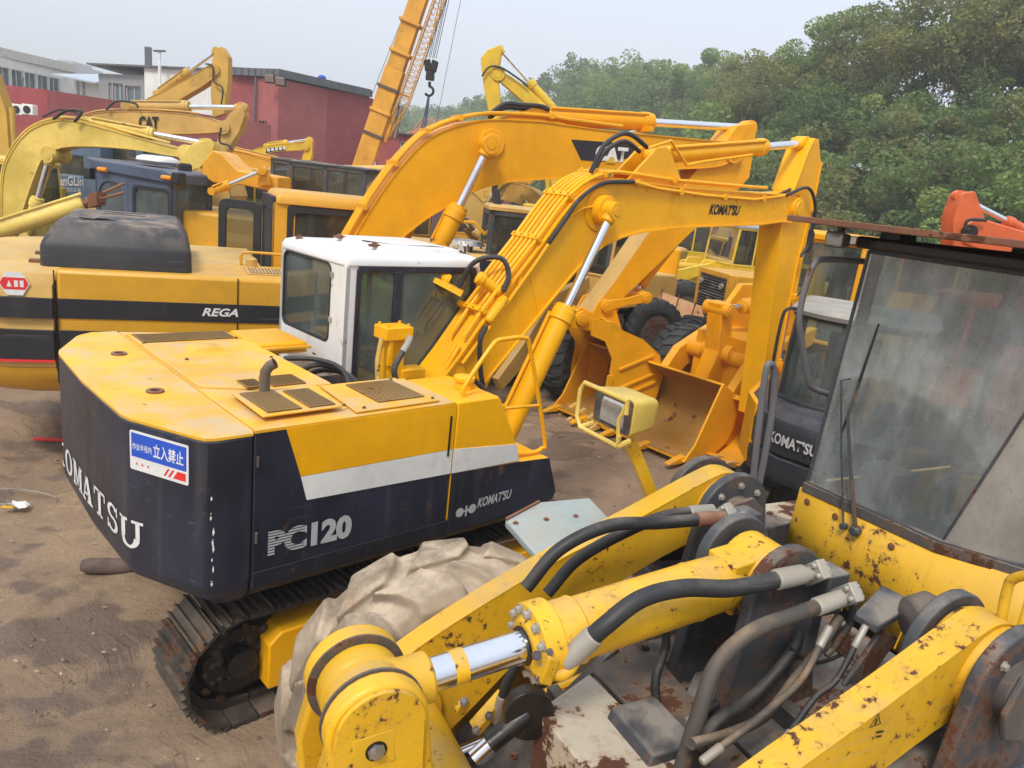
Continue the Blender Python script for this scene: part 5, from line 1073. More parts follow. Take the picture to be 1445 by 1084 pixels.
# big hose from the gland port along the tilt cylinder
h3 = [ly(u,v,y) for u,v,y in ((815,918,.12),(855,882,.15),(905,845,.15),(965,830,.16),(1035,830,.18),(1115,814,.20))]; hose(h3,.029,H_,.07,.06)
el = spline([ly(u,v,y) for u,v,y in ((772,942,.10),(790,952,.12),(806,940,.12),(815,918,.12))],5); make('elbow_pipe', MB().tube(el,.022,12), Y_, ld)
make('port_flange', MB().obox(ly(768,938,.10),(.02,0,.01),(0,.04,0),(-.01,0,.045)), Y_, ld, bevel=.006); bolts(ld,[ly(u,v,.11) for u,v in ((757,925),(775,918),(762,955),(782,950))],(.4,1,.3),.011,.02,M['rustst'])
h4 = [ly(u,v,y) for u,v,y in ((960,1090,.35),(985,1010,.33),(1010,940,.30),(1060,892,.30),(1120,868,.30),(1170,850,.30))]; hose(h4,.025,M['hoser'],0,.06)
h5 = [ly(u,v,y) for u,v,y in ((985,1060,.28),(1010,1020,.26),(1060,985,.22),(1110,930,.20),(1135,885,.18))]; hose(h5,.022,H_)
h6 = [ly(u,v,y) for u,v,y in ((975,1050,.40),(1030,1035,.36),(1080,1010,.34),(1120,960,.32),(1160,910,.30),(1185,870,.28))]; hose(h6,.017,M['hoser'])
h7 = [ly(u,v,y) for u,v,y in ((1000,1000,.1),(1020,960,.06),(1050,925,.04),(1090,905,.04))]; hose(h7,.02,H_)
h8 = [ly(u,v,y) for u,v,y in ((1115,915,.2),(1150,935,.24),(1190,922,.26),(1215,900,.26),(1230,880,.26))]; hose(h8,.007,M['black'],name='thin_hose')
h9 = [ly(u,v,y) for u,v,y in ((705,1000,-.28),(715,965,-.28),(735,925,-.28))]; hose(h9,.018,H_,.05,.03)
h10 = [ly(u,v,y) for u,v,y in ((915,840,-.1),(940,900,-.05),(925,960,.0),(930,1010,.05))]; hose(h10,.016,H_)
for k_,pts_ in enumerate((((1120,880,.05),(1100,930,.05),(1040,975,.1),(985,1010,.15)),((1160,905,.34),(1130,960,.38),(1075,1010,.42),(1010,1060,.44)),((905,905,-.25),(930,960,-.2),(900,1010,-.1),(860,1030,.0)),((1095,880,-.15),(1080,930,-.12),(1035,960,-.1),(1000,990,-.05)),((1210,905,.40),(1180,960,.42),(1150,985,.42),(1110,1040,.44)))):
    hose([ly(*q_) for q_ in pts_],(.014,.012,.016,.012,.010)[k_],(M['hose'],M['hoser'])[k_%2],.02,.02)
for s_,yy in ((-1,-.645),(1,.60)):
    bolts(ld,[(.02+.15*math.cos(k*.785),yy+.132,1.98+.15*math.sin(k*.785)) for k in range(1,4)],(0,1,0),.012,.014,M['zinc'])
for x_ in (-.2,.1,.4): bolts(ld,[(x_,y_,1.60-(x_+.35)*.13) for y_ in (-.33,-.1,.12,.32)],(0,0,1),.012,.012,M['rustpl'])
bolts(ld,[(.7,y_,1.43) for y_ in (-.3,0,.3)]+[(1.15,y_,1.19) for y_ in (-.3,0)],(0,0,1),.012,.012,M['rustpl'])
for x_,y_ in ((-.1,-.2),(.12,.22),(.75,-.2)): make('plate_hole', MB().lathe([(0,.035),(.003,.035)],(x_,y_,1.585-(x_+.35)*.133 if x_ < .5 else 1.415),(0,0,1),16), M['grease_shade'], ld)
def flange_fit(p, d, r=.035, nm='flange_fitting'):
    d = V(d).normalized(); s = d.orthogonal().normalized(); q_ = d.cross(s); m = MB().obox(p,d*.018,s*r*1.5,q_*r*.95); m.lathe([(-.05,r*.7),(.05,r*.7)],p,d,14)
    for a,b_ in ((1,1),(1,-1),(-1,1),(-1,-1)): m.lathe([(-.03,r*.30),(.03,r*.30)],V(p)+s*r*1.05*a+q_*r*.5*b_,d,6)
    make(nm, m, M['zinc'], ld, bevel=.004)
for (u,v,y) in ((1150,808,.21),(1195,840,.30),(1022,726,-.36),(1042,738,-.34)): flange_fit(ly(u,v,y),(-1,.1,.1))
make('manifold_block', MB().obox(ly(1165,830,.17),(.05,0,0),(0,.05,0),(0,0,.08)).obox(ly(1125,900,.16),(.03,0,0),(0,.06,0),(0,0,.14)), G_, ld, bevel=.008)
make('manifold_block', MB().obox(ly(1050,735,-.36),(.05,0,0),(0,.05,0),(0,0,.05)), G_, ld, bevel=.008)
make('hose_bracket', MB().tube([ly(1205,850,.30),ly(1200,880,.28),ly(1175,915,.26),ly(1165,925,.26)],.014,6).obox(ly(1190,905,.26),(.01,0,0),(0,.04,0),(0,0,.05)), G_, ld, bevel=.004)
make('cover_plate', MB().ext([L_.z(1205,865,2.02),L_.z(1245,825,2.06),L_.z(1295,850,2.04),L_.z(1240,885,1.99)],(0,0,-.03)), G_, ld, bevel=.006)
make('bare_casting', MB().lathe([(0,.05),(.03,.09),(.10,.10),(.14,.07)],ly(1275,880,.38),(-1,.5,.3),14), M['rustst'], ld, bevel=.01)
make('bent_plate', MB().ext([ly(1240,885,.30),ly(1262,895,.30),ly(1225,950,.30),ly(1185,965,.30)],(0,.02,0)), G_, ld, bevel=.005)
# wheels
wf = tyre(ld,1.085,-1.13,.80,.80,.54,M['mudtyre'],lugs=13,worn=True); wf['label'] = 'front tyre caked with pale dry mud'
rm = wf.modifiers.new('mud','REMESH'); rm.mode = 'VOXEL'; rm.voxel_size = .012; rm.use_smooth_shade = True
sm_ = wf.modifiers.new('soften','SMOOTH'); sm_.factor = .5; sm_.iterations = 2
dt = bpy.data.textures.new('mud_lumps','CLOUDS'); dt.noise_scale = .05; dt.noise_depth = 4; dm = wf.modifiers.new('lumps','DISPLACE'); dm.texture = dt; dm.strength = .007; dm.mid_level = .5
for c_ in list(wf.children):
    pass
tyre(ld,1.03,1.08,.80,.80,.52,M['mudtyre'],lugs=11,worn=True)
make('front_axle', MB().cyl((1.03,-.85,.8),(1.03,.85,.8),.12,16).lathe([(-.2,.1),(-.1,.24),(.1,.24),(.2,.1)],(1.03,0,.8),(0,1,0),18), G_, ld, bevel=.01)
for yy in (-1.08,1.08): tyre(ld,-1.75,yy,.80,.80,.52,M['mudtyre'],lugs=11,worn=True)
make('rear_axle', MB().cyl((-1.75,-.85,.8),(-1.75,.85,.8),.12,16), G_, ld)
# fender, lamp post and caged work lamp
fq = [L_.z(713,733,1.47),L_.z(760,708,1.47),L_.z(832,702,1.47),L_.z(885,748,1.47),L_.z(757,772,1.47)]
fd = make('front_fender', MB().ext([fq[0],fq[1],fq[2],fq[3]+V((.05,.08,0)),fq[4]+V((.05,.25,0))],(0,0,-.05)), M['fender'], ld, bevel=.012); fd['label'] = 'pale blue grey sheet fender with rust stains behind the far wheel'
for bx_ in (.12,.32,.52): bolts(ld,[(bx_,-1.62,1.472)],(0,0,1),.012,.01,M['rustpl'])
make('fender_edge', MB().loops([[tuple(p+V((0,0,.001))),tuple(p+V((0,0,.012))),tuple(p+(q-p).normalized()*.0+V((0,.02,.012))),tuple(p+V((0,.02,.001)))] for p,q in ((fq[0],fq[1]),(fq[1],fq[2]))]), M['rustpl'], ld)
make('fender_bracket', MB().prism([(.60,1.42),(.62,1.20),(.50,1.1),(-.10,1.25),(-.10,1.42)],-1.32,-1.30), M['rustpl'], ld, bevel=.004)
lp0,lp1 = V((.02,-.80,1.70)), L_.y(890,612,-.92)
make('lamp_post', MB().tube([L_.y(945,745,-.9),L_.y(915,690,-.9),L_.y(888,622,-.92)],[.045,.042,.040],4).obox(L_.y(890,610,-.92),(.03,0,0),(0,.02,0),(0,0,.02)), Y_, ld, bevel=.005)
lc = L_.y(873,577,-.92)
du = V((.12,-1,0)).normalized(); dn = V((1,.12,0)).normalized()
lf = L_.y(866,580,-.92)
hs = make('lamp_housing', MB().loops([rrect(lf,du,(0,0,1),-.13,.13,-.085,.085,.02),rrect(lf-dn*.14,du,(0,0,1),-.12,.12,-.075,.080,.03),rrect(lf-dn*.19,du,(0,0,1),-.09,.09,-.055,.065,.03)]), M['pale_yel'], ld, smooth=50, bevel=.003)
make('lamp_lens', MB().loops([rrect(lf+dn*.008,du,(0,0,1),-.085,.075,-.065,.055,.012),rrect(lf+dn*.022,du,(0,0,1),-.075,.065,-.055,.045,.012)]), M['lens'], hs)
make('lamp_bezel', MB().ring(rrect(lf+dn*.004,du,(0,0,1),-.125,.125,-.08,.08,.02),rrect(lf+dn*.004,du,(0,0,1),-.085,.075,-.065,.055,.012),dn*.006), M['rustst'], hs)
g = [lf+dn*.075+du*a+V((0,0,b_)) for a,b_ in ((-.16,.10),(.14,.10),(.165,.06),(.165,-.07),(.13,-.115),(-.14,-.115))]
make('lamp_guard', MB().tube([g[0]-V((0,0,.06)),g[0],(g[0]+g[1])/2,g[1],g[2],g[3],g[4],g[5],g[5]+V((0,0,.05))],.011,8).tube([g[5],lf+du*-.12+dn*.075,g[0]],.009,6).tube([g[4],lf+du*.13-V((0,0,.10))],.012,6).tube([g[5],lf-du*.13-V((0,0,.10))],.012,6), M['pale_yel'], hs, smooth=50)
# cab: cowl below, big dirty panes, pillars, canopy plate
A_,B_,Cc = V((-.70,-.74,1.99)), V((-.70,-.0,2.02)), V((-.93,.62,2.06))
At,Bt,Ct = V((-.70,-.69,3.20)), V((-.70,.32,3.22)), V((-.93,.72,3.22))
make('windscreen', MB().add([A_,B_,V((-.70,.32,3.22)),At],[(0,1,2,3)]), M['screen'], ld)
make('corner_window', MB().add([B_,Cc,Ct,V((-.70,.32,3.22))],[(0,1,2,3)]), M['screen2'], ld)
R0,R1 = V((-1.95,-.74,1.5)),V((-1.95,.74,1.5))
make('window_seal', MB().tube([A_+V((.01,0,0)),B_+V((.012,0,0)),Cc+V((.01,0,0))],.014,6).tube([A_+V((.01,0,0)),At+V((.01,0,0))],.009,6).tube([B_+V((.006,0,0)),V((-.694,.32,3.22))],.006,6).tube([At,V((-.69,.32,3.2)),Ct],.014,6), M['greyst'], ld, smooth=50)
make('cab_pillar', MB().tube([(-.75,-.74,1.5),(-.75,-.715,2.0),(-.75,-.68,3.22)],.032,4).tube([(-1.0,.70,1.5),(-.98,.74,3.22)],.04,4).tube([(-1.95,-.74,1.2),(-1.95,-.70,3.22)],.045,4).tube([(-1.95,.76,1.2),(-1.95,.72,3.22)],.045,4), M['rustst'], ld, bevel=.006)
make('side_window', MB().add([(-.78,-.74,2.0),(-1.9,-.74,2.0),(-1.9,-.70,3.18),(-.78,-.70,3.18)],[(0,1,2,3)]), M['glassdk'], ld)
make('side_window', MB().add([(-1.0,.76,2.0),(-1.9,.76,2.0),(-1.9,.74,3.18),(-1.0,.74,3.18)],[(0,1,2,3)]), M['glassdk'], ld)
make('rear_window', MB().add([(-1.93,.7,2.0),(-1.93,-.7,2.0),(-1.93,-.7,3.18),(-1.93,.7,3.18)],[(0,1,2,3)]), M['glassdk'], ld)
cow = MB(); z_ = 1.45
cow.loops([[(-.68,-.78,z_+.08),(-.68,-.37,z_+.04),(-.66,-.05,z_),(-.80,.35,z_),(-1.0,.78,z_)],[(-.685,-.765,1.955),(-.685,-.37,1.955),(-.685,0,1.98),(-.80,.33,2.0),(-.95,.68,2.02)]],closed=False,cap=False)
cw2 = make('front_cowl', cow, M['ldr_cowl'], ld, smooth=25, fix=False); sm = cw2.modifiers.new('thick','SOLIDIFY'); sm.thickness = .02; sm.offset = 0
for a,b_ in (((-.675,-.37,1.46),(-.68,-.37,1.94)),((-.655,-.05,1.46),(-.68,0,1.96)),((-.79,.35,1.46),(-.79,.33,1.98))): make('cowl_seam', MB().cyl(a,b_,.006,6), M['ldr_cowl'], cw2)
make('cowl_rail', MB().loops([[(p[0]+.012,p[1],p[2]-.05),(p[0]+.03,p[1],p[2]-.05),(p[0]+.03,p[1],p[2]+.0),(p[0]+.012,p[1],p[2]+.0)] for p in ((A_+V((0,-.01,0))),B_,Cc)]), M['rustst'], ld, bevel=.004)
rnd = random.Random(11)
bolts(ld,[(-.672,y_,1.90-.0*k) for k,y_ in enumerate((-.70,-.52,-.2))],(1,0,0),.012,.008,M['rustpl'],'rivet')
make('cab_side_panel', MB().box(-1.95,-.72,-.775,-.745,1.1,1.98).box(-1.95,-1.0,.76,.79,1.1,2.0).box(-1.97,-1.95,-.76,.78,1.1,1.98), M['ldr_cowl'], ld, bevel=.008)
make('cab_floor', MB().box(-1.93,-.72,-.74,.74,1.2,1.25), M['inter'], ld); cab_inside(ld,-1.9,-.75,-.7,.7,1.25)
make('dashboard', MB().box(-.98,-.75,-.5,.1,1.75,2.0), M['inter'], ld, bevel=.03)
make('steering_wheel', MB().tube([V((-1.12,-.15,2.05))+V((-.07*math.sin(k/20*6.283),.20*math.cos(k/20*6.283),.18*math.sin(k/20*6.283))) for k in range(20)],.013,7,closed=True).cyl((-1.12,-.15,2.05),(-.95,-.15,1.75),.025,8), M['black'], ld, smooth=60)
make('curtain', MB().loops([[(-1.85+.03*math.sin(k*1.7),.15+k*.05,z) for z in (3.15,2.6,2.15)] for k in range(11)],closed=False,cap=False), M['interlt'], ld, fix=False)
cp = make('canopy_plate', MB().box(-2.15,-.42,-.98,1.0,3.293,3.322), M['rustpl'], ld, bevel=.004); cp['label'] = 'thin rusty steel plate over the cab roof'
make('cab_roof', MB().box(-2.0,-.66,-.76,.80,3.205,3.262), M['grease_shade'], ld, bevel=.015)  # roof and spacers coloured black for the shade under the canopy
for x_,y_ in ((-.75,-.6),(-.75,.55),(-1.8,-.6),(-1.8,.55)): make('canopy_spacer', MB().box(x_-.06,x_+.06,y_-.05,y_+.05,3.262,3.293), M['grease_shade'], ld)
# wiper
w0 = V((-.655,-.42,1.94)); q1 = L_.x(1190,540,-.672); q2 = L_.x(1240,457,-.678); q3 = L_.x(1207,745,-.66)
make('wiper_motor', MB().lathe([(0,.022),(.03,.03),(.05,.02)],L_.x(1212,748,-.68),(1,0,0),14).lathe([(0,.016),(.04,.016)],L_.x(1195,742,-.68),(1,0,0),12), G_, ld, bevel=.003)
make('wiper_arm', MB().tube([L_.x(1207,745,-.645),L_.x(1200,660,-.65),L_.x(1196,590,-.655),L_.x(1212,540,-.662)],[.012,.010,.008,.006],6).tube([L_.x(1190,740,-.645),L_.x(1187,640,-.65),L_.x(1187,537,-.655),L_.x(1200,535,-.66)],.006,6), G_, ld)
make('wiper_blade', MB().tube([L_.x(1188,610,-.67),L_.x(1212,540,-.668),L_.x(1240,457,-.672)],[.005,.008,.005],5), M['black'], ld)
# work lamp hanging below the canopy
wl = L_.x(1177,338,-.55); o = make('work_lamp', MB().loops([rrect(wl,(0,1,0),(0,0,1),-.055,.055,-.038,.038,.012),rrect(wl-V((.06,0,0)),(0,1,0),(0,0,1),-.045,.045,-.03,.03,.012)]).box(wl.x-.05,wl.x-.02,wl.y-.012,wl.y+.012,wl.z+.03,3.30), M['rustst'], ld, bevel=.004)
make('lamp_lens', MB().loops([rrect(wl+V((.001,0,0)),(0,1,0),(0,0,1),-.047,.047,-.030,.030,.01),rrect(wl+V((.008,0,0)),(0,1,0),(0,0,1),-.038,.038,-.023,.023,.01)]), M['lens'], o)
# handrails
def rail(px, yx, r, mat, plane='x', name='handrail'):
    q_ = [getattr(L_,plane)(u,v,yx if not isinstance(yx,(list,tuple)) else yx[i]) for i,(u,v) in enumerate(px)]; return make(name, MB().tube(spline(q_,5),r,9), mat, ld, smooth=60)
GR = M['railst']
rail(((1219,369),(1165,366),(1150,372),(1138,400),(1128,446),(1131,480),(1140,535),(1147,548),(1168,556)),-.84,.0155,GR,'y')
rail(((1064,745),(1062,690),(1070,610),(1080,530),(1086,514),(1093,525),(1090,580),(1078,650),(1068,705),(1072,738),(1092,744)),-.86,.0175,GR,'y')
rail(((1470,808),(1432,816),(1421,835),(1412,890),(1422,908),(1470,935)),[-.02]*6,.016,M['ldr_yel'],'x')
# cab step box and debris behind the arms
make('step_box', MB().prism([(-.75,1.75),(-.2,1.70),(-.2,1.2),(-.75,1.2)],-.95,-.78), G_, ld, bevel=.01)
make('ledge', MB().ext([L_.z(1075,712,1.75),L_.z(1130,705,1.75),L_.z(1125,735,1.75),L_.z(1080,722,1.75)],(0,0,-.03)), M['cream'], ld)
make('rear_hood', MB().loops([rrect((0,0,1.1),(1,0,0),(0,1,0),-3.6,-2.0,-.6,.6,.08),rrect((0,0,1.95),(1,0,0),(0,1,0),-3.6,-2.0,-.6,.6,.08),rrect((0,0,2.05),(1,0,0),(0,1,0),-3.5,-2.0,-.5,.5,.08)]), M['ldr_cowl'], ld, bevel=.01)
make('rear_frame', MB().box(-3.5,-.5,-.40,.40,.55,1.1), G_, ld, bevel=.02)
make('articulation_joint', MB().box(-.62,-.30,-.25,.25,.6,1.25), M['rustst'], ld, bevel=.02)
bk = None and [(2.75,.06),(2.35,.04),(2.15,.25),(2.12,.6),(2.3,1.0)]

# ================================================================ shared builders for the machines behind
def follow(path, z0, z1, out=0.0):
    """band of constant height following a plan outline, shifted outwards"""
    L = []
    for i,(x,y) in enumerate(path):
        a = path[max(i-1,0)]; b_ = path[min(i+1,len(path)-1)]; d = V((b_[0]-a[0],b_[1]-a[1],0)).normalized(); n_ = V((d.y,-d.x,0))
        L.append([(x+n_.x*out,y+n_.y*out,z0),(x+n_.x*out,y+n_.y*out,z1),(x-n_.x*.05,y-n_.y*.05,z1),(x-n_.x*.05,y-n_.y*.05,z0)])
    return MB().loops(L)
def arm_group(t, F, mat, boom=None, low=None, y=0, w_=.4, stick=None, cyls=(), pipes=0, bosses=(), hose_px=(), ws=None):
    o = []
    if boom:
        up = F.xz(boom, y-w_/2); lw = F.xz(low, y-w_/2); up = smooth2(up,3); lw = smooth2(lw,3)
        bm_ = beam(t,'boom',up,lw,y,w_,mat,flange=.02 if w_>.2 else 0, lip=.015); o.append(bm_)
        for k in range(pipes):
            ln = offset_line(up[1:-3],.05); make('hydraulic_pipe', MB().tube([(p[0],y-w_*.42+k*w_*.22,p[1]) for p in ln],.02,6), mat, bm_)
        for (u,v,r_) in bosses:
            p = F.y(u,v,y-w_/2); boss(bm_, p.x,y,p.z,r_,w_+.08,mat)
    if stick:
        ws = ws or w_*.8
        sk_ = make('stick', MB().prism(F.xz(stick,y-ws/2), y-ws/2, y+ws/2), mat, t, bevel=.01); o.append(sk_)
    for (u0,v0,u1,v1,yy,r_,sp_) in cyls:
        a,b_ = F.y(u0,v0,yy), F.y(u1,v1,yy); hyd(t,a,b_,r_,sp_,mat)
    for h in hose_px:
        yy = h[0]; make('hose', MB().tube(spline([F.y(u,v,yy) for u,v in h[1:]],6),.025,7), M['hose'], t)
    return o
def simple_excavator(name, label, x, y, h, mat, s=1.0, cabmat=None, pose=0, group=None, stripe=None):
    t = thing(name,label,'excavator',x,y,h,0,group); t.scale = (s,s,s)
    for yc in (-1.1,1.1): track(t,yc,.55,-1.6,1.6,.42,pitch=.24,single=False); make('track_frame', MB().box(-1.3,1.3,yc-.12,yc+.12,.25,.6), mat, t, bevel=.03)
    make('carbody', MB().box(-.8,.8,-1,1,.5,.95), mat, t, bevel=.04)
    cwp_ = [(-1.6,-1.35),(-2.2,-1.2),(-2.5,-.7),(-2.55,0),(-2.5,.7),(-2.2,1.2),(-1.6,1.35)]
    make('counterweight', MB().slab(cwp_,1.05,2.1), mat, t, bevel=.08)
    make('engine_housing', MB().box(-1.58,.9,-1.36,-.45,1.05,2.05).box(-1.58,-.2,-.45,1.36,1.05,2.05), mat, t, bevel=.05)
    if stripe: make('side_band', MB().box(-1.55,.88,-1.368,-1.358,1.25,1.75), stripe, t)
    make('deck', MB().box(-1.5,1.6,-1.3,1.3,.95,1.06), M['greyst'], t, bevel=.02)
    glazed_cab(t, .1,1.75,.4,1.35,1.06,2.9, cabmat or mat, cabmat or mat, M['glassdk'], sill=.42, split=.55)
    bp_ = {0:[(.5,1.3,.35),(1.3,2.7,.5),(2.2,3.7,.62),(3.2,4.3,.6),(4.6,4.5,.42),(5.8,4.3,.3)],1:[(.5,1.3,.35),(1.4,2.2,.5),(2.6,3.0,.62),(3.8,3.1,.55),(5.2,2.7,.4),(6.0,2.3,.3)],2:[(.5,1.3,.35),(.9,2.9,.5),(1.5,4.3,.6),(2.4,5.2,.58),(3.8,5.9,.42),(4.8,6.2,.3)]}[pose]
    u = spine(bp_); n_ = len(bp_); beam(t,'boom',smooth2(u[:n_],3),smooth2(u[n_:][::-1],3),0,.4,mat)
    e = bp_[-1]; sv = {0:(-.25,-1),1:(-.55,-.85),2:(.15,-1)}[pose]; l = math.hypot(*sv); sv = (sv[0]/l,sv[1]/l)
    p = [(e[0]-sv[0]*.9,e[1]-sv[1]*.9,.2),(e[0],e[1],.55),(e[0]+sv[0]*2.2,e[1]+sv[1]*2.2,.28)]
    make('stick', MB().prism(spine(p),-.15,.15), mat, t, bevel=.01)
    hyd(t,(bp_[2][0]+.1,0,bp_[2][1]+.5),(p[0][0],0,p[0][1]),.09,.6,mat); 
    for yy in (-.34,.34): hyd(t,(1.0,yy,1.15),(bp_[2][0]+.1,yy,bp_[2][1]),.09,.6,mat)
    q = (p[2][0],p[2][1]); o = [(q[0]-.9,q[1]-.7),(q[0]-.5,q[1]-1.05),(q[0]+.0,q[1]-1.1),(q[0]+.4,q[1]-.8),(q[0]+.45,q[1]-.3),(q[0]+.1,q[1]+.05)]
    digger_bucket(t,o,o+[(q[0]-.2,q[1]-.2)],0,1.0,mat,4); hyd(t,(e[0]+.35,0,e[1]+.1),(q[0]+.45,0,q[1]+.35),.07,.6,mat)
    return t
def simple_loader(name, label, x, y, h, mat, s=1.0, group=None, cabroof=None, bucket=True, wr=.7, cabx=(-1.35,.05), hoodz=1.9):
    t = thing(name,label,'wheel loader',x,y,h,0,group); t.scale = (s,s,s)
    for xx in (1.3,-1.6):
        for yy in (-.95,.95): tyre(t,xx,yy,wr,wr,.48,M['tyre'],rim=mat)
    make('rear_frame', MB().box(-3.0,.1,-.45,.45,.55,1.15), mat, t, bevel=.03); make('front_frame', MB().box(.2,1.9,-.4,.4,.55,1.25).prism([(.3,1.2),(.3,2.0),(.7,2.0),(1.1,1.2)],-.42,-.34).prism([(.3,1.2),(.3,2.0),(.7,2.0),(1.1,1.2)],.34,.42), mat, t, bevel=.02)
    make('engine_hood', MB().prism([(-3.1,1.1),(-3.15,hoodz-.15),(-3.0,hoodz),(-1.35,hoodz+.1),(-1.35,1.1)],-.62,.62), mat, t, bevel=.05)
    gr = make('radiator_opening', MB().ext([(-3.165,-.48,1.15),(-3.165,.48,1.15),(-3.19,.48,hoodz-.22),(-3.19,-.48,hoodz-.22)],(.03,0,0)), M['grease_shade'], t)
    for k in range(12): make('louvre', MB().ext([(-3.20,-.48,1.18+k*(hoodz-1.45)/12),(-3.20,.48,1.18+k*(hoodz-1.45)/12),(-3.175,.48,1.21+k*(hoodz-1.45)/12),(-3.175,-.48,1.21+k*(hoodz-1.45)/12)],(.004,0,0)), M['greyst'], gr)
    for yy in (-.95,.95): make('mudguard', MB().tube([(-2.4,yy,1.35),(-2.0,yy,1.58),(-1.3,yy,1.6),(-.9,yy,1.35)],[.05]*4,4).box(-2.2,-1.1,yy-.25,yy+.25,1.56,1.62), mat, t, bevel=.02)
    glazed_cab(t,cabx[0],cabx[1],-.68,.68,1.35,3.0,mat,cabroof or mat,M['glassdk'],sill=.36,split=.5)
    for sg in (-1,1):
        for zz,yy in ((2.96,.45),): make('work_lamp', MB().obox((cabx[1]+.06,sg*yy,zz),(.04,0,0),(0,.08,0),(0,0,.055)), M['lens'], t, bevel=.01)
        make('lift_arm', MB().prism(spine([(.45,1.85,.22),(1.4,1.55,.34),(2.2,.75,.34),(2.75,.35,.25)]), sg*.5-.06, sg*.5+.06), mat, t, bevel=.01)
    hyd(t,(.5,0,1.75),(1.75,0,1.75),.09,.6,mat); make('bell_crank', MB().prism(spine([(1.78,1.8,.2),(1.72,1.2,.3),(2.1,.6,.2)]),-.07,.07), mat, t, bevel=.01)
    if bucket:
        o = [(3.6,.06),(3.1,.04),(2.8,.15),(2.68,.45),(2.72,.8),(2.95,1.15)]
        m = MB(); o2 = offset_line(o,.03); m.loops([[(o[i][0],-1.25,o[i][1]),(o[i][0],1.25,o[i][1]),(o2[i][0],1.25,o2[i][1]),(o2[i][0],-1.25,o2[i][1])] for i in range(len(o))])
        for yy in (-1.25,1.22): m.prism(o,yy,yy+.03)
        make('bucket', m, mat, t, bevel=.005)
    return t

# ================================================================ BLACK AND YELLOW EXCAVATOR BEHIND, LEFT (with the long boom)
CF = Frame(-3.406,8.803,25.4)
cx_ = thing('crawler_excavator','large yellow and black excavator with REGA lettering and a dusty black engine hood','excavator',CF.o.x,CF.o.y,25.4)
cyl_y = M['cat_yel']; CT = M['cat_tan']; CB = M['cat_blk']
zof = lambda v,u=77: CF.y(u,v,-1.4).z
cpath = [(-.15,-1.4),(-1.0,-1.4),(-1.66,-1.4)]
rear = [(-1.72,-1.4),(-2.12,-1.37),(-2.42,-1.24),(-2.62,-1.0),(-2.74,-.6),(-2.78,0),(-2.74,.6),(-2.62,1.0),(-2.42,1.24),(-2.12,1.37),(-1.72,1.4)]
zt_,zb_ = 2.10,1.0
make('engine_housing', MB().box(-1.70,1.55,-1.39,-.35,zb_+.02,zt_), cyl_y, cx_, bevel=.04)
make('engine_housing', MB().box(-1.70,.25,-.34,1.39,zb_+.02,zt_-.004), CT, cx_, bevel=.04)
rp = [(x+.12,y*.92) for x,y in rear]
make('counterweight', MB().loops([[(x,y,1.15) for x,y in rear],[(x,y,zt_-.16) for x,y in rear],[(x+.05,y*.97,zt_-.05) for x,y in rear],[(x+.16,y*.9,zt_) for x,y in rear]]), CT, cx_, smooth=50, bevel=.01)
make('counterweight_foot', MB().loops([[(x+.2,y*.86,.86) for x,y in rear],[(x+.04,y*.98,.97) for x,y in rear],[(x,y,1.15) for x,y in rear]]), cyl_y, cx_, smooth=50)
bands = [(zof(449),zof(421)),(zof(506),zof(466))]
for i,(a,b_) in enumerate(bands):
    dz = (0,.0)[i]; make('black_band', follow(rear,a,b_,.006), CB, cx_, smooth=50); make('black_band', MB().box(-1.69,1.1 if i==0 else 1.4,-1.402,-1.392,a-.0,b_), CB, cx_, bevel=.003)
make('red_line', follow(rear,zof(510),zof(506.5),.008), M['decalr'], cx_); make('red_line', MB().box(-1.69,1.4,-1.402,-1.394,zof(510),zof(506.5)), M['decalr'], cx_)
make('panel_gap', MB().box(-1.712,-1.702,-1.398,-1.38,1.0,zt_-.01), M['grease_shade'], cx_); make('panel_gap', MB().box(-.10,-.09,-1.401,-1.38,1.0,zt_-.005), M['grease_shade'], cx_)
put_text('REGA','model_name',M['decalw'],cx_,CF.y(285,446,-1.403),(1,0,-.0),(0,0,1),(CF.y(336,446,-1.4)-CF.y(285,446,-1.4)).length,.085,bold=.03,shear=.3)
# red hexagonal sticker on the counterweight
hp = V((-1.72,-1.4,0)); hq = V((-2.12,-1.37,0)); hd = (hp-hq).normalized(); hn = V((hd.y,-hd.x,0)); hc = hq+hd*.10+V((0,0,1.95))+hn*.012
def hexa(r_,l): return [hc+hd*(r_*math.cos(R(60*k))*1.0)+V((0,0,r_*math.sin(R(60*k))))+hn*l for k in range(6)]
hx = make('hexagon_sticker', MB().ext(hexa(.125,0),hn*.002), M['decalw'], cx_); 
q = [hc+hd*a+V((0,0,b_))+hn*.003 for a,b_ in ((-.115,0),(-.085,.055),(.085,.055),(.115,0),(.085,-.055),(-.085,-.055))]
make('red_field', MB().ext(q,hn*.001), M['decalr'], hx); make('white_marks', MB().ext([hc+hd*a+V((0,0,b_))+hn*.0042 for a,b_ in ((-.06,-.03),(-.02,-.03),(-.04,.03))],hn*.0005).ext([hc+hd*a+V((0,0,b_))+hn*.0042 for a,b_ in ((.0,-.03),(.03,-.03),(.03,.03),(0,.03))],hn*.0005).ext([hc+hd*a+V((0,0,b_))+hn*.0042 for a,b_ in ((.045,-.03),(.075,-.03),(.075,.03),(.045,.03))],hn*.0005), M['decalw'], hx)
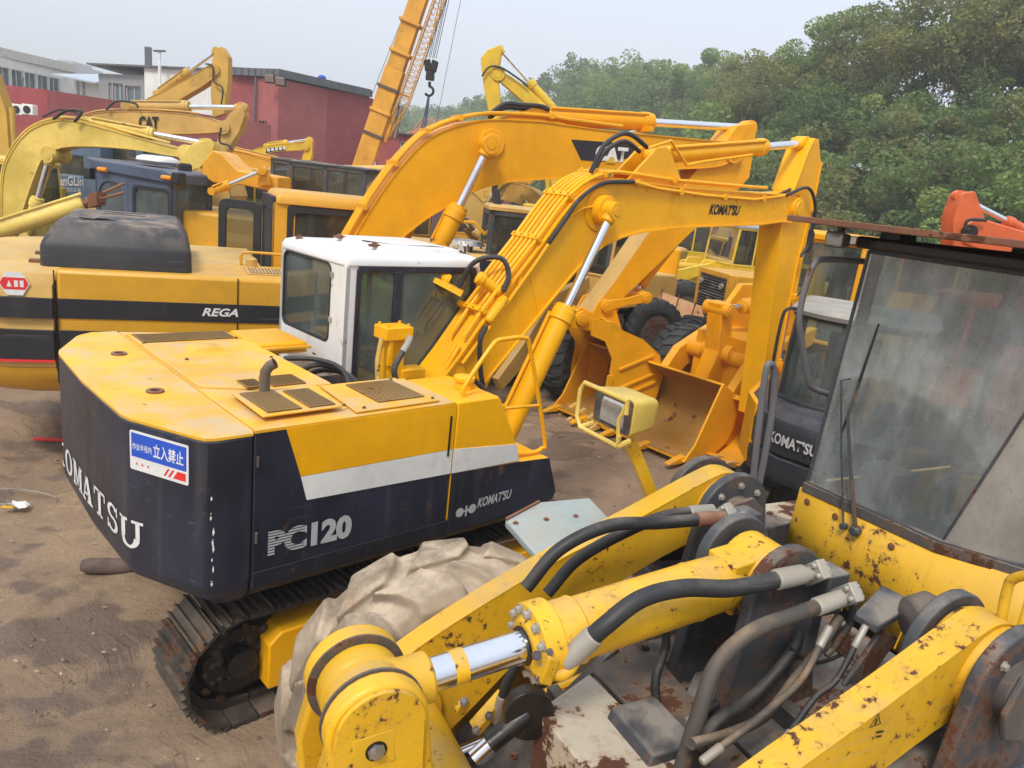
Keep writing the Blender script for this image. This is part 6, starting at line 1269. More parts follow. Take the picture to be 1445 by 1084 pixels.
# dusty black hood with slots and scoop
hz = [CF.z(63,372,2.115),CF.z(262,386,2.115),CF.z(222,322,2.5),CF.z(85,300,2.5)]
hx0,hx1,hy0,hy1 = -1.84,-.52,-1.25,.65
def hr_(z,i,r_): return rrect((0,0,z),(1,0,0),(0,1,0),hx0+i,hx1-i*.9,hy0+i*.9,hy1-i,r_,3)
hd_ = make('engine_hood', MB().loops([hr_(2.10,0,.08),hr_(2.28,.005,.07),hr_(2.33,.02,.07),hr_(2.48,.11,.07),hr_(2.52,.15,.07),hr_(2.53,.20,.07)]), M['hood_blk'], cx_, smooth=60, bevel=.004); hd_['label'] = 'big dusty black plastic engine hood with two slots'
for k,yy in enumerate((.10,.38)):
    make('slot', MB().loops([rrect((0,yy-.12,2.5325),(1,0,.0),(0,1,0),-1.40,-.97+.0,-.045,.045,.04,3),rrect((0,yy-.12,2.534),(1,0,0),(0,1,0),-1.40,-.97,-.045,.045,.04,3)]), M['grease_shade'], hd_)
make('scoop', MB().loops([[(-1.52,-.90,2.54),(-1.46,-.58,2.545),(-1.35,-.58,2.545),(-1.40,-.90,2.54)],[(-1.54,-.90,2.552),(-1.49,-.60,2.60),(-1.38,-.60,2.555),(-1.42,-.90,2.546)]]), M['hood_blk'], hd_); make('scoop_mouth', MB().ext([(-1.40,-.89,2.546),(-1.36,-.62,2.546),(-1.18,-.78,2.546)],(0,0,.004)), M['grease_shade'], hd_)
# top deck fittings
gq = make('grille_panel', MB().box(.02,.60,-1.1,-.62,zt_+.001,zt_+.012), CT, cx_, bevel=.004); make('opening_shade', MB().box(.06,.56,-1.06,-.66,zt_+.0125,zt_+.015), M['rustst'], gq)  # dark sheet under the slats stands for the shade of the opening
for k in range(14): make('grille_slat', MB().box(.07+k*.035,.085+k*.035,-1.06,-.66,zt_+.0155,zt_+.024), CT, gq)
make('grab_rail', MB().tube(spline([(.02,-.30,zt_),(.02,-.30,zt_+.10),(.10,-.30,zt_+.14),(.55,-.30,zt_+.13),(.64,-.30,zt_+.08),(.64,-.30,zt_)],4),.016,8), cyl_y, cx_)
make('filler_neck', MB().lathe([(0,.06),(.08,.06),(.10,.04)],(.12,-.45,zt_),(0,0,1),14), CT, cx_)
for k in range(12): make('vent_block', MB().box(.95+k%6*.07,1.0+k%6*.07,-1.05+k//6*.12,-.98+k//6*.12,zt_,zt_+.02), CT, cx_)
make('hinge_block', MB().box(-1.95,-1.85,-1.05,-.95,zt_-.03,zt_+.03), M['rustpl'], cx_); make('hinge_block', MB().box(-1.98,-1.88,-.45,-.35,zt_-.02,zt_+.03), M['rustpl'], cx_)
make('deck', MB().box(-1.5,1.7,-1.3,1.3,.93,1.02), M['greyst'], cx_, bevel=.02); make('swing_ring', MB().lathe([(0,.65),(.2,.65)],(0,0,.75),(0,0,1),30), M['grease_shade'], cx_)
for yc in (-.95,1.0): track(cx_,yc,.6,-.75,1.9,.42,pitch=.24,single=False); make('track_frame', MB().box(-.6,1.6,yc-.12,yc+.12,.25,.6), cyl_y, cx_, bevel=.03)
# cab: yellow side with black framed window, dark framed rear glass, open door
a0 = CF.y(383,272,.35); X0,X1,Y0,Y1,Z0,Z1 = .42,2.05,.35,1.38,1.1,2.90
SC2 = ex; 
def ring2(name,o,u,v,A,B,rA,rB,vec,mat,bev=.008): return make(name, MB().ring(rrect(o,u,v,*A,rA,4),rrect(o,u,v,*B,rB,4),vec), mat, cx_, bevel=bev, smooth=30)
ring2('cab_side_wall',(0,Y0,0),(1,0,0),(0,0,1),(X0,X1,Z0,Z1-.10),(.70,1.98,1.6,2.72),.02,.06,(0,.05,0),cyl_y)
ring2('side_window_frame',(0,Y0-.012,0),(1,0,0),(0,0,1),(.60,2.0,1.2,2.78),(.68,1.95,1.6,2.69),.05,.08,(0,.03,0),M['black'])
make('side_window', MB().box(.70,1.97,Y0+.02,Y0+.025,1.6,2.7), M['glassdk'], cx_)
ring2('cab_rear_frame',(X0-.01,0,0),(0,1,0),(0,0,1),(Y0,Y1,Z0,Z1-.03),(.42,1.30,1.75,2.70),.03,.06,(.05,0,0),M['black'])
make('rear_window', MB().box(X0+.01,X0+.015,.4,1.32,1.7,2.72), M['glassdk'], cx_)
ring2('cab_left_frame',(0,Y1,0),(1,0,0),(0,0,1),(X0,X1,Z0,Z1-.1),(.5,1.95,1.6,2.7),.02,.06,(0,-.05,0),cyl_y); make('left_window', MB().box(.5,1.95,Y1-.03,Y1-.025,1.6,2.7), M['glassdk'], cx_)
ring2('cab_front_frame',(X1,0,0),(0,1,0),(0,0,1),(Y0,Y1,Z0,Z1-.1),(.40,1.33,1.2,2.72),.02,.06,(-.05,0,0),cyl_y); make('windscreen', MB().box(X1-.03,X1-.025,.4,1.33,1.2,2.72), M['glassdk'], cx_)
q = lambda z,i,r_: rrect((0,0,z),(1,0,0),(0,1,0),X0+.04+i,X1+.04-i,Y0-.03+i,Y1+.03-i,r_)
make('cab_roof', MB().loops([q(2.79,0,.05),q(2.86,0,.05),q(2.92,.04,.06),q(2.94,.10,.06)]), cyl_y, cx_, smooth=60)
cab_inside(cx_,X0,X1,Y0,Y1,Z0)
od = make('open_door', MB().ring(rrect((X0-.02,Y1+.06,0),(-.85,.5,0),(0,0,1),.0,.62,1.3,2.72,.12),rrect((X0-.02,Y1+.06,0),(-.85,.5,0),(0,0,1),.11,.51,1.75,2.60,.08),(.02,.04,0)), M['black'], cx_, bevel=.01, smooth=40); make('door_window', MB().add(rrect((X0-.01,Y1+.08,0),(-.85,.5,0),(0,0,1),.10,.52,1.74,2.61,.08),[tuple(range(20))]), M['glassdk'], od)
# boom, stick, bucket from the survey points
bt = [(488,352),(500,332),(521,297),(546,259),(572,226),(599,199),(625,184),(652,175),(692,168),(765,171),(800,176),(878,186),(992,197),(1032,200)]
bl = [(552,352),(573,332),(604,308),(632,292),(657,276),(682,266),(707,260),(732,256),(792,252),(860,246),(940,240),(985,238),(1015,235),(1040,225)]
BM = M['cat_boom']
bmc = arm_group(cx_,CF,BM,bt,bl,0,.5,
    stick=[(1041,177),(1068,173),(1066,196),(1058,250),(1030,282),(978,326),(925,378),(883,418),(872,440),(850,470),(822,458),(870,395),(916,328),(985,238),(1020,205)],ws=.4,
    cyls=[(752,163,1055,181,0,.115,.52),(618,352,690,205,-.42,.115,.42),(985,300,895,415,.0,.07,.9)],pipes=0,bosses=((693,202,.17),(1035,216,.15)))[0]
make('boom_root', MB().prism([(.35,1.2),(.30,1.5),(.75,1.95),(1.18,2.36),(1.52,2.30),(1.2,1.9),(.7,1.1)],-.25,.25), BM, cx_, bevel=.01)
hyd(cx_,(1.35,.42,1.35),(2.85,.42,3.76),.115,.55,BM)
bt2 = offset_line(smooth2(CF.xz(bt,-.25),3),.07)
for k,yy in enumerate((-.24,-.17,-.08,.0)): make('hydraulic_pipe', MB().tube([(p[0],yy,p[1]) for p in bt2[2:(-6 if k in (0,1) else 26)]],.024,7), BM, bmc)
for i in (6,11,16,21,28,34): 
    if i < len(bt2): make('pipe_clamp', MB().obox((bt2[i][0],-.12,bt2[i][1]),(.03,0,0),(0,.17,0),(0,0,.035)), BM, bmc, bevel=.004)
make('cylinder_bracket', MB().prism(CF.xz([(715,168),(752,153),(772,152),(782,163),(800,176)],-.2),-.17,-.13).prism(CF.xz([(715,168),(752,153),(772,152),(782,163),(800,176)],-.2),.13,.17), BM, bmc, bevel=.005)
for dv,yy in ((0,-.18),(5,-.05),(2,.06)): make('hose', MB().tube(spline([CF.y(u,v+dv,yy) for u,v in ((690,162),(712,147),(735,148),(762,150),(775,155))],6),.03,8), M['hose'], cx_)
for a,b_ in (): make('hose', MB().tube(spline([CF.y(u,v,-.34) for u,v in (a,((a[0]+b_[0])/2-6,a[1]-11),(b_[0]-6,b_[1]+1),b_)],6),.028,8), M['hose'], cx_)
# black flash with the white maker's name on the boom side
fl = CF.ys([(806,197),(895,203),(905,222),(845,228),(820,226)],-.252); make('black_flash', MB().ext(fl,(0,-.004,0)), CB, bmc)
p0 = CF.y(839,226,-.258); p1 = CF.y(884,230,-.258); put_text('CAT','maker_name',M['decalw'],bmc,p0,(p1-p0),(0,0,1),(p1-p0).length,.20,bold=.05)
make('name_triangle', MB().ext([p0+(p1-p0)*a+V((0,-.006,b_)) for a,b_ in ((.33,-.02),(.67,-.02),(.5,.07))],(0,-.002,0)), M['bri_yel'], bmc)
make('stick_back_plate', MB().loops([[ (p.x,-.2,p.z),(p.x,.2,p.z),(p.x-.014,.2,p.z-.014),(p.x-.014,-.2,p.z-.014)] for p in CF.ys([(916,328),(870,395),(822,458)],-.2)]).add([],[]), CT, cx_)
bo_ = [(5.00,.08),(5.35,.06),(5.68,.22),(5.90,.50),(5.96,.82),(5.84,1.15),(5.5,1.38),(5.15,1.5),(4.95,1.62)]
sidep = bo_ + [(4.60,1.66),(4.62,1.42),(4.86,1.34),(5.02,1.08),(5.02,.5),(4.93,.1)]
b2 = digger_bucket(cx_,bo_,sidep,0,1.2,BM,teeth=5,tdir=V((-.80,0,-.45)).normalized(),inm=M['bucket_in'],tl_=.33)
for yy in (-.625,): 
    for a,b_,c,d in (((5.16,.93),(5.72,1.15),.05,0),((5.14,.62),(5.80,.88),.05,0),((5.14,.48),(5.82,.74),.03,0)):
        u_ = V((b_[0]-a[0],0,b_[1]-a[1])); make('side_rib', MB().obox(((a[0]+b_[0])/2,-.612,(a[1]+b_[1])/2),u_/2,(0,.018,0),V((-u_.z,0,u_.x)).normalized()*.02), BM, b2, bevel=.006)
make('cutter_edge', MB().prism([(4.97,.08),(4.97,.85),(5.06,.85),(5.06,.08)],-.635,-.60), BM, b2, bevel=.005)
for yy in (-.25,.22): make('bucket_ear', MB().prism([(4.45,1.62),(4.5,1.45),(4.9,1.40),(5.35,1.42),(5.2,1.72),(5.02,1.9),(4.88,1.85),(4.8,1.68),(4.6,1.76)],yy,yy+.03), BM, b2, bevel=.006)
boss(cx_,4.62,0,1.60,.10,.62,BM); boss(cx_,5.02,0,1.78,.09,.60,BM)
A_l,B_l = CF.y(854,432,-.24),CF.y(912,420,-.24)
for s in (1,-1): make('bucket_link', MB().prism(spine([(A_l.x,A_l.z,.16),((A_l.x+B_l.x)/2,(A_l.z+B_l.z)/2,.11),(B_l.x,B_l.z,.15)]),s*.24-.02,s*.24+.02), BM, cx_, bevel=.008)
boss(cx_,A_l.x,0,A_l.z,.085,.56,BM); boss(cx_,B_l.x,0,B_l.z,.085,.56,BM)
make('drop_link', MB().prism(spine([(B_l.x,B_l.z,.14),(5.3,1.9,.12),(5.05,1.78,.14)]),-.12,.12), BM, cx_, bevel=.01)
# ================================================================ LOADER WHOSE BUCKET STANDS UNDER THE BOOM
RF = Frame(3.75,10.9,222)
rl = thing('wheel_loader','yellow wheel loader with two roof lamps and its big empty bucket under the boom','wheel loader',RF.o.x,RF.o.y,222)
CY = M['cat_boom']
lipn = RF.loc(gz(962,651,.06)); rimn = RF.y(1020,541,lipn.y)
xl,yn = lipn.x, lipn.y
W2 = 2.5;  yf = yn-W2 if yn > 0 else yn+W2
bo3 = [(xl,.05),(xl-.45,.04),(xl-.78,.10),(xl-1.0,.28),(xl-1.08,.55),(xl-1.02,.82),(rimn.x,rimn.z)]
y0_,y1_ = min(yn,yf),max(yn,yf); bo3 = smooth2(bo3,4)
m = MB(); o2 = offset_line(bo3,-.035 if True else .03); m.loops([[(bo3[i][0],y0_,bo3[i][1]),(bo3[i][0],y1_,bo3[i][1]),(o2[i][0],y1_,o2[i][1]),(o2[i][0],y0_,o2[i][1])] for i in range(len(bo3))])
sp3 = bo3+[(rimn.x+.05,rimn.z-.05),(xl-.2,.25)]
for yy in (y0_-.03,y1_): m.prism(sp3,yy,yy+.03)
bk3 = make('bucket', m, CY, rl, bevel=.006, smooth=40); bk3['label'] = 'wide open loader bucket with rust on its floor'
k = MB(); o3 = offset_line(smooth2(bo3,3),-.0); o3 = [(p[0]+.0,p[1]) for p in offset_line(smooth2(bo3,3),.004)]
k.loops([[(p[0],y0_+.004,p[1]),(p[0],y1_-.004,p[1])] for p in offset_line(bo3,-.042)],closed=False,cap=False); make('bucket_lining', k, M['bucket_in'], bk3, smooth=50, fix=False)
for i in range(5):
    yy = y0_+.06+(W2-.12)*i/4; make('tooth', MB().loops([[(xl-.10,yy-.05,.02),(xl-.10,yy+.05,.02),(xl-.10,yy+.05,.11),(xl-.10,yy-.05,.11)],[(xl+.06,yy-.05,.02),(xl+.06,yy+.05,.02),(xl+.06,yy+.05,.09),(xl+.06,yy-.05,.09)],[(xl+.24,yy-.04,.03),(xl+.24,yy+.04,.03),(xl+.24,yy+.04,.045),(xl+.24,yy-.04,.045)]]), CY, bk3, bevel=.004)
yc = (y0_+y1_)/2
pt_,pm_ = RF.y(1014,436,yn-.9 if yn>0 else yn+.9), RF.y(1014,497,yn-.9 if yn>0 else yn+.9); yk = pt_.y
make('bell_crank', MB().prism([(pt_.x+.12,pt_.z+.1),(pt_.x-.10,pt_.z+.12),(pt_.x-.16,pt_.z),(pm_.x-.14,pm_.z+.1),(pm_.x-.12,pm_.z-.2),(pm_.x+.15,pm_.z-.75),(pm_.x+.35,pm_.z-.78),(pm_.x+.38,pm_.z-.35),(pm_.x+.20,pm_.z+.05)],yk-.13,yk+.13), CY, rl, bevel=.02)
boss(rl,pt_.x,yk,pt_.z,.11,.44,CY); boss(rl,pm_.x,yk,pm_.z,.14,.50,CY)
hyd(rl,(pt_.x-1.35,yk,pt_.z+.05),pt_,.10,.55,CY,.05)
for s in (-.62,.62): make('lift_arm', MB().prism(spine([(pm_.x-1.6,pm_.z+.35,.25),(pm_.x-.6,pm_.z+.1,.36),(pm_.x+.1,pm_.z-.2,.40),(xl-1.05,.35,.3)]),yk+s-.07,yk+s+.07), CY, rl, bevel=.015)
make('cross_tube', MB().cyl((pm_.x-.1,yk-.6,pm_.z-.05),(pm_.x-.1,yk+.6,pm_.z-.05),.15,20), CY, rl)
wx = xl-2.3
for xx in (wx,wx-2.9):
    for yy in (-1.0,1.0): tyre(rl,xx,yk+yy,.72,.72,.5,M['tyre'],rim=CY)
make('front_frame', MB().box(wx-.6,wx+.5,yk-.45,yk+.45,.6,1.5).prism([(wx-.9,1.4),(wx-.9,2.2),(wx-.45,2.2),(wx+.3,1.4)],yk-.5,yk-.4).prism([(wx-.9,1.4),(wx-.9,2.2),(wx-.45,2.2),(wx+.3,1.4)],yk+.4,yk+.5), CY, rl, bevel=.02)
make('rear_frame', MB().box(wx-4.6,wx-.7,yk-.45,yk+.45,.6,1.2).prism([(wx-4.7,1.1),(wx-4.7,1.95),(wx-2.6,2.1),(wx-2.6,1.1)],yk-.65,yk+.65), CY, rl, bevel=.03)
cc = RF.loc(atY(1178,360,12.4)); 
c0,c1 = cc.x-.75,cc.x+.75; cy0,cy1 = cc.y-.8,cc.y+.8
glazed_cab(rl,c0,c1,cy0,cy1,1.45,3.16,CY,CY,M['glassgrn'],sill=.22,front_low=False,slope_front=.05,pillar=.06,roof_th=.12)
for yy in (cy0+.2,cy1-.2): lo = make('roof_lamp', MB().box(c1-.02,c1+.06,yy-.1,yy+.1,3.02,3.15), M['black'], rl, bevel=.01); make('lamp_lens', MB().box(c1+.06,c1+.068,yy-.08,yy+.08,3.035,3.135), M['lens'], lo)
q_ = RF.loc(atY(1134,375,12.3)); make('tool_cabinet', MB().box(q_.x-.3,q_.x+.1,q_.y-.28,q_.y+.28,1.4,2.9), CY, rl, bevel=.02); make('cabinet_window', MB().box(q_.x+.1,q_.x+.106,q_.y-.17,q_.y+.17,2.25,2.55).box(q_.x+.1,q_.x+.106,q_.y-.17,q_.y+.17,2.62,2.86), M['glassdk'], rl)
mr = make('side_mirror', MB().loops([rrect(RF.loc(atY(1137,340,11.2)),(0,1,0),(0,0,1),-.11,.11,-.17,.17,.05),rrect(RF.loc(atY(1137,340,11.2))-V((.06,0,0)),(0,1,0),(0,0,1),-.09,.09,-.15,.15,.05)]), M['black'], rl)
make('step_rail', MB().tube(spline([RF.loc(atY(u,v,11.3)) for u,v in ((1146,368),(1138,395),(1130,412),(1120,420))],4),.018,6), M['black'], rl)

# ================================================================ DARK SHORT-TAIL EXCAVATOR WITH ROUND COUNTERWEIGHT (right)
QF = Frame(3.62,7.35,62)
qx = thing('compact_excavator','dark grey compact excavator with rounded tail, between the yellow stick and the dirty windscreen','excavator',QF.o.x,QF.o.y,62)
DK = M['dk_komat']
tail = [(1.0,-1.10),(.3,-1.14),(-.3,-1.12),(-.75,-.95),(-1.05,-.62),(-1.18,-.2),(-1.18,.2),(-1.05,.62),(-.75,.95),(-.3,1.12),(.3,1.14),(1.0,1.10)]
def tl(z,s_): return [(x*s_+(1-s_)*.2 if x<1 else x,y*s_,z) for x,y in tail]
make('tail_cover', MB().loops([tl(.78,.93),tl(.86,.985),tl(1.0,1.0),tl(1.10,1.0)]), DK, qx, smooth=50, bevel=.006)
make('tail_cover', MB().loops([tl(1.115,.975),tl(1.14,.99),tl(1.36,1.0),tl(1.46,.985),tl(1.54,.93)]), DK, qx, smooth=50, bevel=.006)
make('tail_core', MB().loops([tl(.80,.9),tl(1.2,.93),tl(1.50,.9)]), M['black'], qx, smooth=50)
make('yellow_side_panel', MB().loops([[(x*1.004,y*1.004,.9),(x*1.004,y*1.004,1.5),(x*.96,y*.96,1.5),(x*.96,y*.96,.9)] for x,y in tail[8:12]]), CY, qx, smooth=50)
# maker's name wrapped round the tail
me = text_mesh("KOMAT'SU",.03,.0); bq = bmesh.new(); bq.from_mesh(me); xs = [v_.co.x for v_ in bq.verts]; ys_ = [v_.co.y for v_ in bq.verts]; xa,xb,ya,yb = min(xs),max(xs),min(ys_),max(ys_)
tq = [p for p in tail[3:9]][::-1]; tq = [(p.x,p.y) for p in spline([(a,b_,0) for a,b_ in tq],6)]; cl_ = [0]
for a,b_ in zip(tq,tq[1:]): cl_.append(cl_[-1]+math.hypot(b_[0]-a[0],b_[1]-a[1]))
pn = QF.loc(atY(1112,620,6.1))
for k in range(1,14): bmesh.ops.bisect_plane(bq, geom=bq.verts[:]+bq.edges[:]+bq.faces[:], plane_co=(xa+(xb-xa)*k/14,0,0), plane_no=(1,0,0))
S0 = .31; SW = .50
for v_ in bq.verts:
    s = S0+(v_.co.x-xa)/(xb-xa)*SW
    for i in range(len(cl_)-1):
        if cl_[i+1] >= s: break
    t = (s-cl_[i])/(cl_[i+1]-cl_[i]); x_ = tq[i][0]+(tq[i+1][0]-tq[i][0])*t; y_ = tq[i][1]+(tq[i+1][1]-tq[i][1])*t; d = V((tq[i+1][0]-tq[i][0],tq[i+1][1]-tq[i][1],0)).normalized(); n_ = V((d.y,-d.x,0)); n_ = n_ if n_.x<0 else -n_
    v_.co = V((x_,y_,1.235+(v_.co.y-ya)/(yb-ya)*.11))+n_*.008
me2 = bpy.data.meshes.new('maker_name'); bq.to_mesh(me2); bq.free(); me2.materials.clear(); me2.materials.append(M['decalg']); link(bpy.data.objects.new('maker_name',me2),qx)
# cab with curved glass
cz0,cz1 = 1.50,2.46
cp_ = [(.95,-.45),(-.15,-.46),(-.42,-.36),(-.58,-.12),(-.62,.2),(-.58,.52),(-.42,.76),(-.15,.88),(.95,.9)]
cpl = spline([(a,b_,0) for a,b_ in cp_],3)
make('cab_glass', MB().loops([[ (p.x,p.y,cz0+.05),(p.x*.97+.02,p.y*.97,cz1-.06)] for p in cpl],closed=False,cap=False), M['glassgrn'], qx, smooth=60, fix=False)
make('cab_frame', MB().tube([(p.x-.004,p.y,cz0+.05) for p in cpl],.028,6).tube([(p.x*.97+.015,p.y*.97,cz1-.06) for p in cpl],.025,6).tube([(-.36,-.40,cz0),(-.34,-.38,cz1-.05)],.03,5).tube([(-.36,.80,cz0),(-.34,.78,cz1-.05)],.03,5).tube([(.3,-.46,cz0),(.3,-.45,cz1)],.03,5).tube([(.95,-.45,cz0-.4),(.95,-.43,cz1)],.03,5).tube([(.95,.9,cz0-.4),(.95,.87,cz1)],.03,5), M['black'], qx, smooth=60)
make('cab_roof', MB().loops([[(p.x*s_+.0,p.y*s_+.2*(1-s_),z) for p in cpl] for z,s_ in ((cz1-.05,1.0),(cz1-.01,1.02),(cz1+.02,.98),(cz1+.04,.85))]), paint('dusty beige roof',(.33,.32,.29),rust=.05,dust=.6,rough=.5,dustcol=(.42,.38,.32)), qx, smooth=50)
make('roof_lamp', MB().box(-.3,-.2,.0,.18,cz1+.035,cz1+.10), M['lens'], qx, bevel=.01); make('wiper', MB().tube([(-.64,.0,cz0+.1),(-.645,.05,cz0+.55)],.01,5), M['black'], qx)
cab_inside(qx,-.5,.9,-.4,.85,cz0-.45); make('seat_back_cover', MB().box(-.1,.0,.0,.45,cz0+.1,cz0+.6), M['bri_yel'], qx, bevel=.03)
make('cab_base', MB().loops([[(p.x*.98,p.y*.98,z) for p in cpl] for z in (1.0,cz0+.06)]), M['black'], qx)
rr = [QF.loc(atY(u,v,6.0)) for u,v in ((1085,580),(1090,520),(1103,452),(1112,436),(1128,436))]; make('grab_rail', MB().tube(spline(rr,4),.014,7), M['black'], qx)
for yc_ in (-.85,.85): track(qx,yc_,.42,-1.15,1.15,.33,pitch=.17,single=False)
make('carbody', MB().box(-.6,.6,-.7,.7,.35,.78), M['greyst'], qx, bevel=.03)
beam(qx,'boom',smooth2([(1.0,1.2),(1.5,2.0),(2.0,2.4),(3.2,2.5)],3),smooth2([(1.2,1.1),(1.75,1.75),(2.2,2.05),(3.2,2.3)],3),-.0,.22,CY)

# ================================================================ MACHINES AT THE LEFT
# slate blue cabbed loader
BF = Frame(*xy(atY(222,300,12.6)),196)
bl_ = thing('wheel_loader','slate blue cabbed loader with amber lamps and white roof dome behind the black hood','wheel loader',BF.o.x,BF.o.y,163)
bl_.location.z = .16; BC = M['bluecab']; x0,x1,y0,y1,z0,z1 = -.74,.78,-.45,.5,1.5,2.80
def rg(name,o,u,v,A,B,rA,rB,vec,mat,par=bl_): return make(name, MB().ring(rrect(o,u,v,*A,rA,4),rrect(o,u,v,*B,rB,4),vec), mat, par, bevel=.008, smooth=30)
for yy,d in ((y1,-.05),(y0,.05)):
    rg('cab_side_wall',(0,yy,0),(1,0,0),(0,0,1),(x0,.12,z0,z1-.1),(-.68,-.02,1.62,2.46),.02,.08,(0,d,0),BC); rg('cab_side_wall',(0,yy,0),(1,0,0),(0,0,1),(.121,x1,z0,z1-.1),(.20,.72,1.72,2.50),.02,.22,(0,d,0),BC)
    make('door_window', MB().box(-.70,.0,*sorted((yy+d*.5,yy+d*.6)),1.6,2.48), M['glassgrn'], bl_); make('side_window', MB().box(.19,.73,*sorted((yy+d*.5,yy+d*.6)),1.70,2.52), M['glassgrn'], bl_)
rg('door_seal',(0,y1+.004,0),(1,0,0),(0,0,1),(-.73,.03,1.57,2.51),(-.68,-.02,1.62,2.46),.09,.08,(0,-.01,0),M['black'])
for xx,d,nm in ((x0,.05,'rear_window'),(x1,-.05,'windscreen')): rg('cab_end_wall',(xx,0,0),(0,1,0),(0,0,1),(y0,y1,z0,z1-.1),(y0+.1,y1-.1,1.7,2.62),.02,.06,(d,0,0),BC); make(nm, MB().box(*sorted((xx+d*.5,xx+d*.6)),y0+.08,y1-.08,1.68,2.64), M['glassgrn'], bl_)
make('cab_roof', MB().prism([(x0-.06,2.58),(x0-.07,2.76),(x0+.1,2.80),(x1-.05,2.83),(x1+.12,2.85),(x1+.10,2.78),(x1,2.66)],y0-.05,y1+.05), BC, bl_, bevel=.03)
for xx in (.55,-.72): make('amber_lamp', MB().lathe([(-.09,.03),(-.08,.038),(.08,.038),(.09,.03)],(xx,y1+.065,2.68),(1,0,0),10), M['amber'], bl_, bevel=.006)
for xx,zz in ((x1+.12,2.60),(x0-.13,2.70)): make('corner_lamp', MB().box(xx-.07,xx+.07,y1-.12,y1+.06,zz-.1,zz+.08), M['black'], bl_, bevel=.02)
make('roof_dome', MB().loops([rrect((0,.05,z),(1,0,0),(0,1,0),-.36+i,.22-i,-.26+i,.26-i,.15,5) for z,i in ((2.86,.06),(2.90,0),(2.95,.01),(2.985,.08))]), M['decalw'], bl_, smooth=60)
cab_inside(bl_,x0,x1,y0,y1,z0); make('chassis', MB().box(-3.2,2.3,-.5,.5,.6,1.4), BC, bl_, bevel=.03); make('engine_hood', MB().box(-3.3,-.95,-.65,.65,1.0,1.65), M['cat_tan'], bl_, bevel=.06)
for xx in (1.6,-1.9):
    for yy in (-1,1): tyre(bl_,xx,yy,.72,.72,.5,M['tyre'],rim=M['cat_yel'])
# pale excavator whose arched boom fills the left edge
EF = Frame(*xy(atY(-40,330,13.5)),2)
e1 = thing('crawler_excavator','old faded yellow excavator with tall arched boom at the left edge','excavator',EF.o.x,EF.o.y,2); PY = M['pale_yel']
arm_group(e1,EF,PY,[(-30,420),(-10,360),(2,300),(3,262),(8,232),(22,205),(42,184),(66,173),(92,169),(125,175),(180,190),(235,205),(265,211)],[(5,420),(10,380),(18,345),(28,312),(38,280),(50,246),(62,222),(80,211),(105,207),(150,208),(200,213),(240,220),(268,223)],0,.42,
   stick=[(256,214),(268,205),(285,198),(300,200),(304,215),(300,232),(285,252),(272,256),(258,240),(250,226)],cyls=[(122,172,292,203,0,.10,.56),(38,335,70,222,-.36,.10,.5)],pipes=2,bosses=((262,216,.14),(70,218,.14)),hose_px=((-.3,(105,172),(115,158),(95,156),(75,168)),))
simple = make('bucket_linkage', MB().prism(EF.xz([(268,205),(296,196),(302,206),(298,222),(268,250),(255,252),(250,232)],-.3),-.3,-.24), PY, e1, bevel=.01); boss(e1,EF.y(283,247,-.2).x,0,EF.y(283,247,-.2).z,.12,.6,M['old_yel'])
make('engine_housing', MB().box(-2.8,.6,-1.3,1.3,1.0,2.0), PY, e1, bevel=.06); glazed_cab(e1,-.6,1.0,.35,1.3,1.0,2.8,PY,PY,M['glassdk']); 
for yc_ in (-1.1,1.1): track(e1,yc_,.55,-1.6,1.6,.42,pitch=.24,single=False)
# pale cylinder reaching in low at the left edge
q0,q1 = atY(-60,345,9.8), atY(118,288,10.4); lg = thing('dismounted_boom_cylinder','long pale yellow cylinder with rusty fittings lying across the left edge above the black hood','hydraulic cylinder',0,0,0)
make('cylinder_barrel', MB().lathe([(0,.10),(.02,.115),((q1-q0).length-.05,.115),((q1-q0).length,.09)],q0,q1-q0,18), PY, lg, smooth=50); dd = (q1-q0).normalized()
make('rusty_fittings', MB().tube([q1,q1+dd*.25],.07,8).tube([q1+V((0,0,.03)),q1+dd*.5+V((0,.1,.12))],.02,6).tube([q1,q1+dd*.55+V((0,.0,-.02))],.02,6).obox(q1+dd*.18,dd*.06,(0,.12,0),(0,0,.09)), M['rustpl'], lg)
make('side_pipe', MB().cyl(q0+V((0,-.05,.14)),q1+V((0,-.05,.14)),.02,8), PY, lg); make('support_post', MB().box(q0.x-.1,q0.x+.1,q0.y-.1,q0.y+.1,0,q0.z-.1).box(q1.x-.1,q1.x+.1,q1.y-.1,q1.y+.1,0,q1.z-.1), M['rustst'], lg)
# boom with the black maker's name
FF = Frame(*xy(atY(90,250,19)),0)
f1 = thing('crawler_excavator','dusty yellow excavator with straight boom lettered CAT in black, in the second row at left','excavator',FF.o.x,FF.o.y,0); OY = M['cat_tan']
arm_group(f1,FF,OY,[(30,260),(60,215),(95,180),(125,162),(165,157),(230,158),(280,163),(312,172)],[(75,260),(95,225),(120,200),(150,192),(200,190),(250,189),(290,188),(318,186)],0,.42,stick=[(326,158),(342,149),(345,163),(338,185),(325,205),(316,226),(306,232),(303,215),(308,192),(315,172)],cyls=[(180,150,342,152,0,.13,.54),(110,232,190,190,-.36,.1,.5)],bosses=((315,180,.16),),pipes=1,hose_px=((-.3,(60,165),(85,155),(110,160),(118,166)),(-.3,(150,155),(165,143),(190,146),(195,152)),(-.4,(312,180),(310,200),(322,205),(328,212))))
p0,p1 = FF.y(196,182,-.24),FF.y(224,183,-.24); put_text('CAT','maker_name',M['decalk'],f1,p0,(p1-p0),(0,0,1),(p1-p0).length,.30,bold=.05); make('engine_housing', MB().box(-1.6,2.0,-1.3,1.3,1.0,2.1), OY, f1, bevel=.06); glazed_cab(f1,-.2,1.4,.3,1.3,1.0,2.9,OY,OY,M['glassdk'])
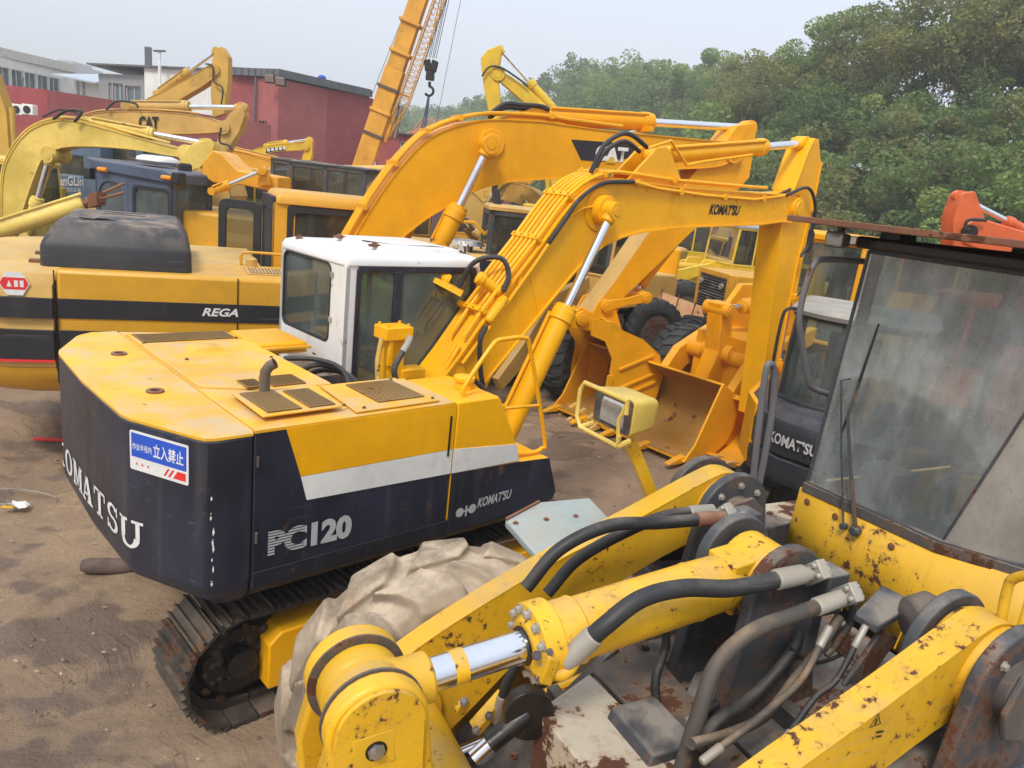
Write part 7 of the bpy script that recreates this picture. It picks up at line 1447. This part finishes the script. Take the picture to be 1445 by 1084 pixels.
for yc_ in (-1.1,1.1): track(f1,yc_,.55,-1.6,1.6,.42,pitch=.24,single=False)
for px_,dx in ((318,0),): 
    p = FF.y(322,228,0); digger_bucket(f1,[(p.x-.9,p.z-1.3),(p.x-.4,p.z-1.5),(p.x+.1,p.z-1.3),(p.x+.3,p.z-.8),(p.x+.1,p.z-.2)],[(p.x-.9,p.z-1.3),(p.x-.4,p.z-1.5),(p.x+.1,p.z-1.3),(p.x+.3,p.z-.8),(p.x+.1,p.z-.2),(p.x-.2,p.z-.2)],0,1.1,OY,4)
GF = Frame(*xy(atY(150,250,25)),0)
g1 = thing('crawler_excavator','furthest of the three dusty excavators at left, its folded stick rising highest against the sky','excavator',GF.o.x,GF.o.y,0)
arm_group(g1,GF,M['old_yel'],[(160,230),(185,175),(203,143),(228,130),(265,110),(298,90)],[(200,230),(215,185),(232,158),(255,140),(285,122),(307,106)],0,.42,stick=[(305,68),(313,66),(322,80),(322,112),(317,160),(300,166),(297,130),(299,100),(299,85)],cyls=[(222,133,306,72,0,.12,.55)],bosses=((302,98,.18),),hose_px=((-.3,(290,90),(300,94),(302,115),(314,125),(312,150)),))
make('engine_housing', MB().box(-1.8,1.8,-1.3,1.3,1.0,2.2), M['old_yel'], g1, bevel=.06); glazed_cab(g1,0,1.6,.3,1.3,1.0,3.0,M['old_yel'],M['old_yel'],M['glassdk'])
for yc_ in (-1.1,1.1): track(g1,yc_,.55,-1.6,1.6,.42,pitch=.24,single=False)
HF = Frame(*xy(atY(345,300,28)),0)
h1_ = thing('crawler_excavator','small bright yellow excavator in front of the red shed, white characters on its boom','excavator',HF.o.x,HF.o.y,0); BY = M['bri_yel']
arm_group(h1_,HF,BY,[(343,262),(344,232),(352,216),(366,208),(400,203),(428,202)],[(358,262),(359,238),(366,224),(380,216),(405,213),(430,212)],0,.3,stick=[(430,200),(438,195),(441,198),(440,222),(434,232),(424,230),(429,214)],cyls=[(376,206,437,197,0,.1,.5)],pipes=0,bosses=((431,207,.14),))
m = MB()
for k in range(5): p = HF.y(377+k*5.6,213.5-k*.7,-.16); m.box(p.x,p.x+.1,p.y-.01,p.y-.005,p.z,p.z+.1)
q = HF.ys([(375,217),(403,214),(404,207),(376,209)],-.155); make('boom_label', MB().ext(q,(0,-.004,0)), M['decalk'], h1_); make('label_marks', m, M['decalw'], h1_)
make('engine_housing', MB().box(-1.3,1.0,-1.0,1.0,.9,1.8), BY, h1_, bevel=.06); glazed_cab(h1_,-.4,.9,.2,1.0,.9,2.6,BY,BY,M['glassdk'])
for yc_ in (-.9,.9): track(h1_,yc_,.45,-1.2,1.2,.35,pitch=.24,single=False)
# two glazed cabs standing beyond the yellow cab
for u_,v_,Y_,w_,l_,lab,cm in ((422,245,15,.75,.9,'left of two dusty glazed cabs standing beyond the yellow cab',M['rustst']),(474,252,14,1.35,1.0,'right, wider and darker of two glazed cabs standing beyond the yellow cab',M['greyst'])):
    p = atY(u_,v_,Y_); t = thing('truck_cab',lab,'cab',p.x,p.y,-8,0,'glazed cabs beyond the yellow cab'); glazed_cab(t,-w_/2,w_/2,-l_/2,l_/2,1.55,atY(u_,v_-20,Y_).z,cm,cm,M['glassdk'],sill=.25,split=.5,pillar=.07,roof_th=.05,slope_front=-.1)
    make('cab_chassis', MB().box(-w_/2-.3,w_/2+1.0,-l_/2,l_/2,.5,1.5), M['cat_yel'], t, bevel=.03)
    for xx in (-.3,.6): tyre(t,xx,-l_/2-.1,.45,.45,.3,M['tyre'])
# orange arm piece with chrome rod
JF = Frame(*xy(atY(330,300,12.8)),0)
j1 = thing('lift_arm_assembly','vivid orange lift arm with chrome cylinder rod behind the yellow cab','machine arm',JF.o.x,JF.o.y,0); OR = M['orange']
make('arm_plate', MB().prism(JF.xz([(286,228),(300,212),(312,216),(335,240),(392,250),(392,272),(345,262),(300,258),(284,246)],-.2),-.2,.5), OR, j1, bevel=.02); make('lug', MB().prism(JF.xz([(364,262),(365,243),(371,236),(377,238),(380,262)],-.3),-.32,-.2), OR, j1, bevel=.02)
hyd(j1,JF.y(300,270,-.4),JF.y(371,241,-.4),.07,.35,OR); make('machine_bed', MB().box(-1.2,1.6,-.6,1.2,.6,2.35), M['cat_yel'], j1, bevel=.05)
for xx in (-.8,1.1): tyre(j1,xx,-.7,.55,.55,.4,M['tyre'])
# blue and yellow drilling rig carrier with lettering
KF = Frame(*xy(atY(150,280,16)),0)
k1 = thing('drilling_rig','yellow and slate blue rig carrier with silver lettering behind the arched boom','drilling rig',KF.o.x,KF.o.y,0); RB = paint('rig blue paint',(.10,.15,.22),rust=.05,dust=.4,rough=.5)
def kbox(u0,v0,u1,v1,dep,mat,nm,bev=.02,yy=0): a,b_ = KF.y(u0,v1,yy),KF.y(u1,v0,yy); return make(nm, MB().box(a.x,b_.x,yy,yy+dep,a.z,b_.z), mat, k1, bevel=bev)
kbox(78,250,121,300,1.2,RB,'blue_panel'); kbox(120,205,141,300,1.6,RB,'mast_box',yy=-.2); kbox(34,247,78,300,1.2,M['cat_yel'],'yellow_panel'); kbox(44,265,72,285,.5,BY,'yellow_box',yy=-.5); kbox(45,285,78,300,.4,M['grease_shade'],'gap_shade',yy=-.05)  # last box is solid black, put in as the shade of a gap
for u0,u1 in ((148,192),(201,225)): kbox(u0,210,u1,240,.05,M['glassdk'],'window',0,yy=.3)
for u0,u1 in ((141,147),(192,201),(225,240)): kbox(u0,205,u1,262,.3,RB,'cab_post',yy=.2)
kbox(141,240,240,262,.6,RB,'cab_panel',yy=.25); kbox(170,208,176,238,.2,M['cat_yel'],'seat_post',yy=.6); kbox(45,210,118,248,.05,M['glassdk'],'window',0,yy=.4); kbox(28,205,130,211,1.0,RB,'cab_top',yy=.3)
p0,p1 = KF.y(79,262,-.01),KF.y(118,263,-.01); put_text('FanGLin','carrier_name',M['decalg'],k1,p0,p1-p0,(0,0,1),(p1-p0).length,.20,bold=.02)
p0,p1 = KF.y(86,272,-.01),KF.y(114,273,-.01); put_text('ZLJ50.5-B','carrier_type',M['decalg'],k1,p0,p1-p0,(0,0,1),(p1-p0).length,.10,bold=.01); make('carrier_bed', MB().box(-2,2.2,.1,1.4,.6,1.9), M['cat_yel'], k1, bevel=.03)
for xx in (-1.4,0,1.4): tyre(k1,xx,.1,.5,.5,.35,M['tyre'])
# brown mast at the very edge
p = atY(4,130,17); t = thing('rusty_mast','rusty brown mast standing at the left edge','mast',p.x,17,0); make('mast_beam', MB().prism([(-.5,0),(-.5,atY(0,100,17).z),(-.1,atY(5,105,17).z),(.15,atY(12,160,17).z),(.2,0)],-.15,.15), M['old_yel'], t, bevel=.01); make('mast_cylinder', MB().cyl((.28,-.1,1),(.25,-.1,p.z-.3),.06,10), M['old_yel'], t)

# ================================================================ TRUCK CRANE WITH LATTICE JIB
cb,ct_ = atY(512,238,27), atY(604,-40,27.0); d = (ct_-cb).normalized(); L = (ct_-cb).length; n_ = V((0,1,0)); s = -d.cross(n_).normalized()
tcx = thing('truck_crane','orange yellow truck crane with telescopic boom, lattice jib and hook rising out of the picture','crane',cb.x,cb.y,0); OC = paint('crane orange yellow',(.78,.38,.03),rust=.35,dust=.4,rough=.5)
c0 = V((0,0,cb.z))
def boxbeam(a,b_,w1,w2,nm,mat): return make(nm, MB().loops([[p+s*x+n_*y for x,y in ((-w,-w*.8),(w,-w*.8),(w,w*.8),(-w,w*.8))] for p,w in ((a,w1),(b_,w2))]), mat, tcx, bevel=.02)
boxbeam(c0-d*3,c0+d*(L*.52),.34,.32,'boom_section',OC); boxbeam(c0+d*(L*.52),c0+d*(L*1.02),.29,.28,'boom_section',OC); boxbeam(c0+d*(L*1.02),c0+d*(L*1.5),.24,.23,'boom_section',OC)
for f in (.18,.30,.42,.60,.75): make('boom_collar', MB().obox(c0+d*(L*f),d*.05,s*.37,n_*.31), M['rustst'] if f in(.18,.42) else OC, tcx, bevel=.01)
j0,j1_ = c0+d*(L*.22)+s*.62, c0+d*(L*1.35)+s*.75; ch = [(-.17,-.2),(.17,-.2),(.17,.2),(-.17,.2)]
ja,jb = c0+d*(L*.20)+s*.45*1, c0+d*(L*1.35)+s*.55
m = MB(); 
for x,y in ch: m.tube([ja+s*x*.4+n_*y*.4, ja+d*1.2+s*(x+.15)+n_*y, jb+s*(x+.15)+n_*y],.022,5)
nb = 34
for k in range(nb):
    a = ja+d*1.2+(jb-ja-d*1.2)*(k/nb); b_ = ja+d*1.2+(jb-ja-d*1.2)*((k+1)/nb)
    for i in range(4):
        x,y = ch[i]; x2,y2 = ch[(i+1)%4]; p_,q_ = (a+s*(x+.15)+n_*y, b_+s*(x2+.15)+n_*y2); m.tube([p_,q_],.012,4); m.tube([b_+s*(x+.15)+n_*y, b_+s*(x2+.15)+n_*y2],.010,4)
make('lattice_jib', m, OC, tcx); make('jib_foot', MB().obox(c0+d*(L*.24)+s*.36,d*.5,s*.14,n_*.12).obox(c0+d*(L*.42)+s*.45,d*.04,s*.3,n_*.05), OC, tcx, bevel=.02)
hk = atY(608,95,27)-V((cb.x,cb.y,0)); tipx = c0+d*(L*1.45)
for k in range(6): make('hoist_rope', MB().tube([tipx+s*(.25+k*.05)+V((0,k%2*.1,0)), hk+V((-.16+k*.06,k%2*.06,.3))],.012,5), M['grease_shade'], tcx)
make('hoist_rope', MB().tube([tipx+s*.8, atY(616,172,27)-V((cb.x,cb.y,0))],.010,4), M['grease_shade'], tcx); make('hoist_rope', MB().tube([c0+d*(L*.8)-s*.3, atY(524,136,27)-V((cb.x,cb.y,0))],.010,4), M['grease_shade'], tcx)
make('hook_block', MB().obox(hk+V((-.11,0,.05)),(.10,0,.03),(0,.12,0),(-.03,0,.17)).obox(hk+V((.11,0,.05)),(.10,0,-.03),(0,.12,0),(.03,0,.17)).obox(hk-V((0,0,.22)),(.14,0,0),(0,.1,0),(0,0,.20)), M['grease_shade'], tcx, bevel=.02)
make('hook', MB().tube([hk+V((0,0,-.46)),hk+V((0,0,-.60))]+[hk+V((.15*math.sin(R(a)),0,-.76+.15*math.cos(R(a)))) for a in range(0,260,26)],[.05]*2+[.045]*10,8), M['grease_shade'], tcx, smooth=60)
for dx in (-.05,.02,.08): make('sling_chain', MB().tube([hk+V((dx*.3,0,-.9)), hk+V((-.10+dx,0,-2.0)), hk+V((-.22+dx*3,0,-3.4))],.022,5), M['bluecab'], tcx)
make('turntable', MB().box(-1.6,1.8,-1.2,1.2,1.3,2.9), M['red_or'], tcx, bevel=.05); make('carrier', MB().box(-3,4,-1.2,1.2,.6,1.3), M['red_or'], tcx, bevel=.04); glazed_cab(tcx,-1.5,-.4,-1.3,-.4,1.4,3.1,OC,OC,M['glassdk']); hyd(tcx,V((.8,0,1.6)),c0+d*(L*.14),.14,.5,OC)
make('lift_cylinder', MB().cyl(atY(556,195,27.2)-V((cb.x,cb.y,0)),atY(566,150,27.2)-V((cb.x,cb.y,0)),.09,10), M['steel'], tcx)
for xx in (-2.2,-.9,1.6,2.9): tyre(tcx,xx,-1.1,.55,.55,.35,M['tyre'])

# ================================================================ MACHINES IN THE MIDDLE
MF = Frame(*xy(atY(660,345,13.6)),10)
m1 = thing('crawler_excavator','dusty tan excavator with black CAT-lettered band and dark cab behind the white cab roof','excavator',MF.o.x,MF.o.y,10)
za = MF.y(640,330,-1.3).z
make('engine_housing', MB().box(-2.6,1.8,-1.3,1.3,1.0,2.15), CT, m1, bevel=.05); make('black_band', MB().box(-2.55,1.75,-1.308,-1.298,1.68,2.08), CB, m1); make('red_line', MB().box(-2.55,1.75,-1.309,-1.299,1.62,1.66), M['decalr'], m1)
p0,p1 = MF.y(634,357,-1.31),MF.y(664,360,-1.31); put_text('CAT','maker_name',M['decalw'],m1,p0,p1-p0,(0,0,1),(p1-p0).length,.22,bold=.05)
qc = MF.y(726,300,-.9); glazed_cab(m1,qc.x-.42,qc.x+.95,-.95,.1,2.0,2.98,M['greyst'],M['cat_tan'],M['glassdk'],sill=.06,split=.62,pillar=.09)
make('exhaust_stack', MB().box(qc.x-1.35,qc.x-1.12,-.6,-.4,2.15,2.95), paint('dull purple brown stack',(.14,.10,.11),rust=.3,dust=.3), m1, bevel=.01); make('intake_cap', MB().lathe([(0,.12),(.10,.14),(.11,.34),(.18,.28),(.20,.12)],(qc.x-.75,-.7,2.15),(0,0,1),18), M['steel'], m1)
make('guard_hoop', MB().tube([(qc.x-1.2,-.3,2.2),(qc.x-1.1,-.3,2.6),(qc.x-.6,-.3,2.62),(qc.x-.35,-.3,2.4),(qc.x-.35,-.3,2.2)],.03,7), CY, m1)
for yc_ in (-1.1,1.1): track(m1,yc_,.55,-1.6,1.6,.42,pitch=.24,single=False)
make('carbody', MB().box(-.9,.9,-1,1,.5,1.0), CT, m1, bevel=.03)
nx_ = atY(722,502,12.3); n1 = simple_loader('wheel_loader','dusty tan wheel loader with dark front tyre seen behind the long boom', nx_.x+1.5, nx_.y+1.9, -100+360, M['cat_tan'], 1.0, bucket=False)
n1.location = (nx_.x+1.0,nx_.y+1.3,0); n1.rotation_euler = (0,0,R(235))
for c_ in list(n1.children):
    if c_.name.startswith('mudguard') or (c_.name.startswith('wheel') and c_.location.x < 0):
        for k_ in list(c_.children): bpy.data.objects.remove(k_)
        bpy.data.objects.remove(c_)
p = atY(800,400,14); t = thing('pump_unit','clutter of tan pump housings and hoses beneath the long boom','machinery',p.x,p.y,20)
for k in range(14):
    a = random.uniform(-1.1,1.1); c = random.uniform(-.5,.5); hh = random.uniform(.9,1.9); make('housing', MB().box(a-.2,a+.2,c-.15,c+.15,.3,hh), (M['cat_tan'],M['old_yel'],M['rustst'],M['cat_tan'])[k%4], t, bevel=.03)
    if k%2: make('hose', MB().tube(spline([(a,c-.2,hh),(a+.2,c-.3,hh+.2),(a+.4,c-.3,hh-.1),(a+.5,c-.2,hh-.5)],5),.03,6), M['hose'], t)
# machine with louvred radiator, rusty apron plate and two tyres
OF = Frame(*xy(atY(1010,410,15.2)),10)
o1 = thing('motor_grader','yellow machine with black louvred radiator and dark chevron tyres seen between boom and stick','grader',OF.o.x,OF.o.y,10)
gf = [OF.loc(atY(u,v,y_)) for u,v,y_ in ((990,379,15.2),(1026,389,14.2),(1001,441,14.2),(978,431,15.2))]
un = (gf[1]-gf[0]); un.z = 0; un.normalize(); nn = V((un.y,-un.x,0)); wd = .85*1.25; bx0 = gf[0]; zt3,zb3 = 2.06,1.2
fr_ = make('radiator_frame', MB().ring(rrect((gf[0].x,gf[0].y,0),un,(0,0,1),-.10,wd+.10,zb3-.1,zt3+.1,.03),rrect((gf[0].x,gf[0].y,0),un,(0,0,1),0,wd,zb3,zt3,.02),-nn*.12), M['cat_yel'], o1, bevel=.01)
make('radiator_core', MB().ext([V((gf[0].x,gf[0].y,0))+un*a-nn*.08+V((0,0,z)) for a,z in ((0,zb3),(wd,zb3),(wd,zt3),(0,zt3))],-nn*.03), M['grease_shade'], fr_)
for k in range(16): make('louvre', MB().ext([V((gf[0].x,gf[0].y,0))+un*a+V((0,0,zb3+.03+k*(zt3-zb3)/16)) for a in (0.0,wd)]+[V((gf[0].x,gf[0].y,0))+un*a-nn*.05+V((0,0,zb3+.055+k*(zt3-zb3)/16)) for a in (wd,0.0)],(0,0,.006)), M['greyst'], fr_)
for a in (.12,wd-.12): make('head_lamp', MB().lathe([(0,.06),(.04,.06)],V((gf[0].x,gf[0].y,zt3-.15))+un*a+nn*.01,nn,12), M['lens'], fr_)
make('engine_hood', MB().ext([V((gf[0].x,gf[0].y,zb3-.1))-nn*.13+un*a-nn*b_ for a,b_ in ((-.1,0),(wd+.1,0),(wd+.1,2.2),(-.1,2.2))],(0,0,zt3-zb3+.2)), M['cat_yel'], o1, bevel=.03)
hq_ = V((gf[0].x,gf[0].y,0))+un*(wd+.12); make('grab_rail', MB().tube([hq_-nn*.5+V((0,0,1.2)),hq_-nn*.5+V((0,0,1.75)),hq_-nn*.75+V((0,0,1.85)),hq_-nn*1.0+V((0,0,1.75)),hq_-nn*1.0+V((0,0,1.2))],.02,6), M['grease_shade'], o1)
pl_ = [OF.loc(atY(u,v,z)) for u,v,z in ((896,398,15.4),(1002,436,14.9),(985,480,14.5),(900,445,14.9))]; make('apron_plate', MB().ext(pl_,(0,0,-.05)), paint('rusty orange apron',(.55,.27,.10),rust=.9,dust=.7,rough=.7,dustcol=(.5,.36,.24)), o1, bevel=.01)
for i in range(4):
    a = pl_[0]+(pl_[1]-pl_[0])*(.15+.22*i); b_ = pl_[3]+(pl_[2]-pl_[3])*(.05+.25*i); make('apron_rib', MB().obox((a+b_)/2+V((0,0,.03)),(b_-a)/2,un*.02,(0,0,.03)), M['rustpl'], o1)
w1 = OF.loc(atY(919,468,14.4)); w1t = tyre(o1,w1.x,w1.y,w1.z,.66,.42,M['tyre'],steer=R(14),rim=M['rustst'])
w2 = OF.loc(atY(972,492,13.6)); tyre(o1,w2.x,w2.y,w2.z,.62,.45,M['tyre'],steer=R(58),rim=M['rustst'])
w3 = OF.loc(atY(966,400,17.5)); tyre(o1,w3.x,w3.y,.9,.75,.5,M['tyre'],steer=R(10),rim=M['rustst']); w4 = OF.loc(atY(935,428,16)); tyre(o1,w4.x,w4.y,.75,.62,.42,M['tyre'],steer=R(-20),rim=M['rustst'])
make('chassis', MB().obox((w1.x+1.3,w1.y+1.4,.75),(1.3,.9,0),(-.2,.3,0),(0,0,.12)), M['cat_tan'], o1, bevel=.02)
ob = atY(950,360,18.5); t = thing('yellow_tank','upright yellow tank side behind the tyres under the long boom','tank',*xy(atY(925,390,16.3)),-12); make('tank_side', MB().loops([rrect((0,0,z),(1,0,0),(0,1,0),-.75,.45,-.3,.5,.08) for z in (.5,.6,2.35,2.4)]), CY, t, bevel=.02); make('tank_foot', MB().box(-.7,.4,-.2,.4,0,.5), M['rustst'], t)
pc = atY(1022,352,20); t = simple_loader('wheel_loader','wheel loader with pale grey cab roof and slanting windscreen far behind the radiator',pc.x,pc.y+.5,200,M['bri_yel'],1.0,cabroof=paint('pale grey roof',(.35,.37,.4),rust=.1,dust=.3))
# rows of parked machines that close the gaps further back
rows = [('e',618,300,24,-20,'old_yel',0,'dusty excavator half hidden behind the tan one with the black band'),('l',600,300,19,60,'cat_yel',0,'yellow loader seen below the lift cylinder of the long boom'),('l',655,292,21,20,'cat_yel',0,'yellow loader parked beside the purple brown exhaust stack'),
 ('e',850,330,23,150,'old_yel',1,'dull yellow excavator deep in the gap beneath the two booms'),('e',1000,320,27,190,'bri_yel',0,'bright yellow excavator rising behind the pale grey cab roof'),
 ('l',1090,335,24,240,'bri_yel',0,'yellow loader glimpsed right of the long stick'),('e',150,260,21,10,'cat_yel',1,'yellow excavator behind the slate blue rig carrier'),('l',60,270,19,-30,'bri_yel',0,'bright yellow loader framed by the arched boom'),
 ('l',400,280,21,10,'cat_yel',0,'small yellow loader behind the orange lift arm'),('e',720,300,30,20,'cat_tan',1,'tan excavator far behind, over the dark glazed cab'),('l',545,270,33,30,'bri_yel',0,'yellow loader near the foot of the truck crane'),
 ('l',330,250,33,100,'bri_yel',0,'yellow truck loader before the red shed'),('e',780,330,18,200,'cat_tan',1,'tan excavator close behind the boom cylinder'),('l',250,270,18,90,'cat_yel',0,'yellow loader just behind the white roof dome'),('l',1300,400,17,230,'cat_yel',0,'yellow loader seen dimly through the dirty windscreen')]
for kd,u,v,Y_,h,mt,ps,lab in rows:
    p = atY(u,v,Y_)
    if kd == 'e': simple_excavator('crawler_excavator',lab,p.x,p.y,h,M[mt],pose=ps,cabmat=M['greyst'] if ps else None)
    else: simple_loader('wheel_loader',lab,p.x,p.y,h,M[mt],bucket=Y_<20)
# folded boom rising behind the big boom
UF = Frame(*xy(atY(790,260,23)),180); u1 = thing('crawler_excavator','yellow excavator whose folded stick stands up against the sky behind the big arched boom','excavator',UF.o.x,UF.o.y,180)
def up_(l,y): return UF.xz(l,y)
make('stick', MB().prism(up_([(678,82),(688,70),(704,64),(708,70),(704,98),(703,110),(705,128),(708,165),(692,175),(688,150),(683,125),(680,105)],.2),-.2,.2), BY, u1, bevel=.02); make('boom', MB().prism(up_([(703,98),(722,108),(745,125),(768,146),(800,180),(840,240),(800,240),(745,150),(725,132),(706,116)],.2),-.2,.2), BY, u1, bevel=.02)
a,b_ = UF.y(786,160,0),UF.y(706,70,0); hyd(u1,a,b_,.13,.5,BY,.05); boss(u1,UF.y(703,104,.2).x,0,UF.y(703,104,.2).z,.2,.5,BY)
make('hose', MB().tube(spline([UF.y(u,v,.3) for u,v in ((680,108),(690,95),(706,95),(730,110),(745,122))],5),.03,6), M['hose'], u1)
make('engine_housing', MB().box(-2.4,.6,-1.3,1.3,1.0,2.1), BY, u1, bevel=.05); glazed_cab(u1,-.5,1.1,-1.25,-.3,1.0,2.85,BY,BY,M['glassdk'])
for yc_ in (-1.1,1.1): track(u1,yc_,.55,-1.6,1.6,.42,pitch=.24,single=False)
# orange red arm over the canopy
SF = Frame(*xy(atY(1500,330,9.5)),180); s1 = thing('crawler_excavator','red orange excavator with its arm showing above the rusty canopy plate at right','excavator',SF.o.x,SF.o.y,180); RO = M['red_or']
arm_group(s1,SF,RO,stick=[(1327,309),(1338,276),(1342,272),(1357,270),(1361,282),(1368,300),(1372,316),(1362,352),(1338,375),(1327,345)],y=0,w_=.3,ws=.3); make('boom', MB().prism(SF.xz([(1358,330),(1364,316),(1375,309),(1395,311),(1445,326),(1500,345),(1560,400),(1530,430),(1440,362),(1380,352),(1360,345)],.17),-.17,.17), RO, s1, bevel=.02)
a,b_ = SF.y(1480,342,0),SF.y(1352,277,0); hyd(s1,a,b_,.06,.48,RO,.035); boss(s1,SF.y(1366,328,.15).x,0,SF.y(1366,328,.15).z,.09,.42,M['grease_shade'])
make('hose', MB().tube(spline([SF.y(u,v,.24) for u,v in ((1362,325),(1364,313),(1372,310),(1392,311))],5),.02,6), M['hose'], s1)
make('engine_housing', MB().box(-2.6,.3,-1.2,1.2,.9,2.0), RO, s1, bevel=.05); glazed_cab(s1,-.7,.8,-1.15,-.25,.9,2.6,RO,RO,M['glassdk'])
for yc_ in (-1.0,1.0): track(s1,yc_,.5,-1.5,1.5,.4,pitch=.24,single=False)

# ================================================================ SMALL THINGS ON THE GROUND
p = gz(152,797,.05); rb = thing('rubber_roller','short brown cylinder lying on the dirt by the counterweight','roller',p.x,p.y,12); make('roller_body', MB().lathe([(-.20,.0),(-.19,.045),(-.14,.062),(.0,.064),(.14,.060),(.19,.045),(.20,.0)],(0,0,.04),(1,0,0),16), plain('dusty brown rubber',(.13,.09,.075),.85,0,.3,9), rb, smooth=60)
p = gz(70,620,.02); tag(make('plastic_strip', MB().obox(p,(.16,.03,0),(-.01,.03,0),(0,0,.012)), M['redpl'], bevel=.004),'short bright red plastic strip on the ground left of the counterweight','strip')
rnd = random.Random(5); p = gz(25,714,.02); m = MB(); prev = []
cw_ = thing('crumpled_wrapper','crumpled pale plastic wrapper on the dirt at the left edge','litter',p.x,p.y,0)
g = [[(i*.04-.08+rnd.uniform(-.01,.01), j*.04-.06+rnd.uniform(-.01,.01), .012+rnd.uniform(0,.05)) for i in range(5)] for j in range(4)]; make('wrapper_film', MB().loops(g,closed=False,cap=False), M['decalw'], cw_, smooth=10, fix=False); make('wrapper_strip', MB().obox((-.05,-.06,.03),(.05,.01,0),(0,.012,0),(0,0,.006)), M['bri_yel'], cw_)
p = gz(20,700,.02); tag(make('string_loop', MB().tube(spline([(p.x+.35*math.cos(a)+.03*math.sin(3*a),p.y+.16*math.sin(a),.012) for a in [k*.5 for k in range(12)]],3),.005,4), M['interlt']),'thin pale string curled round the wrapper at the left edge','string')
m = MB(); rnd = random.Random(21)
def pebble(x,y,s_):
    z = .0-.02; a = rnd.uniform(0,3); u = V((math.cos(a),math.sin(a),rnd.uniform(-.2,.2)))*s_; v = V((-math.sin(a),math.cos(a),rnd.uniform(-.2,.2)))*s_*rnd.uniform(.5,.9); w_ = V((0,0,s_*rnd.uniform(.35,.7))); c = V((x,y,z+s_*.35)); q = [c+u,c+v,c-u,c-v,c+w_,c-w_]; m.add(q,[(0,1,4),(1,2,4),(2,3,4),(3,0,4),(1,0,5),(2,1,5),(3,2,5),(0,3,5)])
for k in range(4200):
    y = 2.2+rnd.random()**1.5*13; x = rnd.uniform(-.9,.75)*y; z_ = noise.noise(V((x*.8,y*.8,3))); 
    if rnd.random() < .35+z_: pebble(x,y,rnd.choice((.006,.008,.010,.014,.02))*rnd.uniform(.6,1.3))
struct(make('gravel_bits', m, plain('loose stones and dirt crumbs',(.22,.165,.12),.95,0,.45,3), smooth=10),'stuff')
m = MB()
for k in range(520):
    y = 2.6+rnd.random()**1.3*11; x = rnd.uniform(-.85,.7)*y; a = rnd.uniform(0,6.28); s_ = rnd.uniform(.008,.022); c = V((x,y,.0)); u = V((math.cos(a),math.sin(a),.2))*s_; v = V((-math.sin(a),math.cos(a),.1))*s_*.45; m.add([c-u,c+v,c+u,c-v],[(0,1,2,3)])
struct(make('leaf_litter', m, plain('dry leaves and paper scraps',(.42,.33,.2),.9,0,.5,2,0), fix=False),'stuff')

# ================================================================ HAZE
E_ = 640
mh = bpy.data.materials.new('thin morning haze'); mh.use_nodes = True; n = mh.node_tree; n.nodes.clear()
oo = n.nodes.new('ShaderNodeOutputMaterial'); pv = n.nodes.new('ShaderNodeVolumePrincipled'); pv.inputs['Density'].default_value = .0020; pv.inputs['Color'].default_value = (1,1,1,1); pv.inputs['Anisotropy'].default_value = 0
n.links.new(pv.outputs[0], oo.inputs['Volume'])
hz_ = make('haze', MB().box(-E_,E_,-E_,E_,-1.2,70), mh); hz_['kind'] = 'stuff'
